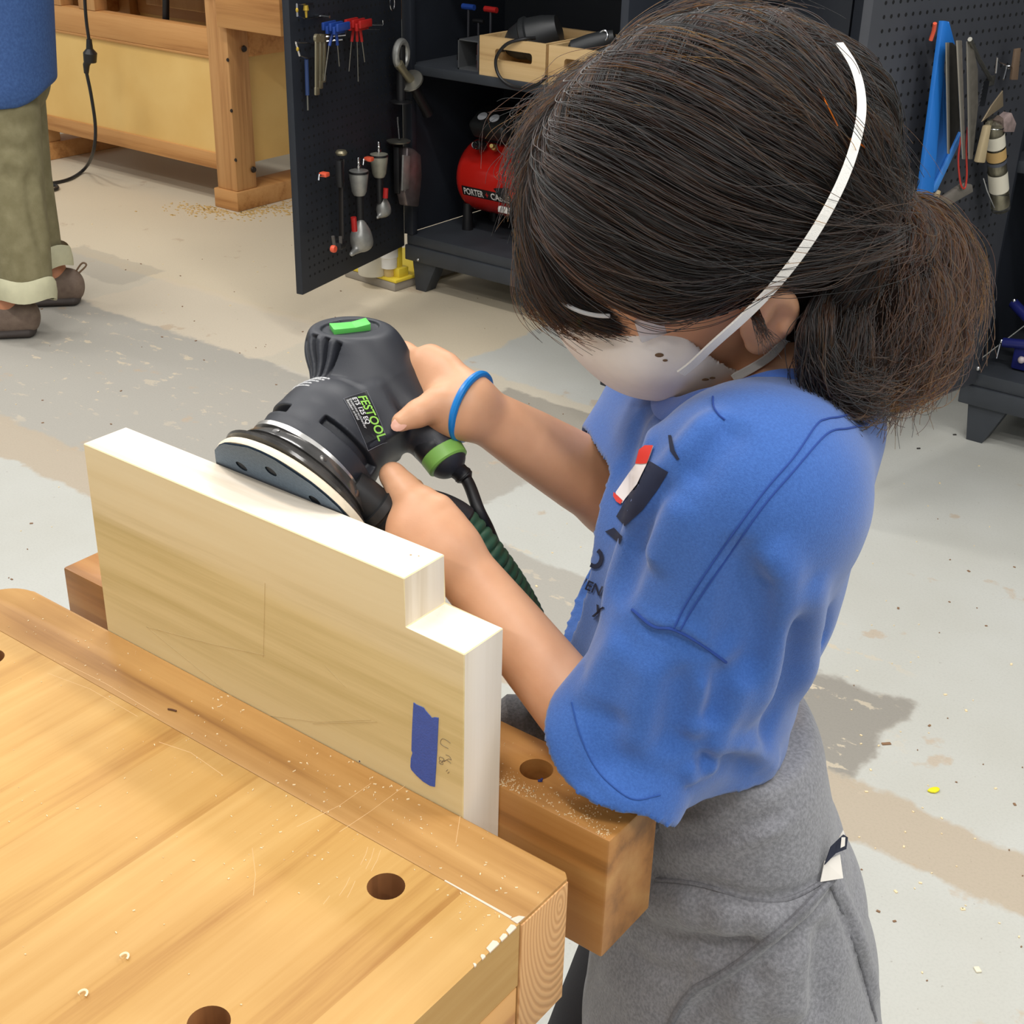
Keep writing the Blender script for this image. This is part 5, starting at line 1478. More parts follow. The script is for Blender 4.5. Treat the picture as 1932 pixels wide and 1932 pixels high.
side_lines = [
    [(1180, 60), (1280, 24), (1400, 22), (1520, 90), (1610, 200), (1668, 330), (1660, 400)],
    [(1130, 90), (1250, 50), (1380, 50), (1500, 120), (1600, 240), (1656, 370)],
    [(1090, 120), (1200, 90), (1300, 92), (1430, 150), (1540, 245), (1640, 385)],
    [(1060, 160), (1150, 140), (1270, 160), (1410, 230), (1540, 310), (1638, 395)],
    [(1035, 205), (1105, 195), (1230, 225), (1390, 310), (1530, 375), (1640, 410)],
    [(1020, 240), (1070, 250), (1200, 300), (1360, 385), (1520, 425), (1642, 418)],
    [(1045, 300), (1170, 375), (1330, 455), (1500, 472), (1645, 428)],
    [(1040, 370), (1150, 445), (1300, 505), (1470, 485), (1560, 470), (1648, 438)],
    [(1050, 430), (1140, 500), (1270, 545), (1420, 508), (1520, 490), (1600, 470), (1650, 445)],
    [(1070, 480), (1150, 540), (1255, 580), (1380, 545), (1450, 512), (1530, 505), (1600, 480), (1652, 452)],
]
G1 = surf_guides(side_lines, 30)
def over_top(G, steps=(0.052, 0.036, 0.018)):
    """roots carried over the crown to the far side of the parting"""
    out = []
    c = np.array([-0.006, 0, 0.022]); r = np.array([0.103, 0.084, 0.093]) * 1.002
    for g in G:
        q = (g - HC) @ HA.T; pre = []
        for s in steps:
            p = q[0] - c; p = p + np.array([-0.25 * s, -s, 0.15 * s]); p = p / np.sqrt(((p / r) ** 2).sum()); pre.append(HC + (p + c) @ HA)
        h = np.vstack([pre, g[1:]]); a = np.concatenate([[0], np.cumsum(np.linalg.norm(np.diff(h, axis=0), axis=1))])
        t = np.linspace(0, a[-1], 34); out.append(np.stack([np.interp(t, a, h[:, k]) for k in range(3)], 1))
    return np.array(out)
G1 = over_top(G1)
N1 = np.array([normals_at(hcap, g) for g in G1])
S1 = grow(G1, 12500, 0.0085, 0.003, 0.0024, 200, 0.22, N1)
S1b = grow(G1, 500, 0.017, 0.006, 0.0065, 200, 0.5, N1)
Gm, Nm = mirror(G1), None
N2 = np.array([normals_at(hcap, g) for g in Gm])
S2 = grow(Gm, 2600, 0.010, 0.003, 0.0024, 100, 0.25, N2)
strands('hair_strands', np.vstack([S1, S1b, S2]), 0.00023, 0.00014, hair_dark, hair)
# nape hair sweeping up behind the ear
nape = surf_guides([[(1500, 660), (1560, 590), (1620, 500), (1650, 430)], [(1520, 600), (1570, 540), (1620, 480), (1652, 430)], [(1540, 690), (1590, 610), (1640, 520), (1656, 440)]], 20)
crown = []
c_, r_ = np.array([-0.006, 0, 0.022]), np.array([0.103, 0.084, 0.093]) * 1.004
for l0 in np.linspace(-0.066, 0.066, 11):
    pts_ = []
    for f0, u0, kl in ((0.030, 0.110, 0.75), (-0.010, 0.115, 0.9), (-0.050, 0.10, 1.0), (-0.085, 0.070, 0.95), (-0.104, 0.035, 0.7)):
        p = np.array([f0, l0 * kl, u0]) - c_; p = p / np.sqrt(((p / r_) ** 2).sum()); pts_.append(HC + (p + c_) @ HA)
    h = spline(np.vstack([pts_, TIE[None]]), 60); a = np.concatenate([[0], np.cumsum(np.linalg.norm(np.diff(h, axis=0), axis=1))]); t = np.linspace(0, a[-1], 26)
    crown.append(np.stack([np.interp(t, a, h[:, k]) for k in range(3)], 1))
crown = np.array(crown)
strands('hair_strands', grow(crown, 3600, 0.0080, 0.003, 0.0024, 90, 0.3, np.array([normals_at(hcap, g) for g in crown])), 0.00024, 0.00015, hair_dark, hair)
backs = surf_guides([[(1480, 90), (1580, 170), (1650, 270), (1690, 350), (1668, 410)], [(1540, 200), (1620, 290), (1668, 360), (1660, 410)], [(1590, 330), (1640, 380), (1662, 415)], [(1640, 300), (1690, 350), (1672, 410)]], 22)
strands('hair_strands', grow(backs, 1500, 0.0075, 0.004, 0.003, 50, 0.4, np.array([normals_at(hcap, g) for g in backs])), 0.00030, 0.0002, hair_dark, hair)
strands('hair_strands', grow(nape, 900, 0.006, 0.003, 0.003, 30, 0.4, np.array([normals_at(hcap, g) for g in nape])), 0.00030, 0.0002, hair_dark, hair)
# fringe: swept forward over the far side of the brow and hanging past the face
fr_lines = [
    [(1250, 60, 0.85), (1140, 125, 0.855), (1060, 230, 0.855), (1008, 340, 0.850), (998, 450, 0.845), (1000, 545, 0.842), (1062, 600, 0.842)],
    [(1220, 80, 0.83), (1100, 170, 0.835), (1042, 280, 0.835), (1008, 390, 0.832), (1014, 490, 0.830), (1040, 575, 0.830), (1110, 612, 0.832)],
    [(1190, 105, 0.805), (1090, 200, 0.805), (1025, 300, 0.808), (1000, 400, 0.810), (1015, 490, 0.812), (1075, 575, 0.815), (1150, 612, 0.820)],
    [(1160, 130, 0.790), (1085, 215, 0.790), (1035, 300, 0.793), (1022, 400, 0.797), (1040, 480, 0.802), (1095, 570, 0.808), (1185, 606, 0.815)],
]
G3 = free_guides(fr_lines, 30)
S3 = grow(G3, 5600, jitter=0.0045, wander=0.0035, clumps=70, tight=0.22, loose_end=0.0025, trim=0.18)
strands('fringe', S3, 0.00025, 0.00012, hair_dark, hair)
fr2 = [[(1120, 170, 0.79), (1050, 260, 0.79), (1018, 350, 0.792), (1018, 440, 0.796), (1050, 530, 0.802), (1110, 590, 0.806), (1196, 616, 0.810)], [(1110, 180, 0.80), (1040, 270, 0.80), (1008, 360, 0.802), (1008, 450, 0.806), (1038, 535, 0.810), (1090, 592, 0.814), (1180, 622, 0.818)]]
strands('fringe', grow(free_guides(fr2, 30), 1500, jitter=0.003, wander=0.002, clumps=40, tight=0.3, loose_end=0.0015, trim=0.1), 0.00025, 0.00012, hair_dark, hair)
fcore = [cap(P(*a), P(*b), ra, rb, 0.02) for a, b, ra, rb in (((1140, 190, 0.845), (1048, 300, 0.842), 0.013, 0.014), ((1048, 300, 0.842), (1012, 400, 0.836), 0.014, 0.011), ((1008, 400, 0.834), (1030, 510, 0.832), 0.011, 0.007), ((1030, 510, 0.832), (1090, 585, 0.832), 0.007, 0.004))]
sdf_obj('fringe_core', fcore, 0.003, cap_m, hair)
# loose curls blown about over the forehead
fly = [
    [(1180, 130, 0.80), (1090, 175, 0.80), (1030, 220, 0.805), (1000, 275, 0.81), (1020, 320, 0.815)],
    [(1160, 110, 0.82), (1060, 170, 0.82), (995, 235, 0.825), (965, 310, 0.83), (985, 400, 0.83)],
    [(1200, 90, 0.84), (1080, 160, 0.84), (1010, 210, 0.845), (985, 250, 0.845), (1030, 300, 0.84)],
]
S4 = grow(free_guides(fly, 24), 110, jitter=0.008, wander=0.007, clumps=60, tight=0.6, loose_end=0.018, trim=0.5)
fuzz = [[(1240, 88, 0.815), (1120, 140, 0.810), (1040, 220, 0.812), (1000, 300, 0.817), (988, 390, 0.822)], [(1210, 108, 0.795), (1095, 185, 0.793), (1030, 270, 0.797), (1008, 350, 0.802), (1014, 430, 0.807)], [(1290, 66, 0.84), (1160, 105, 0.835), (1070, 165, 0.835), (1010, 250, 0.838), (985, 340, 0.84)]]
S4b = grow(free_guides(fuzz, 26), 1500, jitter=0.006, wander=0.005, clumps=120, tight=0.4, loose_end=0.007, trim=0.45)
bun = [[(1640, 425, 0.84), (1672, 395, 0.825), (1712, 405, 0.818), (1722, 455, 0.815), (1690, 500, 0.815), (1650, 505, 0.815), (1632, 560, 0.81)], [(1645, 440, 0.83), (1660, 420, 0.818), (1690, 430, 0.812), (1695, 475, 0.812), (1668, 520, 0.812), (1650, 590, 0.81)], [(1640, 415, 0.84), (1680, 375, 0.84), (1735, 390, 0.835), (1752, 450, 0.83), (1720, 520, 0.828), (1690, 600, 0.828)], [(1630, 440, 0.83), (1640, 480, 0.815), (1640, 540, 0.81), (1622, 610, 0.808), (1615, 670, 0.81)]]
S10 = grow(free_guides(bun, 28), 2200, jitter=0.006, wander=0.006, clumps=60, tight=0.35, loose_end=0.006, trim=0.3)
strands('ponytail', S10, 0.00024, 0.00014, hair_warm, hair)
top = [[(1130, 120, 0.83), (1200, 55, 0.83), (1300, 14, 0.84), (1420, 8, 0.84), (1520, 60, 0.85)], [(1240, 40, 0.83), (1340, 8, 0.83), (1450, 20, 0.84), (1550, 100, 0.845), (1620, 210, 0.85)], [(1450, 20, 0.83), (1560, 100, 0.84), (1640, 220, 0.84), (1700, 340, 0.85), (1710, 400, 0.85)]]
S5 = grow(free_guides(top, 24), 260, jitter=0.006, wander=0.005, clumps=60, tight=0.6, loose_end=0.008, trim=0.5)
temple = [[(1420, 560, 0.765), (1436, 600, 0.758), (1445, 640, 0.756), (1450, 668, 0.756)], [(1405, 565, 0.765), (1425, 605, 0.757), (1452, 640, 0.753), (1468, 655, 0.752)]]
S6 = grow(free_guides(temple, 24), 60, jitter=0.0015, wander=0.001, clumps=8, tight=0.3, loose_end=0.003, trim=0.3)
strands('stray_hair', S4b, 0.00022, 0.00012, hair_dark, hair)
strands('stray_hair', np.vstack([S4, S5, S6]), 0.00018, 0.00010, hair_dark, hair)
# ponytail: a loose folded bunch with a wide thin loop
tail_dark = [
    [(1652, 418, 0.845), (1630, 470, 0.820), (1600, 560, 0.800), (1580, 650, 0.795), (1560, 720, 0.800), (1580, 762, 0.805)],
    [(1652, 418, 0.845), (1650, 480, 0.825), (1625, 570, 0.810), (1600, 660, 0.805), (1605, 730, 0.810), (1632, 752, 0.815)],
    [(1652, 418, 0.845), (1665, 490, 0.835), (1650, 580, 0.825), (1630, 660, 0.820), (1610, 720, 0.822), (1600, 750, 0.82)],
    [(1545, 560, 0.772), (1520, 620, 0.770), (1525, 690, 0.778), (1560, 745, 0.79), (1610, 755, 0.80), (1640, 735, 0.81)],
    [(1580, 520, 0.785), (1555, 600, 0.778), (1550, 680, 0.785), (1575, 735, 0.795), (1620, 748, 0.80), (1640, 720, 0.81)],
]
S7 = grow(free_guides(tail_dark, 26), 4200, jitter=0.006, wander=0.007, clumps=60, tight=0.25, loose_end=0.006, trim=0.2)
strands('ponytail', S7, 0.00025, 0.00015, hair_dark, hair)
tail_warm = [
    [(1652, 418, 0.845), (1690, 395, 0.850), (1745, 400, 0.855), (1790, 450, 0.858), (1790, 540, 0.855), (1755, 620, 0.85), (1700, 680, 0.845)],
    [(1652, 418, 0.840), (1690, 420, 0.838), (1735, 470, 0.838), (1745, 560, 0.838), (1715, 640, 0.838), (1670, 700, 0.838), (1640, 730, 0.835)],
    [(1652, 418, 0.835), (1680, 445, 0.825), (1710, 510, 0.825), (1710, 590, 0.825), (1680, 650, 0.828), (1650, 690, 0.83)],
    [(1652, 418, 0.835), (1670, 460, 0.820), (1690, 540, 0.815), (1685, 620, 0.815), (1660, 680, 0.818), (1630, 700, 0.82)],
    [(1700, 470, 0.85), (1770, 540, 0.855), (1795, 620, 0.855), (1770, 690, 0.85), (1710, 725, 0.845), (1665, 745, 0.84), (1652, 775, 0.84)],
    [(1740, 520, 0.85), (1790, 590, 0.85), (1788, 660, 0.85), (1740, 710, 0.845), (1680, 730, 0.84), (1655, 750, 0.84), (1650, 782, 0.84)],
]
S8 = grow(free_guides(tail_warm, 30), 3800, jitter=0.008, wander=0.008, clumps=60, tight=0.22, loose_end=0.008, trim=0.15)
loop = [[(1660, 400, 0.85), (1730, 372, 0.855), (1800, 420, 0.86), (1830, 510, 0.865), (1812, 600, 0.865), (1770, 680, 0.86)], [(1660, 410, 0.85), (1720, 385, 0.855), (1785, 430, 0.86), (1818, 510, 0.865), (1806, 610, 0.865), (1760, 690, 0.86)]]
S9 = grow(free_guides(loop, 30), 260, jitter=0.006, wander=0.005, clumps=24, tight=0.5, loose_end=0.012, trim=0.25)
strands('ponytail', np.vstack([S8, S9]), 0.00024, 0.00012, hair_warm, hair)
pcore = [cap(TIE + _d0, P(*b), ra, rb, 0.02) for _d0, b, ra, rb in ((_f * 0.0, (1625, 560, 0.825), 0.020, 0.022), (_f * 0.0, (1690, 520, 0.84), 0.020, 0.020))]
pcore += [cap(P(1625, 560, 0.825), P(1590, 690, 0.808), 0.022, 0.012, 0.02), cap(P(1690, 520, 0.84), P(1700, 600, 0.843), 0.020, 0.012, 0.02), cap(P(1545, 590, 0.79), P(1575, 715, 0.802), 0.012, 0.011, 0.01)]
sdf_obj('ponytail_core', pcore, 0.003, cap_m, hair)
MB().tube([TIE + (P(1652, 395, 0.835) - P(1652, 440, 0.835)) * 0.5 * math.cos(t) + _f * 0.016 * math.sin(t) + _r * 0.003 for t in np.linspace(0, 2 * math.pi, 24, endpoint=False)], 0.0035, 8, closed=True).obj('hair_tie', MAT('hair_tie_wine', (96, 34, 44), 0.8), hair)
tinsel = MAT('copper_tinsel', (226, 120, 40), 0.25, 0.9)
for px in ([(1532, 176), (1545, 200), (1556, 222), (1570, 250)], [(1592, 274), (1606, 280), (1622, 290)]):
    h = cast_many(hcap, spline(np.array(px, float), 8), 0.5, 1.4); MB().tube([q - _f * 0.0125 for q in h], 0.0005, 5).obj('tinsel_strand', tinsel, hair)

# ---- dust mask: moulded cup, nose dents, two elastic straps
mask_m = MAT('mask_white', (250, 242, 234), 0.8, var=0.015, vscale=120, bump=0.15, bscale=900, bdist=0.0004)
mask = thing('dust_mask', 'white moulded dust mask with elastic straps over nose and mouth', 'mask', hd(0.06, 0, -0.065))
mC = hd(0.028, 0, -0.0475)
mA = np.stack([HF * 0.97 - HU * 0.24, HL, HU * 0.97 + HF * 0.24]); 
cup = [ell(mC, (0.075, 0.0640, 0.0600), mA, 0.01), ell(hd(0.080, 0, -0.030), (0.024, 0.022, 0.018), mA, 0.03), ell(hd(0.056, 0.034, -0.034), (0.032, 0.0335, 0.027), HA, 0.02), ell(hd(0.056, -0.034, -0.034), (0.032, 0.0335, 0.027), HA, 0.02)]
nM = mA[0]
def mcut(Pn): return (Pn - (mC + nM * 0.006).astype(F32)) @ nM.astype(F32)
def mask_edge(Pn):
    q = (Pn - mC.astype(F32)) @ mA.T.astype(F32)
    return -0.010 + 0.014 * np.clip((q[:, 2] + 0.03) / 0.06, 0, 1) - q[:, 0]
V, Q = sdf_arrays(cup + [Prim(mask_edge, mC, 1e3, 0.0, 'x')], 0.0018); V = relax(V, Q, 1)
k = ~((mask_edge(V.astype(F32)) > -0.0014)[Q].all(1)); Q = Q[k]; V, Q = drop_loose(V, Q)
me = mesh_from('cup', V, Q); me.shade_smooth()
o = link_mesh('cup', me, mask_m, mask); md = o.modifiers.new('thick', 'SOLIDIFY'); md.thickness = 0.0016; md.offset = -1
strap_m = MAT('strap_white', (240, 238, 232), 0.6, bump=0.3, bscale=1500)
def ribbon(name, px, w, prims, lift, mat, parent, n=60, extra=None):
    h = cast_many(prims, spline(np.array(px, float), n), 0.5, 1.4); h = h[~np.isnan(h[:, 0])]
    N = normals_at(prims, h)
    for _ in range(3): h[1:-1] = (h[:-2] + h[1:-1] + h[2:]) / 3; N[1:-1] = (N[:-2] + N[1:-1] + N[2:]) / 3
    h = h + N * lift
    T = np.gradient(h, axis=0); T /= np.linalg.norm(T, axis=1)[:, None]; B_ = np.cross(N, T); B_ /= np.linalg.norm(B_, axis=1)[:, None]
    mb = MB(); rows = []
    for q, b, nn_ in zip(h, B_, N):
        rows.append([mb.bm.verts.new(q + b * w * s + nn_ * t) for s, t in ((-0.5, 0), (-0.4, 0.0008), (0.4, 0.0008), (0.5, 0), (0.4, -0.0003), (-0.4, -0.0003))])
    for A, C_ in zip(rows, rows[1:]):
        for j in range(6): mb.bm.faces.new((A[j], A[(j + 1) % 6], C_[(j + 1) % 6], C_[j]))
    mb.bm.faces.new(rows[0][::-1]); mb.bm.faces.new(rows[-1])
    return mb.obj(name, mat, parent, smooth=50)
hs_surf = hcap + body[:3] + [ell(mC, (0.075, 0.0640, 0.0600), mA, 0.01)]
ribbon('strap', [(1286, 664), (1340, 608), (1400, 556), (1460, 494), (1515, 418), (1560, 330), (1583, 250), (1584, 200), (1572, 158), (1550, 124)], 0.0066, hs_surf, 0.0158, strap_m, mask, 70)
ribbon('strap', [(1386, 708), (1420, 690), (1455, 664), (1482, 626), (1500, 590)], 0.0058, body[:24], 0.004, strap_m, mask, 30)
stain = MAT('mask_smudge', (120, 92, 66), 0.8)
for (x, y, s) in ((1244, 670, 0.0014), (1255, 680, 0.0008), (1330, 716, 0.0013), (1344, 713, 0.0010)):
    q = cast(cup, x, y, 0.5, 1.4)
    if q is not None:
        n1 = normals_at(cup, q[None])[0]; MB().ell(q, (s * 2, s, 0.0006), np.stack([_r, np.cross(n1, _r), n1]), 10).obj('smudge', stain, mask)

# ---- clear safety glasses
gl = thing('safety_glasses', 'clear plastic safety glasses half hidden under the fringe', 'glasses', hd(0.095, 0, -0.01))
def THIN(name, tint, gloss, rough):
    m, nt, b = base_mat(name); nt.nodes.remove(b)
    tr = nn(nt, 'ShaderNodeBsdfTransparent'); tr.inputs[0].default_value = tint
    g = nn(nt, 'ShaderNodeBsdfGlossy'); g.inputs['Roughness'].default_value = rough
    fr = nn(nt, 'ShaderNodeFresnel'); fr.inputs[0].default_value = gloss
    mx = nn(nt, 'ShaderNodeMixShader'); nt.links.new(fr.outputs[0], mx.inputs[0]); nt.links.new(tr.outputs[0], mx.inputs[1]); nt.links.new(g.outputs[0], mx.inputs[2])
    nt.links.new(mx.outputs[0], nt.nodes['Material Output'].inputs[0]); return m
clear = THIN('clear_plastic', (0.985, 0.99, 0.99, 1), 1.12, 0.1)
mb = MB(); rows = []
for t in np.linspace(-1.08, 1.08, 33):
    f = 0.040 + 0.066 * math.cos(t * 0.92); l = 0.0655 * math.sin(t * 1.12) / math.sin(1.15 * 1.12) 
    lo_ = -0.036 + 0.016 * min(abs(t) / 1.1, 1) ** 2 + 0.012 * max(0, 1 - abs(t) / 0.3)
    rows.append([hd(f, l, 0.014), hd(f + 0.003, l * 1.01, -0.002), hd(f - 0.001, l, lo_ + 0.016)])
vs = [[mb.bm.verts.new(q) for q in r] for r in rows]
for A, C_ in zip(vs, vs[1:]):
    for j in range(2): mb.bm.faces.new((A[j], A[j + 1], C_[j + 1], C_[j]))
lens = mb.obj('lens', clear, gl, smooth=60)
frame_c = MAT('clear_frame', (240, 242, 244), 0.15); frame_c.node_tree.nodes['Principled BSDF'].inputs['Alpha'].default_value = 0.45
mb = MB().tube([r[0] for r in rows], 0.0013, 8); mb.obj('brow_bar', frame_c, gl)
for s in (1, -1):
    mb = MB(); mb.box(hd(0.056, 0.0670 * s, -0.002), (0.016, 0.0030, 0.017), 0.001, HA); mb.obj('hinge', frame_c, gl)
    MB().tube([hd(0.054, 0.067 * s, 0.002), hd(0.02, 0.0735 * s, 0.004), hd(-0.012, 0.077 * s, 0.004)], 0.0022, 8, flat=1.6).obj('temple', frame_c, gl)
# ------------------------------------------------------------------ steel tool cabinets along the back
steel_blue = MAT('cabinet_blue_grey', (38, 42, 50), 0.5, var=0.10, vscale=8, spec=0.4)
dusty = MAT('cabinet_dusty', (58, 62, 68), 0.6, var=0.12, vscale=10)
steel_in = MAT('cabinet_inside', (24, 27, 33), 0.6, var=0.08, vscale=8)
edge_lt = MAT('cabinet_edge', (86, 92, 102), 0.5, var=0.1, vscale=10)
dark_hole = MAT('pegboard_hole', (10, 10, 12), 0.9)
CY = 3.19; CZ0, CZ1, CTOP, CDEP = 0.095, 0.178, 1.95, 0.50
def leg_prism(mb, x, y, sx, zt=0.097):
    """tapered folded-steel foot"""
    q = [(x, y, 0), (x + sx * 0.040, y, 0), (x + sx * 0.085, y, zt), (x - sx * 0.012, y, zt)]
    mb.prism(q, (0, 0.05, 0), bev=0.001)
def cabinet(name, label, x0, x1, shelves, closed=False, legs=(1, 1)):
    t = thing(name, label, 'cabinet', ((x0 + x1) / 2, CY + CDEP / 2, 0), group='steel tool cabinets')
    mb = MB()
    mb.box2((x0, CY, CZ0), (x1, CY + CDEP, CZ1 - 0.034), 0.004); mb.box2((x0 + 0.004, CY + 0.006, CZ1 - 0.034), (x1 - 0.004, CY + CDEP, CZ1), 0.004)
    mb.obj('base', dusty, t)
    for sx, x, y in ((1, x0 + 0.035, CY + 0.012), (-1, x1 - 0.035, CY + 0.012), (1, x0 + 0.035, CY + CDEP - 0.07), (-1, x1 - 0.035, CY + CDEP - 0.07)):
        m2 = MB(); leg_prism(m2, x, y, sx); m2.obj('leg', dusty, t)
    for x in (x0, x1):
        s = 1 if x == x0 else -1
        m2 = MB(); m2.box((x + s * 0.0015, CY + CDEP / 2, (CZ1 + CTOP) / 2), (0.003, CDEP, CTOP - CZ1)); m2.box((x + s * 0.017, CY + 0.012, (CZ1 + CTOP) / 2), (0.034, 0.024, CTOP - CZ1), 0.003)
        m2.obj('side_panel', steel_blue, t)
    MB().box2((x0 + 0.003, CY + CDEP - 0.006, CZ1), (x1 - 0.003, CY + CDEP, CTOP)).obj('back_panel', steel_in, t)
    MB().box2((x0, CY, CTOP), (x1, CY + CDEP, CTOP + 0.03), 0.003).obj('top_panel', steel_blue, t)
    for z in shelves:
        MB().box2((x0 + 0.004, CY + 0.016, z - 0.028), (x1 - 0.004, CY + CDEP - 0.007, z), 0.004).obj('shelf', dusty, t)
    if closed:
        MB().box2((x0 + 0.004, CY - 0.018, CZ1 + 0.004), ((x0 + x1) / 2 - 0.002, CY - 0.001, CTOP - 0.004), 0.002).obj('door', steel_blue, t)
        MB().box2(((x0 + x1) / 2 + 0.002, CY - 0.018, CZ1 + 0.004), (x1 - 0.004, CY - 0.001, CTOP - 0.004), 0.002).obj('door', steel_blue, t)
    return t
cabA = cabinet('tool_cabinet', 'dark steel tool cabinet with open doors holding the red compressor and wooden crates', -2.802, -1.585, (0.690, 1.2, 1.6))
cabB = cabinet('tool_cabinet', 'narrow dark steel locker behind the girl, between the two open cabinets', -1.575, -1.22, (0.8,), closed=True)
cabC = cabinet('tool_cabinet', 'dark steel cabinet at the frame edge with a blue tool on its bottom shelf', -0.998, 0.24, (0.69, 1.2, 1.6))
def door(cab, hx, hy, fx, fy, z0, z1, face, rows, cols, holes=True, mat=None):
    """door leaf from hinge to free edge; face = unit normal of the pegboard side"""
    h = np.array([hx, hy, 0.0]); e = np.array([fx, fy, 0.0]) - h; w = np.linalg.norm(e); e /= w
    nrm = np.asarray(face, float); nrm = nrm - e * (nrm @ e); nrm[2] = 0; nrm /= np.linalg.norm(nrm)
    mb = MB(); mb.box(h + e * w / 2 - nrm * 0.011 + UPV * ((z0 + z1) / 2), (w, 0.022, z1 - z0), 0.002, (e, nrm, UPV))
    o = mb.obj('door', mat or steel_blue, cab)
    if holes:
        d = MB(); n = 6
        for i in range(rows):
            for j in range(cols):
                c = h + e * (0.05 + j * (w - 0.09) / (cols - 1)) + UPV * (z0 + 0.045 + i * 0.0254) + nrm * 0.0004
                vs = [d.bm.verts.new(c + e * 0.0042 * math.cos(t) + UPV * 0.0042 * math.sin(t)) for t in np.linspace(0, 2 * math.pi, n, endpoint=False)]
                d.bm.faces.new(vs)
        ho = d.obj('perforations', dark_hole, o, smooth=0); ho['kind'] = 'stuff'
    return o, h, e, nrm, w
dA, hA, eA, nA, wA = door(cabA, -2.797, 3.185, -2.690, 2.628, 0.141, 1.95, (1, 0.2, 0), 60, 21)
door(cabA, -1.590, 3.185, -1.675, 2.612, 0.141, 1.95, (-1, 0.1, 0), 0, 0, holes=False)
dC, hC, eC, nC, wC = door(cabC, -0.960, 3.185, -1.094, 2.572, 0.157, 1.95, (1, -0.2, 0), 60, 24, mat=MAT('cabinet_grey_lit', (66, 68, 74), 0.5, var=0.08, vscale=6))  # lit copy of the cabinet steel: light on this leaf put into its colour
for z in (0.3, 1.0):
    MB().tube([hA + UPV * z + nA * 0.004, hA + UPV * (z + 0.07) + nA * 0.004], 0.006, 10).obj('hinge', steel_blue, cabA)
    MB().tube([hC + UPV * z + nC * 0.004, hC + UPV * (z + 0.07) + nC * 0.004], 0.006, 10).obj('hinge', steel_blue, cabC)
MB().ell(at_y(1845, 695, 3.176), 0.006, n=10).obj('bolt', MAT('zinc', (196, 196, 196), 0.3, 0.9), cabC)
MB().ell(at_y(789, 490, 3.176), 0.005, n=10).obj('bolt', MATS['zinc'], cabA)

# points on the door faces from where they show
def onA(px, py, off=0.0): return at_plane(px, py, hA + nA * off, nA)
def onC(px, py, off=0.0): return at_plane(px, py, hC + nC * off, nC)
chrome = MAT('chrome', (200, 200, 202), 0.18, 1.0); dull = MAT('dull_steel', (132, 130, 122), 0.4, 0.85); tan_st = MAT('worn_steel', (150, 142, 118), 0.42, 0.7)
blk = MAT('tool_black', (26, 26, 28), 0.45); redp = MAT('tool_red', (178, 36, 34), 0.4); orange = MAT('tool_orange', (226, 92, 62), 0.45); bluep = MAT('tool_blue', (36, 70, 150), 0.4); yellow = MAT('brass_yellow', (196, 164, 60), 0.4, 0.4)
grey_al = MAT('cast_aluminium', (158, 158, 154), 0.38, 0.5, var=0.12, vscale=60)
def hookA(px, py, L_, label, up=0.02):
    p = onA(px, py); q = p + nA * L_
    t = thing('peg_hook', label, 'hook', p, group='wire hooks on the cabinet doors')
    MB().tube([p, q, q + UPV * up + nA * 0.004], 0.0022, 8).obj('wire', chrome, t)
    MB().box(p + nA * 0.0015, (0.012, 0.003, 0.026), 0.0008, (eA, nA, UPV)).obj('plate', chrome, t)
    return t
def clamp_frame(pts, label):
    """small wire bracket with yellow tips"""
    q = [onA(x, y, o) for x, y, o in pts]
    t = thing('wire_bracket', label, 'bracket', q[0], group='chrome wire brackets on the open door')
    MB().tube(q, 0.0024, 8).obj('wire', chrome, t)
    MB().ell(q[1] * 0.5 + q[2] * 0.5, (0.004, 0.004, 0.006), n=10).obj('tip', yellow, t)
    MB().tube([q[-1], q[-1] + nA * 0.03], 0.0035, 8).obj('stub', chrome, t)
    return t
clamp_frame([(590, 6, 0.0), (560, 8, 0.045), (561, 30, 0.045), (574, 36, 0.02), (604, 30, 0.0)], 'chrome wire bracket with yellow tips high on the open left door')
clamp_frame([(592, 82, 0.0), (558, 80, 0.045), (565, 105, 0.045), (580, 110, 0.02), (600, 108, 0.0)], 'chrome wire bracket beside the hanging wrenches on the left door')
t = thing('brass_fitting', 'small yellow brass fitting on the upper wire bracket of the left door', 'fitting', onA(577, 15, 0.02))
MB().lathe(onA(577, 10, 0.022), -UPV, [(0, 0.006), (0.012, 0.008), (0.014, 0.004), (0.03, 0.003)], 12).obj('body', yellow, t)
# folding key sets
def key_set(px, py, mat, label, blades):
    c = onA(px, py, 0.055)
    t = thing('hex_key_set', label, 'tool', c, group='folding hex key sets')
    mb = MB()
    for k in range(5):
        mb.box(c + nA * (k - 2) * 0.011 + UPV * (0.004 * (-1) ** k), (0.06, 0.0085, 0.020), 0.002, (eA, nA, UPV))
    mb.obj('handle', mat, t)
    for k, (dx, dz) in enumerate(blades):
        b = c + nA * (k - len(blades) / 2) * 0.010
        MB().tube([b - UPV * 0.008, b - UPV * 0.045 + eA * dx * 0.4], 0.0042, 8).obj('grip', mat, t)
        MB().tube([b - UPV * 0.04 + eA * dx * 0.4, b - UPV * dz + eA * dx], 0.0016, 6).obj('key', dull, t)
    return t
key_set(634, 52, bluep, 'blue folding hex key set hanging on the open left door', [(0.05, 0.13), (-0.01, 0.10)])
key_set(676, 46, redp, 'red folding hex key set hanging on the open left door', [(0.03, 0.12), (0.0, 0.15), (-0.02, 0.10)])
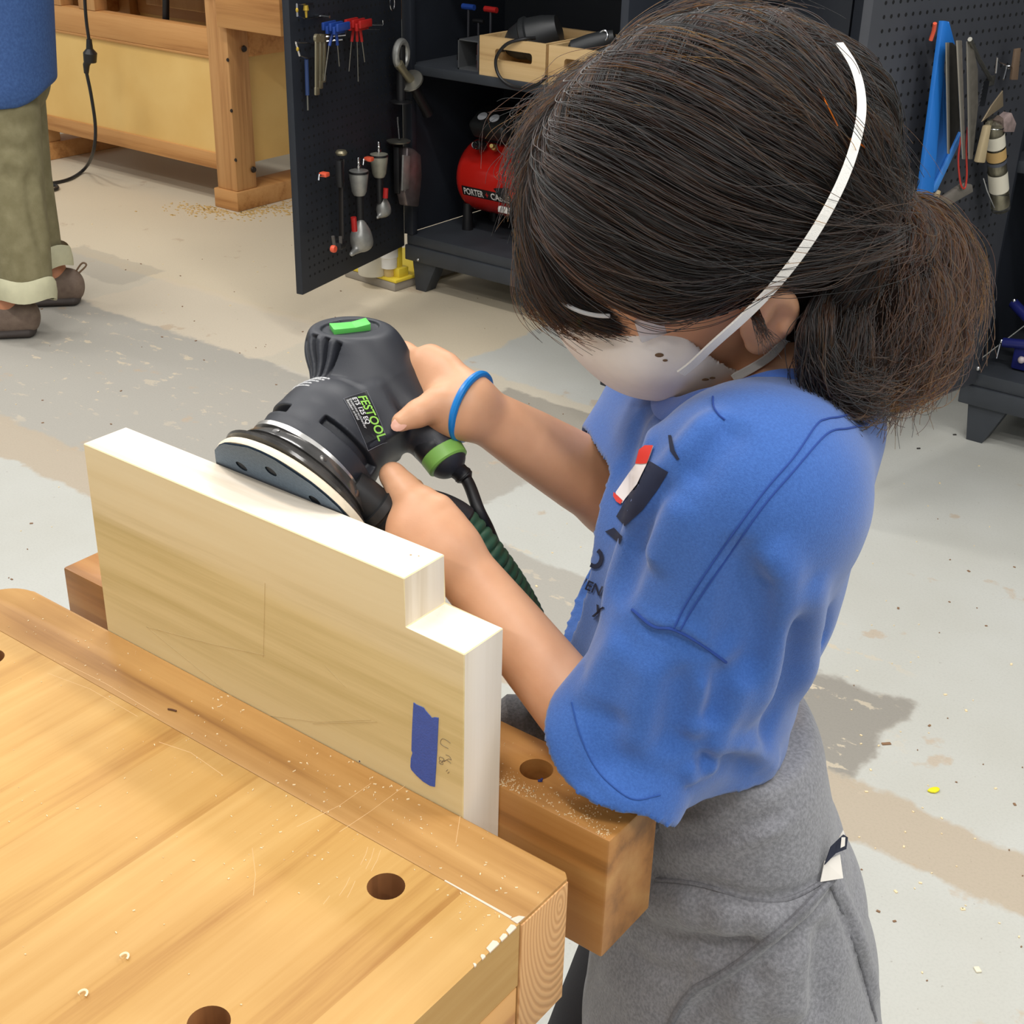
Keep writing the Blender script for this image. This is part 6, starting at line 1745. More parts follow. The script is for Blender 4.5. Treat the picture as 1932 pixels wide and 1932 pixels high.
for (a, b, lab) in (((646, 45), (722, 47), 'long chrome peg hook under the red key set'), ((604, 70), (652, 66), 'chrome peg hook carrying the wrenches')):
    p = onA(a[0], a[1], 0.015); q = onA(b[0], b[1], 0.075); t = thing('peg_hook', lab, 'hook', p, group='wire hooks on the cabinet doors')
    MB().tube([p, q, q + UPV * 0.012], 0.0024, 8).obj('wire', chrome, t); MB().tube([p - UPV * 0.012, q - UPV * 0.012 - nA * 0.01], 0.0024, 8).obj('wire', chrome, t)
for k, (x0, x1, lab) in enumerate(((598, 598, 'worn wrench hanging foremost in the row on the left door'), (606, 605, 'worn wrench hanging in the middle of the row on the left door'), (613, 611, 'thin wrench hanging last in the row on the left door'))):
    a = onA(x0, 72, 0.05 - 0.012 * k); b = onA(x1, 176 - 12 * k, 0.05 - 0.012 * k); t = thing('wrench', lab, 'wrench', a, group='wrenches on the left door')
    ax = (a - b) / np.linalg.norm(a - b)
    mb = MB(); mb.box((a + b) / 2, (np.linalg.norm(a - b) * 0.94, 0.016 - 0.003 * k, 0.006), 0.002, (ax, np.cross(nA, ax), nA))
    mb.obj('shank', tan_st, t)
    MB().lathe(a - nA * 0.004, nA, [(0, 0.011), (0.008, 0.011)], 16).obj('ring_end', tan_st, t)
    MB().box(b + ax * 0.006, (0.022, 0.020 - 0.003 * k, 0.007), 0.003, (ax, np.cross(nA, ax), nA)).obj('jaw', tan_st, t)
a = onA(578, 112, 0.02); b = onA(581, 208, 0.02); t = thing('screwdriver', 'long blue handled screwdriver hanging low on the left door', 'screwdriver', b)
MB().tube([a, a * 0.3 + b * 0.7], 0.0055, 10).obj('handle', MAT('driver_blue', (40, 60, 104), 0.4), t); MB().tube([a * 0.3 + b * 0.7, b], 0.0026, 8).obj('shaft', dull, t)
# grinder side handle with its clamp ring
t = thing('drill_handle', 'cast drill side handle with round clamp hanging on the left door', 'drill handle', onA(757, 100, 0.03))
rc_ = onA(757, 103, 0.05)
mb = MB(); mb.tube([rc_ + 0.031 * (eA * math.cos(s) + UPV * 1.15 * math.sin(s)) for s in np.linspace(0, 2 * math.pi, 28, endpoint=False)], 0.0105, 10, closed=True); mb.obj('clamp_ring', grey_al, t)
MB().tube([onA(752, 120, 0.055), onA(764, 138, 0.062), onA(776, 152, 0.065)], [0.014, 0.011, 0.014], 12).obj('neck', tan_st, t)
gax = onA(808, 212, 0.06) - onA(776, 150, 0.065); gl_ = np.linalg.norm(gax); gax /= gl_
MB().lathe(onA(774, 150, 0.065), gax, [(0, 0.014), (0.002, 0.036), (0.006, 0.038), (0.010, 0.017)], 24).obj('flange', dull, t)
MB().lathe(onA(778, 158, 0.064), gax, [(0, 0.013), (0.02, 0.0145), (gl_ * 0.8, 0.0155), (gl_ * 0.9, 0.0170), (gl_ * 0.93, 0.012)], 16).obj('grip', blk, t)
MB().lathe(onA(757, 194, 0.045), UPV, [(0, 0.006), (0.001, 0.033), (0.005, 0.033), (0.008, 0.014), (0.16, 0.014)], 20).obj('hanger', blk, t)
# air tools low on the door
t = thing('hole_saw_holder', 'dark tool holder rod with a flat cap hanging on the left door', 'tool', onA(752, 262, 0.03))
MB().lathe(onA(752, 268, 0.04), UPV, [(0, 0.034), (0.004, 0.036), (0.006, 0.008)], 18).obj('cap', dull, t)
MB().tube([onA(750, 220, 0.04), onA(752, 240, 0.04), onA(754, 262, 0.045)], 0.0035, 8).obj('rod', chrome, t)
MB().box(onA(752, 320, 0.035), (0.03, 0.02, 0.14), 0.004, (eA, nA, UPV)).obj('body', blk, t)
t = thing('finish_nailer', 'grey cast air tool body at the hinge end of the left door', 'air tool', onA(772, 330, 0.04))
MB().prism([onA(x, y, 0.03) for x, y in ((752, 275), (766, 279), (778, 290), (780, 330), (774, 388), (752, 386), (747, 360), (750, 320))], nA * 0.032, bev=0.006).obj('housing', MAT('maroon_grey', (122, 112, 112), 0.35, 0.6, var=0.2, vscale=40), t)
MB().prism([onA(x, y, 0.062) for x, y in ((758, 292), (771, 294), (769, 356), (756, 360))], nA * 0.006, bev=0.002).obj('side_plate', grey_al, t)
def nailer(cx, cy, label, s=1.0, nipple=True, cup=grey_al):
    c = onA(cx, cy, 0.05); t = thing('air_nailer', label, 'air tool', c, group='air nailers on the left door')
    MB().lathe(c, UPV, [(-0.050 * s, 0.016 * s), (-0.040 * s, 0.021 * s), (-0.005 * s, 0.026 * s), (0.012 * s, 0.028 * s), (0.020 * s, 0.027 * s), (0.024 * s, 0.012 * s)], 24).obj('cylinder', cup, t)
    MB().lathe(c, UPV, [(0.013 * s, 0.0288 * s), (0.019 * s, 0.0288 * s)], 24).obj('cap_ring', blk, t)
    MB().lathe(c, UPV, [(0.024 * s, 0.006), (0.034 * s, 0.0065), (0.036 * s, 0.004), (0.042 * s, 0.0055), (0.045 * s, 0.0035), (0.052 * s, 0.005), (0.057 * s, 0.003)], 12).obj('air_nipple', chrome, t)
    MB().tube([c - UPV * 0.048 * s, c - UPV * 0.13 * s], 0.012 * s, 12).obj('driver_guide', blk, t)
    return t, c
nailer(677, 335, 'short grey air nailer on the left door, the lower of the two'); nailer(715, 303, 'grey air nailer on the left door, the higher of the two', 0.95, cup=MAT('worn_cream', (150, 148, 134), 0.45, 0.3, var=0.12, vscale=60))
for (px, py, lab, red0, red1) in ((680, 448, 'polished cast air stapler with red trigger at the foot of the left door', (667, 410), (669, 436)), (722, 392, 'grey cast air stapler with red trigger below the tall nailer', (728, 355), (727, 374))):
    c = onA(px, py, 0.055); t = thing('air_stapler', lab, 'air tool', c, group='cast air staplers on the left door')
    k = 1.0 if px < 700 else 0.62
    sdf_obj('housing', [ell(c + eA * -0.004, (0.036 * k, 0.030 * k, 0.036 * k), (eA, nA, UPV), 0.02), ell(c - UPV * 0.022 * k - eA * 0.012 * k, (0.032 * k, 0.026 * k, 0.020 * k), (eA, nA, UPV), 0.02), ell(c + UPV * 0.025 * k - eA * 0.004 * k, (0.018 * k, 0.016 * k, 0.028 * k), (eA, nA, UPV), 0.015), cap(c + eA * 0.02 * k - UPV * 0.03 * k, c + eA * 0.05 * k - UPV * 0.036 * k, 0.012 * k, 0.007 * k, 0.01)], 0.003, grey_al, t)
    MB().tube([onA(*red0, 0.075), onA(*red1, 0.075)], 0.0085 * (0.7 + 0.3 * k), 10).obj('trigger', redp, t)
t = thing('bar_clamp', 'black bar clamp with an orange end pad hanging on the left door', 'clamp', onA(642, 440, 0.05))
MB().tube([onA(646, 300, 0.06), onA(643, 345, 0.06), onA(644, 450, 0.06)], 0.0045, 8, flat=1.8).obj('bar', MAT('bar_dark', (52, 48, 46), 0.4, 0.6), t)
MB().lathe(onA(644, 292, 0.06), UPV, [(0, 0.014), (0.006, 0.017), (0.012, 0.013)], 12).obj('end_stop', tan_st, t)
MB().box(onA(641, 328, 0.065), (0.016, 0.020, 0.075), 0.004, (eA, nA, UPV)).obj('jaw', blk, t)
for dx in (0, 11): MB().tube([onA(628 + dx * 1.3, 446, 0.075), onA(632 + dx, 470, 0.075)], 0.005, 8).obj('foot', MAT('pad_grey', (84, 80, 76), 0.5), t)
MB().box(onA(640, 462, 0.065), (0.03, 0.03, 0.02), 0.004, (eA, nA, UPV)).obj('carriage', blk, t)
MB().lathe(onA(626, 469, 0.09), nA, [(0, 0.0095), (0.006, 0.0105), (0.012, 0.009), (0.012, 0.004)], 18).obj('end_pad', orange, t)
MB().tube([onA(626, 469, 0.09), onA(640, 467, 0.06)], 0.003, 8).obj('screw', chrome, t)
for (x0, y0, x1, y1, lab) in ((602, 330, 636, 332, 'orange tipped spring hook on the left door, the lower of the two'), (686, 301, 704, 306, 'orange tipped spring hook on the left door, the higher of the two')):
    t = thing('spring_hook', lab, 'hook', onA(x0, y0, 0.04), group='orange tipped hooks on the left door')
    MB().tube([onA(x1, y1, 0.0), onA((x0 + x1) / 2, (y0 + y1) / 2 + 1, 0.05), onA(x0, y0, 0.075), onA(x0 - 1, y0 + 10, 0.075)], 0.0024, 8).obj('wire', chrome, t)
    MB().box(onA(x0 + 10, y0 - 1, 0.06), (0.02, 0.024, 0.012), 0.003, (eA, nA, UPV)).obj('pad', orange, t)
t = thing('cable_loop', 'small chrome cable loop at the top of the left door', 'loop', onA(740, 5, 0.02))
MB().tube([onA(740, 6, 0.03) + 0.012 * (eA * math.cos(s) + UPV * 1.6 * math.sin(s)) for s in np.linspace(0, 2 * math.pi, 20, endpoint=False)], 0.002, 8, closed=True).obj('loop', chrome, t)

# ---- on the cabinet shelf: square tube, T-handles, two plywood crates
SZ = 0.690
ply = WOOD('birch_ply', (222, 190, 140), (212, 178, 126), (190, 152, 104), axis=0, scale=0.8, rough=0.55, ring=8, ringmix=0.3, bump=0.05)
def crate(x0, x1, y0, y1, h, label):
    t = thing('plywood_crate', label, 'crate', ((x0 + x1) / 2, (y0 + y1) / 2, SZ), group='plywood crates on the shelf')
    th = 0.012
    # front and back with a hand slot
    for y in (y0, y1 - th):
        mb = MB(); bm = mb.bm
        zs0, zs1 = SZ + h * 0.44, SZ + h * 0.72; xs0, xs1 = x0 + (x1 - x0) * 0.24, x0 + (x1 - x0) * 0.80; r = (zs1 - zs0) * 0.32
        sl_ = []
        for cx, cz, a0 in ((xs1 - r, zs1 - r, 0), (xs0 + r, zs1 - r, 90), (xs0 + r, zs0 + r, 180), (xs1 - r, zs0 + r, 270)):
            for a in (0, 30, 60, 90): sl_.append((cx + r * math.cos(R_(a0 + a)), cz + r * math.sin(R_(a0 + a))))
        cx, cz = (xs0 + xs1) / 2, (zs0 + zs1) / 2
        ou = []
        for (px, pz) in sl_:
            c, s = px - cx, pz - cz
            k = min(((x1 if c > 0 else x0) - cx) / c if abs(c) > 1e-9 else 1e9, ((SZ + h if s > 0 else SZ) - cz) / s if abs(s) > 1e-9 else 1e9)
            ou.append([cx + c * k, cz + s * k])
        for qx in (x0, x1):
            for qz in (SZ, SZ + h):
                j = min(range(16), key=lambda j: (ou[j][0] - qx) ** 2 + (ou[j][1] - qz) ** 2); ou[j] = [qx, qz]
        V_ = [[bm.verts.new((p[0], yy, p[1])) for p in ring] for yy in (y, y + th) for ring in (sl_, ou)]
        for j in range(16):
            q = (j + 1) % 16
            bm.faces.new((V_[0][j], V_[0][q], V_[1][q], V_[1][j])); bm.faces.new((V_[2][j], V_[3][j], V_[3][q], V_[2][q]))
            bm.faces.new((V_[0][j], V_[2][j], V_[2][q], V_[0][q])); bm.faces.new((V_[1][j], V_[1][q], V_[3][q], V_[3][j]))
        mb.obj('end_panel', ply, t, smooth=0)
    for x in (x0, x1 - th): MB().box2((x, y0 + th, SZ), (x + th, y1 - th, SZ + h), 0.0008).obj('side_panel', ply, t)
    MB().box2((x0 + th, y0 + th, SZ), (x1 - th, y1 - th, SZ + 0.009)).obj('bottom', ply, t)
    return t
cy = 3.212
c1a = at_y(904, 147, cy)[0]; c1b = at_y(1030, 160, cy)[0]; c2b = at_y(1158, 176, cy)[0]
ch1 = at_y(905, 69, cy)[2] - SZ + 0.004
crate(c1a, c1b - 0.004, cy, cy + 0.30, ch1, 'plywood crate with a dangling black cord loop, beside the square tube')
crate(c1b + 0.006, c2b, cy, cy + 0.30, ch1, 'plywood crate with a hand slot, next to the girl\'s hair')
t = thing('polisher', 'black power tool with ribbed hood lying in the first crate', 'power tool', (c1a + 0.11, cy + 0.13, SZ + 0.02))
pc_ = at_y(1010, 65, cy + 0.15)
MB().lathe(pc_ + np.array([-0.06, -0.02, -0.03]), (0.80, 0.35, 0.32), [(-0.02, 0.03), (0.0, 0.045), (0.03, 0.055), (0.035, 0.062), (0.05, 0.064), (0.055, 0.058), (0.10, 0.052), (0.14, 0.04)], 28).obj('hood', MAT('tool_charcoal', (44, 46, 48), 0.45), t)
MB().tube([pc_ + np.array([-0.07, -0.02, -0.04]), pc_ + np.array([-0.11, -0.03, -0.05]), pc_ + np.array([-0.09, -0.05, -0.09])], [0.026, 0.022, 0.018], 14).obj('nose', blk, t)
for k in range(6):
    q = pc_ + np.array([-0.075 + 0.012 * k, -0.05, -0.035 + 0.003 * k]); MB().box(q, (0.004, 0.03, 0.03), 0.001).obj('rib', MATS['tool_charcoal'], t)
t = thing('cord_loop', 'black cord loop hanging over the front of the first crate', 'cord', at_y(970, 165, cy - 0.01))
lp = [(1010, 72, 0.03), (985, 74, 0.0), (955, 84, -0.012), (936, 110, -0.016), (940, 140, -0.018), (960, 160, -0.018), (990, 166, -0.018), (1016, 158, -0.018), (1032, 144, -0.014)]
MB().tube(spline([at_y(x, y, cy + o) for x, y, o in lp], 40), 0.0048, 8).obj('flex', blk, t)
t = thing('air_gun', 'black motor body with a chrome ring in the second crate', 'power tool', (c2b - 0.08, cy + 0.12, SZ + 0.02))
q = at_y(1112, 82, cy + 0.09)
MB().lathe(q + np.array([-0.03, -0.03, -0.02]), (0.85, 0.4, 0.35), [(-0.01, 0.02), (0, 0.03), (0.05, 0.031), (0.09, 0.028), (0.12, 0.02)], 24).obj('barrel', MATS['tool_charcoal'], t)
MB().tube([at_y(1138, 68, cy + 0.08) + 0.014 * np.array([math.cos(s), 0.3 * math.sin(s), math.sin(s)]) for s in np.linspace(0, 2 * math.pi, 20, endpoint=False)], 0.003, 8, closed=True).obj('ring', chrome, t)
t = thing('steel_sheet', 'bright crumpled metal part inside the second crate behind its slot', 'part', (c2b - 0.09, cy + 0.05, SZ + 0.02))
MB().ell((c2b - 0.075, cy + 0.06, SZ + 0.055), (0.035, 0.012, 0.02), n=12).obj('body', chrome, t)
# square tube with T-handle keys
a = at_y(868, 124, 3.25); w = 0.072
t = thing('square_tube', 'grey steel square tube offcut standing left of the crates', 'tube', (a[0] + w / 2, 3.3, SZ))
mb = MB()
for lo, hi in (((a[0], 3.24, SZ), (a[0] + 0.004, 3.34, SZ + 0.085)), ((a[0] + w, 3.24, SZ), (a[0] + w + 0.004, 3.34, SZ + 0.085)), ((a[0], 3.24, SZ), (a[0] + w, 3.34, SZ + 0.004)), ((a[0], 3.24, SZ + 0.081), (a[0] + w, 3.34, SZ + 0.085))): mb.box2(lo, hi)
mb.obj('wall', MAT('grey_steel', (122, 124, 126), 0.4, 0.6), t, smooth=0)
t = thing('red_box', 'small dull red carton squeezed between tube and crate', 'box', (c1a - 0.022, 3.32, SZ))
MB().box2((c1a - 0.04, 3.25, SZ), (c1a - 0.004, 3.36, SZ + 0.075), 0.002).obj('carton', MAT('dull_red', (112, 62, 60), 0.7), t); MB().box2((c1a - 0.041, 3.249, SZ + 0.03), (c1a - 0.003, 3.361, SZ + 0.045)).obj('band', MAT('dull_dark', (54, 48, 52), 0.7), t)
for (px, py, mat, lab, dx) in ((884, 13, bluep, 'blue T-handle hex key standing on the cabinet shelf', 0), (926, 18, redp, 'red T-handle hex key standing on the cabinet shelf', 0)):
    q = at_y(px, py, 3.38); t = thing('hex_key', lab, 'hex key', (q[0], q[1], SZ), group='T-handle hex keys')
    MB().tube([q - np.array([0.022, 0, 0]), q + np.array([0.022, 0, 0])], 0.0085, 10).obj('handle', mat, t)
    MB().tube([q, (q[0], q[1], SZ + 0.0)], 0.004, 8).obj('shaft', MAT('key_dark', (70, 70, 76), 0.4, 0.6), t)
    MB().box((q[0], q[1], SZ + 0.012), (0.05, 0.05, 0.024), 0.003).obj('stand', blk, t)
t = thing('hex_key', 'small dark T-handle hex key between the blue and red ones', 'hex key', (at_y(900, 40, 3.40)[0], 3.40, SZ), group='T-handle hex keys'); q = at_y(903, 40, 3.40)
MB().tube([q, (q[0], q[1], SZ)], 0.004, 8).obj('shaft', MATS['key_dark'], t); MB().tube([q - np.array([0.02, 0, 0]), q + np.array([0.02, 0, 0])], 0.006, 8).obj('handle', blk, t)

# ---- air compressor
t = thing('air_compressor', 'red pancake air compressor on the bottom shelf of the tool cabinet', 'compressor', (-2.55, 3.45, CZ1))
red_c = MAT('compressor_red', (196, 34, 26), 0.22, coat=0.5)
tc_ = np.array([-2.585, 3.43, CZ1 + 0.165]); tr = 0.112; tl = 0.30
prof = [(-tl / 2 + 0.004, 0.02)] + [(-tl / 2 + 0.055 * (1 - math.cos(s)), tr * math.sin(s) ** 0.8) for s in np.linspace(0.25, math.pi / 2, 8)] + [(tl / 2 - 0.055 * (1 - math.cos(s)), tr * math.sin(s) ** 0.8) for s in np.linspace(math.pi / 2, 0.25, 8)] + [(tl / 2 - 0.004, 0.02)]
MB().lathe(tc_, (1, 0.0, 0), prof, 40).obj('tank', red_c, t)
# name band wrapped on the tank front
def on_tank(x, ang, o=0.0008): return tc_ + np.array([x, -(tr + o) * math.cos(ang), (tr + o) * math.sin(ang)])
mb = MB(); rows = [[mb.bm.verts.new(on_tank(x, a_)) for a_ in np.linspace(-0.42, -0.14, 7)] for x in np.linspace(-0.092, 0.10, 12)]
for A, B_ in zip(rows, rows[1:]):
    for j in range(6): mb.bm.faces.new((A[j], A[j + 1], B_[j + 1], B_[j]))
mb.obj('name_band', MAT('band_black', (20, 18, 20), 0.4), t)
def tank_text(s, size, x, a0, mat, wid):
    me = text_mesh(s, size, bold=True); k = wid / max(v.co.x for v in me.vertices)
    for v in me.vertices: v.co = Vector(on_tank(x + v.co.x * k, a0 + v.co.y / tr, 0.0014))
    return link_mesh('band_lettering', me, mat, t)
tw = MAT('band_white', (236, 232, 228), 0.5)
tank_text('PORTER', 0.030, -0.086, -0.375, tw, 0.078); tank_text('+', 0.032, -0.0005, -0.375, redp, 0.012); tank_text('CABLE', 0.030, 0.020, -0.375, tw, 0.072)
for x in (-0.1, 0.1):
    for y in (-0.07, 0.07): MB().lathe(tc_ + np.array([x, y, -0.165]), UPV, [(0, 0.018), (0.03, 0.016), (0.085, 0.014)], 12).obj('foot', blk, t)
gc = tc_ + np.array([-0.02, -0.05, 0.165])
ga = np.array([0.0, -0.55, 0.83]); ga /= np.linalg.norm(ga); gx = np.array([1.0, 0, 0]); gy = np.cross(ga, gx)
sdf_obj('gauge_panel', [rbox(gc, (0.070, 0.036, 0.030), 0.016, (gx, gy, ga), 0.01), rbox(gc + np.array([0.02, 0.10, -0.01]), (0.10, 0.08, 0.055), 0.02, None, 0.02)], 0.004, MAT('panel_black', (34, 36, 36), 0.45), t)
for x in (-0.026, 0.020):
    MB().lathe(gc + gx * x + ga * 0.028, ga, [(0, 0.019), (0.006, 0.019), (0.007, 0.0165)], 24).obj('gauge_bezel', blk, t)
    MB().lathe(gc + gx * x + ga * 0.0352, ga, [(0, 0.0160), (0.0008, 0.0160)], 24).obj('gauge_face', MAT('gauge_face', (206, 208, 212), 0.25), t)
MB().lathe(tc_ + np.array([-0.035, -0.075, 0.108]), (-0.1, -0.9, 0.2), [(0, 0.013), (0.03, 0.014), (0.032, 0.010), (0.045, 0.009)], 16).obj('regulator', blk, t)
MB().tube([tc_ + np.array([-0.035, -0.12, 0.117]) + 0.010 * np.array([math.cos(s), 0, math.sin(s)]) for s in np.linspace(0.8, 5.4, 14)], 0.002, 8).obj('regulator_ring', chrome, t)
MB().lathe(tc_ + np.array([0.012, -0.075, 0.106]), (0.25, -0.8, 0.35), [(0, 0.008), (0.014, 0.010), (0.028, 0.009), (0.030, 0.006), (0.044, 0.006)], 14).obj('brass_coupler', MAT('brass', (176, 152, 92), 0.35, 0.8), t)
MB().prism([tc_ + np.array(p) for p in ((0.045, -0.118, 0.0), (0.10, -0.118, 0.01), (0.085, -0.118, -0.03), (0.07, -0.118, -0.02))], (0, -0.012, 0), bev=0.002).obj('drain_lever', blk, t)
MB().box(tc_ + np.array([0.085, -0.122, -0.060]), (0.042, 0.012, 0.018), 0.002).obj('plug', tw, t)

# ---- yellow trolley and tins under the open door
t = thing('yellow_trolley', 'low yellow trolley base on the floor behind the open cabinet door', 'trolley', at_z(700, 540, 0))
tb = at_z(745, 551, 0.0); td = at_z(650, 522, 0.0)
ax = tb - td; ln = np.linalg.norm(ax); ax /= ln; ay = np.array([-ax[1], ax[0], 0])
mb = MB(); mb.box((tb + td) / 2 + ay * 0.16 + UPV * 0.014, (ln, 0.32, 0.028), 0.004, (ax, ay, UPV)); mb.obj('plinth', MAT('plinth_grey', (150, 142, 130), 0.7), t)
yel = MAT('trolley_yellow', (222, 196, 58), 0.5)
MB().box((tb + td) / 2 + ay * 0.165 + UPV * 0.033, (ln + 0.01, 0.33, 0.010), 0.003, (ax, ay, UPV)).obj('deck', yel, t)
pb = tb - ax * 0.035 + ay * 0.05
MB().box(pb + UPV * 0.052, (0.055, 0.045, 0.03), 0.004, (ax, ay, UPV)).obj('socket', yel, t); MB().box(pb + UPV * 0.10, (0.026, 0.020, 0.10), 0.003, (ax, ay, UPV)).obj('post', yel, t)
MB().box(tb - ax * 0.02 + ay * 0.14 + UPV * 0.09, (0.06, 0.01, 0.11), 0.002, (ax, ay, UPV)).obj('side_plate', yel, t)
cream_t = MAT('tin_cream', (214, 208, 190), 0.5)
for (px, py, r, h, z, lab) in ((703, 516, 0.046, 0.10, 0.038, 'wide cream tin on the yellow trolley'), (734, 520, 0.017, 0.055, 0.038, 'slim tan post bottle on the yellow trolley')):
    q = at_z(px, py, z); tt = thing('paint_tin', lab, 'tin', q, group='tins on the yellow trolley')
    MB().lathe(q, UPV, [(0, r * 0.97), (0.004, r), (h - 0.006, r), (h, r * 0.96), (h, r * 0.8)], 28).obj('body', cream_t if r > 0.03 else MAT('tin_tan', (206, 180, 122), 0.5), tt)
    MB().lathe(q, UPV, [(h, r * 0.9), (h + 0.004, r * 0.9)], 28).obj('lid', cream_t, tt)
q = at_z(734, 520, 0.038); tt = thing('white_spool', 'white plastic spool resting on the slim tan post of the trolley', 'spool', (q[0], q[1], 0.097))
MB().lathe((q[0], q[1], 0.097), UPV, [(0, 0.026), (0.004, 0.030), (0.07, 0.030), (0.075, 0.026)], 24).obj('body', MAT('jug_white', (232, 230, 224), 0.5), tt)
MB().lathe((q[0], q[1], 0.066), UPV, [(0, 0.026), (0.06, 0.028), (0.13, 0.030), (0.15, 0.018), (0.16, 0.012)], 24).obj('body', MAT('jug_white', (232, 230, 224), 0.5), tt); MB().lathe((q[0], q[1], 0.226), UPV, [(0, 0.013), (0.012, 0.013)], 16).obj('cap', MAT('jug_cap', (220, 218, 210), 0.5), tt)

# ---- what hangs on the pegboard door at the frame edge
sq = MAT('square_blue', (38, 118, 206), 0.42)
t = thing('layout_square', 'big blue triangular layout square hanging on the pegboard door', 'square', onC(1760, 200, 0.03))
def quadC(pts, off, th, name, mat, par, bev=0.001): return MB().prism([onC(x, y, off) for x, y in pts], nC * th, bev=bev).obj(name, mat, par)
quadC([(1771, 39), (1780, 39), (1790, 80), (1775, 96), (1753, 370), (1729, 362)], 0.050, 0.010, 'rail', sq, t)
quadC([(1786, 40), (1797, 82), (1783, 98), (1776, 60)], 0.030, 0.006, 'notch_arm', sq, t)
quadC([(1775, 96), (1790, 250), (1812, 250), (1758, 362), (1748, 362)], 0.042, 0.004, 'blade', MAT('square_blue_clear', (44, 110, 190), 0.3), t)
quadC([(1808, 248), (1814, 252), (1762, 362), (1754, 360)], 0.046, 0.006, 'edge_strip', MAT('square_blue_light', (70, 140, 220), 0.4), t)
MB().tube([onC(1764, 44, 0.05), onC(1762, 58, 0.045), onC(1756, 76, 0.04)], 0.004, 8).obj('hook_tip', orange, t)
for k, (pts, off, lab) in enumerate((([(1783, 80), (1795, 80), (1808, 100), (1808, 240), (1786, 290)], 0.075, 'dark scraper plate hanging next to the blue square'), ([(1803, 76), (1812, 76), (1819, 300), (1814, 300)], 0.10, 'thin edge-on scraper plate in the middle of the row'), ([(1822, 78), (1832, 78), (1842, 130), (1842, 200), (1832, 300), (1826, 300)], 0.085, 'grey scraper plate hanging last before the hacksaw blades'))):
    tt = thing('scraper_plate', lab, 'scraper', onC(*pts[0], off), group='scraper plates on the pegboard door')
    quadC(pts, off, 0.004, 'plate', MAT('plate_steel_%s' % 'abc'[k], ((58, 56, 52), (140, 132, 122), (128, 122, 112))[k], 0.4, 0.5, var=0.15, vscale=60), tt)
    quadC([pts[0], (pts[0][0] + 6, pts[0][1]), (pts[-1][0] + 4, pts[-1][1]), pts[-1]], off + 0.004, 0.003, 'rim', MAT('rim_steel', (170, 164, 152), 0.35, 0.7), tt)
q0, q1 = onC(1806, 74, 0.09), onC(1868, 150, 0.02)
tt = thing('peg_hook', 'long dark peg hook holding the scraper plates', 'hook', q1, group='wire hooks on the cabinet doors')
MB().tube([onC(1830, 74, 0.10), onC(1846, 110, 0.07), onC(1870, 152, 0.0)], 0.0045, 8).obj('wire', dull, tt); MB().box(onC(1870, 152, 0.003), (0.02, 0.006, 0.02), 0.001, (eC, nC, UPV)).obj('plate', dull, tt)
tt = thing('hacksaw_blade', 'toothed jigsaw blade among the scrapers on the pegboard door', 'blade', onC(1850, 180, 0.07))
mb = MB(); pts = [(1856, 152), (1862, 154), (1850, 205)]
tz = []
for i in range(14):
    f_ = i / 13; x, y = 1856 - 9 * f_, 152 + 48 * f_; tz += [(x - (2.2 if i % 2 else 0), y)]
mb.prism([onC(x, y, 0.07) for x, y in tz + [(1856, 200), (1866, 152)]], nC * 0.002); mb.obj('blade', chrome, tt, smooth=0)
cream = MAT('tool_cream', (186, 168, 132), 0.5)
tt = thing('putty_knife', 'worn putty knife with a tan handle hanging beside the label tube', 'knife', onC(1848, 240, 0.06))
quadC([(1890, 170), (1891, 200), (1850, 230), (1868, 200)], 0.06, 0.003, 'blade', MAT('blade_tan', (150, 134, 110), 0.4, 0.4), tt)
quadC([(1853, 236), (1862, 234), (1850, 306), (1836, 305)], 0.06, 0.012, 'handle', cream, tt, 0.003); quadC([(1862, 228), (1868, 226), (1858, 262), (1852, 264)], 0.05, 0.008, 'ferrule', tan_st, tt)
tt = thing('clear_blade_tube', 'clear plastic tube of labelled blades hanging from a wire hook', 'tube', onC(1880, 300, 0.05))
ta, tb_ = onC(1874, 225, 0.05), onC(1888, 396, 0.05); tx = tb_ - ta; tl_ = np.linalg.norm(tx); tx /= tl_
MB().lathe(ta, tx, [(0, 0.016), (0.004, 0.020), (tl_ - 0.004, 0.021), (tl_, 0.016)], 24).obj('tube', GLASS('tube_plastic', (235, 232, 220), 0.15, 1.2), tt)
MB().lathe(ta, tx, [(0.012, 0.015), (tl_ - 0.01, 0.016)], 20).obj('blades', MAT('blades_mixed', (150, 146, 132), 0.4, 0.5, var=0.45, vscale=45, stretch=(1, 1, 0.4)), tt)
for a0, a1, mat in ((0.035, 0.065, MAT('label_cream', (214, 208, 190), 0.6)), (0.07, 0.095, MAT('label_tan', (186, 152, 96), 0.6)), (0.098, 0.106, MAT('band_grey', (74, 78, 88), 0.5)), (0.13, 0.175, MATS['label_cream'])):
    MB().lathe(ta, tx, [(a0, 0.0208), (a1, 0.0211)], 24, cap=False).obj('sticker', mat, tt)
for a0 in (0.02, 0.05, 0.185): MB().tube([ta + tx * a0 + 0.0215 * (math.cos(s) * eC + math.sin(s) * np.cross(tx, eC)) for s in np.linspace(0, 2 * math.pi, 20, endpoint=False)], 0.0012, 6, closed=True).obj('wire_tie', chrome, tt)
quadC([(1872, 228), (1893, 210), (1902, 230), (1898, 246), (1876, 246)], 0.045, 0.02, 'plug', MAT('plug_mauve', (150, 132, 128), 0.5, var=0.3, vscale=60), tt)
MB().tube([onC(1855, 336, 0.055), onC(1862, 360, 0.055), onC(1876, 392, 0.055)], 0.0016, 6).obj('wire_end', chrome, tt)
tt = thing('peg_hook', 'chrome double peg hook above the blade tube', 'hook', onC(1900, 125, 0), group='wire hooks on the cabinet doors')
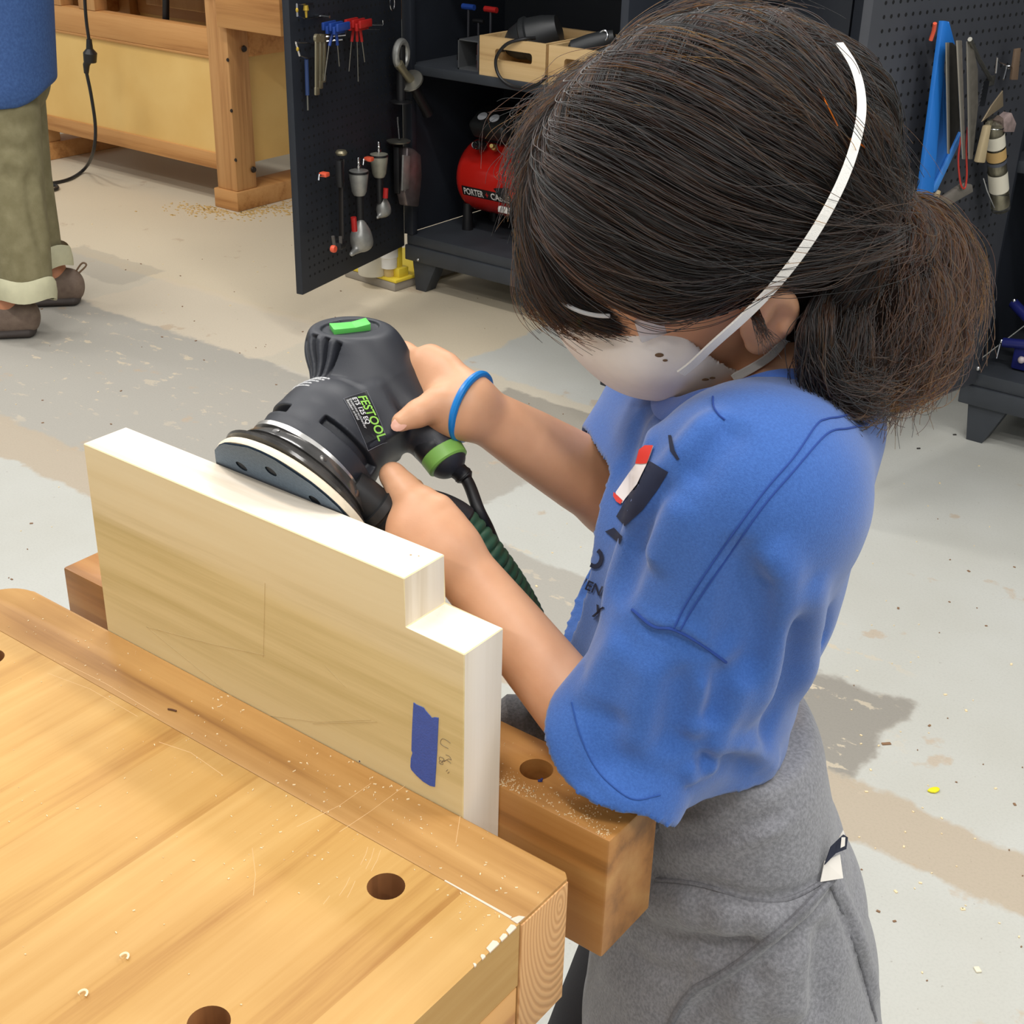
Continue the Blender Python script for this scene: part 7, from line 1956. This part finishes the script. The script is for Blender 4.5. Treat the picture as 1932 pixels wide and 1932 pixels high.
MB().tube([onC(1878, 138, 0.09), onC(1881, 110, 0.09), onC(1884, 118, 0.08), onC(1905, 126, 0.01)], 0.0022, 8).obj('wire', chrome, tt); MB().tube([onC(1893, 150, 0.06), onC(1899, 128, 0.05), onC(1925, 124, 0.0)], 0.0022, 8).obj('wire', chrome, tt); MB().ell(onC(1903, 126, 0.03), 0.005, n=8).obj('boss', chrome, tt)
tt = thing('red_lanyard', 'thin red cord looped below the scrapers on the pegboard door', 'cord', onC(1820, 350, 0.05))
MB().tube(spline([onC(x, y, 0.07) for x, y in ((1813, 258), (1808, 300), (1812, 345), (1820, 355), (1824, 330), (1823, 280), (1826, 240))], 30), 0.002, 7).obj('cord', MAT('lanyard_red', (188, 52, 40), 0.5), tt)
tt = thing('marking_gauge', 'grey sliding square stock hanging slanted below the blue square', 'gauge', onC(1790, 370, 0.05))
quadC([(1752, 384), (1812, 344), (1826, 346), (1828, 360), (1772, 392)], 0.05, 0.012, 'stock', MAT('gauge_grey', (124, 118, 110), 0.5, 0.2, var=0.12, vscale=40), tt, 0.003); MB().lathe(onC(1814, 350, 0.062), nC, [(0, 0.008), (0.006, 0.008), (0.008, 0.005)], 14).obj('knob', dull, tt); quadC([(1758, 372), (1768, 358), (1771, 360), (1766, 376)], 0.055, 0.006, 'blade', cream, tt)
tt = thing('tan_strap', 'tan leather strap hanging near the top edge of the pegboard door', 'strap', onC(1912, 110, 0.04))
quadC([(1912, 92), (1922, 90), (1916, 150), (1904, 150)], 0.03, 0.006, 'strap', MAT('strap_tan', (112, 92, 74), 0.6), tt)
# blue tool in the last cabinet
tt = thing('blue_clamp', 'navy blue cast clamp lying on the bottom shelf at the frame edge', 'clamp', at_y(1930, 680, 3.30))
nav = MAT('clamp_navy', (30, 36, 104), 0.35)
MB().tube([at_y(1893, 646, 3.27), at_y(1960, 652, 3.27)], 0.012, 12).obj('bar', nav, tt); MB().tube([at_y(1912, 572, 3.33), at_y(1945, 606, 3.30), at_y(1990, 610, 3.3)], 0.013, 12).obj('arm', nav, tt)
MB().box2(at_y(1905, 695, 3.27) + np.array([0, 0, 0]), at_y(1905, 695, 3.27) + np.array([0.22, 0.12, 0.06]), 0.006).obj('body', nav, tt)
MB().tube([at_y(1888, 644, 3.27), at_y(1880, 676, 3.26)], 0.003, 8).obj('pin', chrome, tt); MB().ell(at_y(1889, 644, 3.265), 0.007, n=10).obj('pin_head', chrome, tt); MB().ell(at_y(1913, 568, 3.325), 0.007, n=10).obj('pin_head', chrome, tt); MB().ell(at_y(1927, 679, 3.262), 0.009, n=10).obj('button', MAT('button_pink', (200, 186, 186), 0.4), tt)
# ------------------------------------------------------------------ the bench across the shop
w_beech = WOOD('far_beech', (206, 158, 104), (196, 146, 92), (170, 120, 72), axis=2, scale=0.7, rough=0.5, ring=8, ringmix=0.3)
w_rail = WOOD('far_rail', (208, 156, 98), (198, 144, 86), (172, 118, 66), axis=0, scale=0.7, rough=0.5, ring=8, ringmix=0.3)
w_panel = MAT('far_ply_panel', (234, 196, 122), 0.5, var=0.05, vscale=4, rgb2=(226, 184, 108))
fb = thing('cabinet_bench', 'beech workbench with plywood panels standing at the far side of the shop', 'workbench', (-4.5, 3.8, 0))
FX0, FX1, FY0, FY1 = -5.165, -3.872, 3.475, 4.10
bolt_d = MAT('bolt_dark', (52, 44, 40), 0.4, 0.5)
for (x0, x1) in ((FX0, FX0 + 0.105), (FX1 - 0.115, FX1)):
    MB().box2((x0 - 0.006, FY0 - 0.012, 0), (x1 + 0.006, FY1 + 0.02, 0.072), 0.004).obj('foot', w_rail, fb)
    for (y0, y1) in ((FY0, FY0 + 0.10), (FY1 - 0.10, FY1)):
        MB().box2((x0 + 0.004, y0, 0.072), (x1 - 0.004, y1, 0.80), 0.004).obj('leg', w_beech, fb)
for (z0, z1, y) in ((0.545, 0.640, FY0 + 0.012), (0.135, 0.196, FY0 + 0.012), (0.545, 0.640, FY1 - 0.06), (0.135, 0.196, FY1 - 0.06)):
    MB().box2((FX0 + 0.105, y, z0), (FX1 - 0.115, y + 0.05, z1), 0.004).obj('rail', w_rail, fb)
for x in (FX0 + 0.005, FX1 - 0.03):
    MB().box2((x, FY0 + 0.1, 0.545), (x + 0.025, FY1 - 0.1, 0.640), 0.003).obj('rail', w_rail, fb)
MB().box2((FX0 + 0.105, FY0 + 0.022, 0.196), (FX1 - 0.115, FY0 + 0.034, 0.545)).obj('panel', w_panel, fb)
MB().box2((FX0 + 0.105, FY0 + 0.012, 0.536), (FX1 - 0.115, FY0 + 0.026, 0.545), 0.002).obj('bead', w_rail, fb)
MB().box2((FX1 - 0.075, FY0 + 0.1, 0.150), (FX1 - 0.063, FY1 - 0.1, 0.545)).obj('panel', w_panel, fb)
MB().box2((FX0 + 0.105, FY1 - 0.05, 0.196), (FX1 - 0.115, FY1 - 0.04, 0.545)).obj('panel', w_panel, fb)
for (px, py, r) in ((430, 113, 0.007), (437, 209, 0.007), (445, 302, 0.007), (69, 213, 0.007)):
    MB().lathe(at_y(px, py, FY0 - 0.001), (0, -1, 0), [(0, r), (0.003, r * 0.8)], 12).obj('bolt', bolt_d, fb)
for (px, py) in ((460, 92), (478, 320)):
    MB().lathe(at_x(px, py, FX1 + 0.001), (1, 0, 0), [(0, 0.012), (0.006, 0.010)], 12).obj('bolt', bolt_d, fb)
# top, apron and vise above
MB().box2((FX0 - 0.25, FY0 - 0.06, 0.845), (FX1 + 0.35, FY1 + 0.06, 0.92), 0.004).obj('bench_top', w_rail, fb)
MB().box2((FX0 - 0.05, FY0 + 0.09, 0.735), (FX1 - 0.02, FY0 + 0.13, 0.845), 0.003).obj('apron', w_rail, fb)
for x in (-4.93, -4.72): MB().box2((x, FY0 + 0.01, 0.64), (x + 0.10, FY0 + 0.07, 0.845), 0.003).obj('upright', w_beech, fb)
MB().box2((FX1 - 0.02, FY0 - 0.03, 0.66), (FX1 + 0.30, FY1 - 0.02, 0.845), 0.004).obj('end_block', w_rail, fb)
MB().tube([at_y(313, -10, FY0 + 0.09), at_y(313, 46, FY0 + 0.09)], 0.013, 12).obj('vise_rod', blk, fb)
MB().box2((-4.55, FY0 + 0.2, 0.655), (-3.95, FY0 + 0.24, 0.74), 0.003).obj('drawer_rail', w_beech, fb)

# ---- black extension lead by the far bench
lead = thing('extension_cord', 'black extension cord with a plug joint hanging in front of the far bench', 'cord', at_y(165, 100, 3.30))
YC = 3.33
up_ = [at_y(158, -60, YC), at_y(160, 0, YC), at_y(163, 40, YC), at_y(168, 76, YC)]
dn_ = [at_y(163, 136, YC), at_y(172, 180, YC), at_y(180, 240, YC), at_y(176, 286, YC)]
gq = [at_z(160, 318, 0.02), at_z(130, 338, 0.008), at_z(90, 346, 0.008), at_z(70, 340, 0.008)]
MB().tube(spline(up_, 20), 0.0062, 8).obj('flex', blk, lead)
MB().tube(spline(dn_ + gq, 50), 0.0065, 8).obj('flex', blk, lead)
MB().tube(spline([at_z(88, 349, 0.008), at_z(105, 350, 0.008), at_z(107, 356, 0.008), at_z(84, 362, 0.008)], 16), 0.0065, 8).obj('flex', blk, lead)
MB().tube([at_y(168, 74, YC), at_y(169, 92, YC), at_y(170, 100, YC), at_y(170, 116, YC)], [0.010, 0.013, 0.026, 0.024], 14).obj('plug', blk, lead)
MB().tube([at_y(168, 112, YC), at_y(163, 122, YC), at_y(163, 138, YC)], [0.014, 0.013, 0.009], 12).obj('socket', blk, lead)

# ------------------------------------------------------------------ man standing at the far left
man = thing('person', 'man in blue shirt and rolled khaki trousers standing near the far bench, seen from behind', 'person', at_z(40, 610, 0))
MS = at_z(35, 628, 0); MD = at_z(120, 570, 0)      # his two heels, roughly
k = 1.0
heelN = at_z(62, 632, 0.0); heelF = at_z(146, 572, 0.0)
fw_m = -_r * 0.94 + np.array([_f[0], _f[1], 0]) * -0.10; fw_m[2] = 0; fw_m /= np.linalg.norm(fw_m)
lt_m = np.array([-fw_m[1], fw_m[0], 0])
ankN = heelN + fw_m * 0.06 + UPV * 0.10; ankF = heelF + fw_m * 0.06 + UPV * 0.10
kneeN = at_d(28, 350, 3.80); kneeF = at_d(50, 330, 4.02)
hipN = at_d(8, 130, 3.72); hipF = at_d(8, 120, 3.92)
hipc = (hipN + hipF) / 2
mskin = MAT('man_skin', (196, 128, 92), 0.5, rgb2=(208, 142, 106), vscale=20)
sh_c = hipc + UPV * 0.55 - fw_m * 0.02
mb_ = [cap(hipN, kneeN, 0.070, 0.056, 0.03), cap(kneeN, ankN, 0.056, 0.034, 0.03), cap(hipF, kneeF, 0.070, 0.052, 0.03), cap(kneeF, ankF, 0.056, 0.034, 0.03),
       cap(ankN, ankN - UPV * 0.055 + fw_m * 0.13, 0.032, 0.026, 0.02), cap(ankF, ankF - UPV * 0.055 + fw_m * 0.13, 0.032, 0.026, 0.02),
       cap(ankN, ankN - UPV * 0.055 - fw_m * 0.03, 0.032, 0.028, 0.02), cap(ankF, ankF - UPV * 0.055 - fw_m * 0.03, 0.032, 0.028, 0.02),
       loft([hipc - UPV * 0.05, hipc + UPV * 0.2, hipc + UPV * 0.42, sh_c], [0.14, 0.135, 0.165, 0.11], [0.09, 0.09, 0.105, 0.065], lt_m, 0.05),
       cap(sh_c, sh_c + UPV * 0.12 + fw_m * 0.02, 0.055, 0.055, 0.03), ell(sh_c + UPV * 0.22 + fw_m * 0.04, (0.10, 0.078, 0.12), np.stack([fw_m, lt_m, UPV]), 0.02),
       ell(sh_c + UPV * 0.20 + fw_m * 0.135, (0.02, 0.015, 0.028), np.stack([fw_m, lt_m, UPV]), 0.02)]
for s in (1, -1):
    sh = sh_c + lt_m * 0.18 * s - UPV * 0.04; el_ = sh - UPV * 0.28 + fw_m * 0.05 + lt_m * 0.03 * s; wr_ = el_ + fw_m * 0.24 - UPV * 0.02
    mb_ += [cap(sh_c - UPV * 0.03, sh, 0.06, 0.055, 0.04), cap(sh, el_, 0.05, 0.04, 0.02), cap(el_, wr_, 0.04, 0.028, 0.02), cap(wr_, wr_ + fw_m * 0.07, 0.030, 0.026, 0.015)]
    for j in range(4): mb_.append(cap(wr_ + fw_m * 0.07 + UPV * (0.024 - 0.016 * j), wr_ + fw_m * (0.15 - 0.008 * abs(j - 1.3)) + UPV * (0.028 - 0.018 * j) - lt_m * s * 0.02, 0.009, 0.007, 0.006))
    mb_.append(cap(wr_ + fw_m * 0.02 + UPV * 0.02, wr_ + fw_m * 0.08 + UPV * 0.05, 0.011, 0.008, 0.008))
sdf_obj('body', mb_, 0.006, mskin, man, it=2)
khaki = MAT('khaki', (120, 112, 80), 0.85, vscale=30, rgb2=(134, 126, 94), bump=0.3, bscale=300, bdist=0.002)
cutN, cutF = at_d(30, 540, 3.86), at_d(100, 480, 4.1)
tr_ = [loft([hipc - UPV * 0.03, hipc + UPV * 0.12], [0.165, 0.155], [0.118, 0.112], lt_m, 0.03),
       loft([at_d(2, 215, 3.76), at_d(26, 350, 3.80), at_d(42, 470, 3.83), at_d(52, 560, 3.86)], [0.104, 0.080, 0.074, 0.070], [0.104, 0.082, 0.076, 0.070], lt_m, 0.03),
       loft([hipF, at_d(44, 330, 4.02), at_d(68, 430, 4.06), at_d(84, 500, 4.1)], [0.105, 0.075, 0.062, 0.056], [0.105, 0.080, 0.066, 0.056], lt_m, 0.02)]
tr0 = list(tr_)
for pts, amp, w in (([(0, 270), (40, 285), (60, 280)], -0.012, 0.014), ([(0, 300), (35, 312), (62, 330)], 0.012, 0.014), ([(0, 325), (30, 345)], -0.010, 0.012), ([(52, 300), (60, 400), (85, 500)], -0.012, 0.010), ([(20, 400), (30, 480), (34, 540)], 0.008, 0.014), ([(0, 215), (40, 235), (55, 225)], -0.008, 0.012), ([(70, 330), (80, 400), (95, 470)], 0.008, 0.010)):
    q = [p for p in cast_many(tr0, spline(np.array(pts, float), 8), 2.5, 6) if not np.isnan(p[0])]
    if len(q) > 2: tr_.append(ridge(q, amp, w))
axN = (at_d(52, 560, 3.86) - at_d(42, 470, 3.83)); axN /= np.linalg.norm(axN)
axF = (at_d(84, 500, 4.1) - at_d(68, 430, 4.06)); axF /= np.linalg.norm(axF)
eN, eF = at_d(52, 556, 3.86), at_d(96, 492, 4.1)
def mcutf(Pn):
    a = (Pn - eN.astype(F32)) @ axN.astype(F32); b = (Pn - eF.astype(F32)) @ axF.astype(F32)
    dn_ = np.linalg.norm(Pn - eN.astype(F32), axis=1); df_ = np.linalg.norm(Pn - eF.astype(F32), axis=1)
    return np.where(dn_ < df_, a, b)
tr_.append(Prim(mcutf, eN, 1e3, 0.0, 'x'))
sdf_obj('trousers', tr_, 0.006, khaki, man, it=2)
cuff_m = MAT('cuff_khaki', (196, 192, 160), 0.85, var=0.06, vscale=30)
for e, ax, r in ((eN, axN, 0.074), (eF, axF, 0.058)):
    mb = MB(); rows = []
    a = np.cross(ax, lt_m); a /= np.linalg.norm(a); b = np.cross(ax, a)
    for o, rr in ((0.012, r - 0.004), (0.016, r + 0.004), (-0.006, r + 0.007), (-0.034, r + 0.006), (-0.044, r + 0.001)):
        rows.append([mb.bm.verts.new(e + ax * (o + 0.006 * math.sin(3 * t + r * 90)) + (a * math.cos(t) + b * math.sin(t)) * rr) for t in np.linspace(0, 2 * math.pi, 30, endpoint=False)])
    for A, B_ in zip(rows, rows[1:]):
        for j in range(30): mb.bm.faces.new((A[j], A[(j + 1) % 30], B_[(j + 1) % 30], B_[j]))
    mb.obj('cuff', cuff_m, man, smooth=60)
blues = MAT('shirt_denim', (50, 80, 132), 0.85, vscale=140, rgb2=(62, 94, 148), bump=0.3, bscale=500)
st_ = [loft([at_d(-10, 160, 3.80), hipc + UPV * 0.22, hipc + UPV * 0.45, sh_c + UPV * 0.02], [0.205, 0.195, 0.195, 0.10], [0.165, 0.155, 0.14, 0.075], lt_m, 0.04)]
for s in (1, -1):
    sh = sh_c + lt_m * 0.18 * s - UPV * 0.04; el_ = sh - UPV * 0.28 + fw_m * 0.05 + lt_m * 0.03 * s
    st_ += [cap(sh_c - UPV * 0.03, sh, 0.07, 0.068, 0.04), cap(sh, el_ + (sh - el_) * 0.1, 0.066, 0.056, 0.03)]
hz = at_d(60, 196, 3.8)
def hemf(Pn):
    q = Pn - hipc.astype(F32); x = q @ (-fw_m).astype(F32); 
    z0 = hz[2] + 0.012 + 0.085 * np.clip((np.abs(x - 0.03) - 0.03) / 0.11, 0, 1) ** 2
    return np.maximum(z0 - Pn[:, 2], Pn[:, 2] - (sh_c[2] + 0.055))
st_.append(Prim(hemf, hipc, 1e3, 0.0, 'x'))
sdf_obj('shirt', st_, 0.007, blues, man, it=2)
shoe_m = MAT('shoe_brown', (112, 94, 82), 0.75, vscale=50, rgb2=(128, 110, 96)); sole_m = MAT('sole_dark', (66, 58, 54), 0.7)
for hl_ in (heelN, heelF):
    a = hl_ + UPV * 0
    sh_ = [loft([a + UPV * 0.05 + fw_m * 0.008, a + UPV * 0.052 + fw_m * 0.06, a + UPV * 0.045 + fw_m * 0.14, a + UPV * 0.034 + fw_m * 0.235], [0.034, 0.040, 0.047, 0.040], [0.046, 0.052, 0.040, 0.026], lt_m, 0.02), cap(a + fw_m * 0.02 + UPV * 0.07, a + fw_m * 0.075 + UPV * 0.075, 0.036, 0.036, 0.03), half(a + UPV * 0.018, -UPV), half(a + UPV * 0.105 + fw_m * 0.05, UPV * 0.9 + fw_m * 0.35)]
    so = sdf_obj('shoe', sh_, 0.005, shoe_m, man, it=2)
    sdf_obj('sole', [loft([a + UPV * 0.016 + fw_m * 0.005, a + UPV * 0.014 + fw_m * 0.10, a + UPV * 0.016 + fw_m * 0.24], [0.040, 0.048, 0.046], [0.018, 0.016, 0.016], lt_m, 0.02), half((0, 0, 0.0005), -UPV), half(a + UPV * 0.028, UPV)], 0.005, sole_m, so)
    MB().tube(spline([a + UPV * 0.095 - fw_m * 0.004, a + UPV * 0.125 - fw_m * 0.028, a + UPV * 0.118 - fw_m * 0.040, a + UPV * 0.09 - fw_m * 0.010], 12), 0.003, 6).obj('pull_loop', MAT('loop_brown', (120, 96, 74), 0.7), so)
hairm = MAT('man_hair', (60, 46, 38), 0.7, var=0.3, vscale=60)
sdf_obj('hair', [ell(sh_c + UPV * 0.245 + fw_m * 0.03, (0.108, 0.086, 0.108), np.stack([fw_m, lt_m, UPV]), 0.01), half(sh_c + UPV * 0.21 + fw_m * 0.03, -UPV * 0.85 + fw_m * 0.5)], 0.006, hairm, man, it=2)

# ------------------------------------------------------------------ litter on the floor
p = at_z(1761, 1491, 0); mb = MB()
ol = [(1749, 1493), (1754, 1489), (1761, 1487), (1768, 1487), (1773, 1490), (1771, 1494), (1764, 1497), (1756, 1496)]
tag(mb.prism([at_z(x, y, 0.001) for x, y in ol], (0, 0, 0.003), bev=0.0008).obj('leaf_scrap', MAT('leaf_yellow', (238, 226, 40), 0.5), None, origin=p), 'bright yellow leaf shaped scrap on the pale floor', 'scrap')
for px, py, lab in ((1844, 1831, 'pale chip on the floor near the lower frame edge, largest of its kind'), (1733, 847, 'small dark scrap on the floor by the cabinet leg'), (1801, 821, 'tiny dark crumb touching the cabinet leg'), (1672, 1404, 'brown chip lying on the pale floor paint by the dark patch')):
    p = at_z(px, py, 0); d = px in (1733, 1801)
    s = (0.009, 0.004, 0.003) if d else ((0.008, 0.010, 0.003) if px == 1844 else (0.016, 0.006, 0.002))
    tag(MB().box(p + UPV * s[2] / 2, s, s[2] * 0.3, [[0.7, 0.7, 0], [-0.7, 0.7, 0], [0, 0, 1]]).obj('floor_scrap', MAT('scrap_dark' if d else ('scrap_pale' if px == 1844 else 'scrap_brown'), (46, 42, 40) if d else ((228, 220, 196) if px == 1844 else (136, 104, 76)), 0.7), None, origin=p), lab, 'scrap')
mb = MB()
for _ in range(230):
    z = rng.random()
    if z < 0.35: px, py = rng.uniform(1600, 1932), rng.uniform(860, 1932)
    elif z < 0.8: px, py = rng.uniform(0, 700), rng.uniform(420, 1100)
    else: px, py = rng.uniform(860, 1200), rng.uniform(560, 1200)
    p = at_z(px, py, 0); a = rng.random() * 6.28; s = 0.0014 + 0.0028 * rng.random() ** 2
    mb.box(p + UPV * 0.0008, (s * 1.6, s, 0.0014), 0, [[math.cos(a), math.sin(a), 0], [-math.sin(a), math.cos(a), 0], [0, 0, 1]], mi=0 if rng.random() < 0.6 else 1)
o = mb.obj('floor_crumbs', [chip_m, MATS['scrap_brown']], None, smooth=0, origin=(-1.5, 2, 0)); tag(o, 'wood crumbs and grit scattered over the shop floor', 'crumbs', kind='stuff')
sd = MB()
for _ in range(700):
    p = at_z(450 + rng.normal() * 60, 392 + rng.normal() * 9, 0)
    if p[1] < FY0 - 0.02 or p[0] > FX1 + 0.01: s = 0.002 + 0.005 * rng.random(); sd.box(p + UPV * 0.001, (s * 1.5, s, 0.002), 0)
o = sd.obj('sawdust', MAT('sawdust_yellow', (206, 172, 108), 0.9), None, smooth=0, origin=at_z(470, 394, 0)); tag(o, 'yellowish sawdust spilled round the foot of the far bench', 'sawdust', kind='stuff')
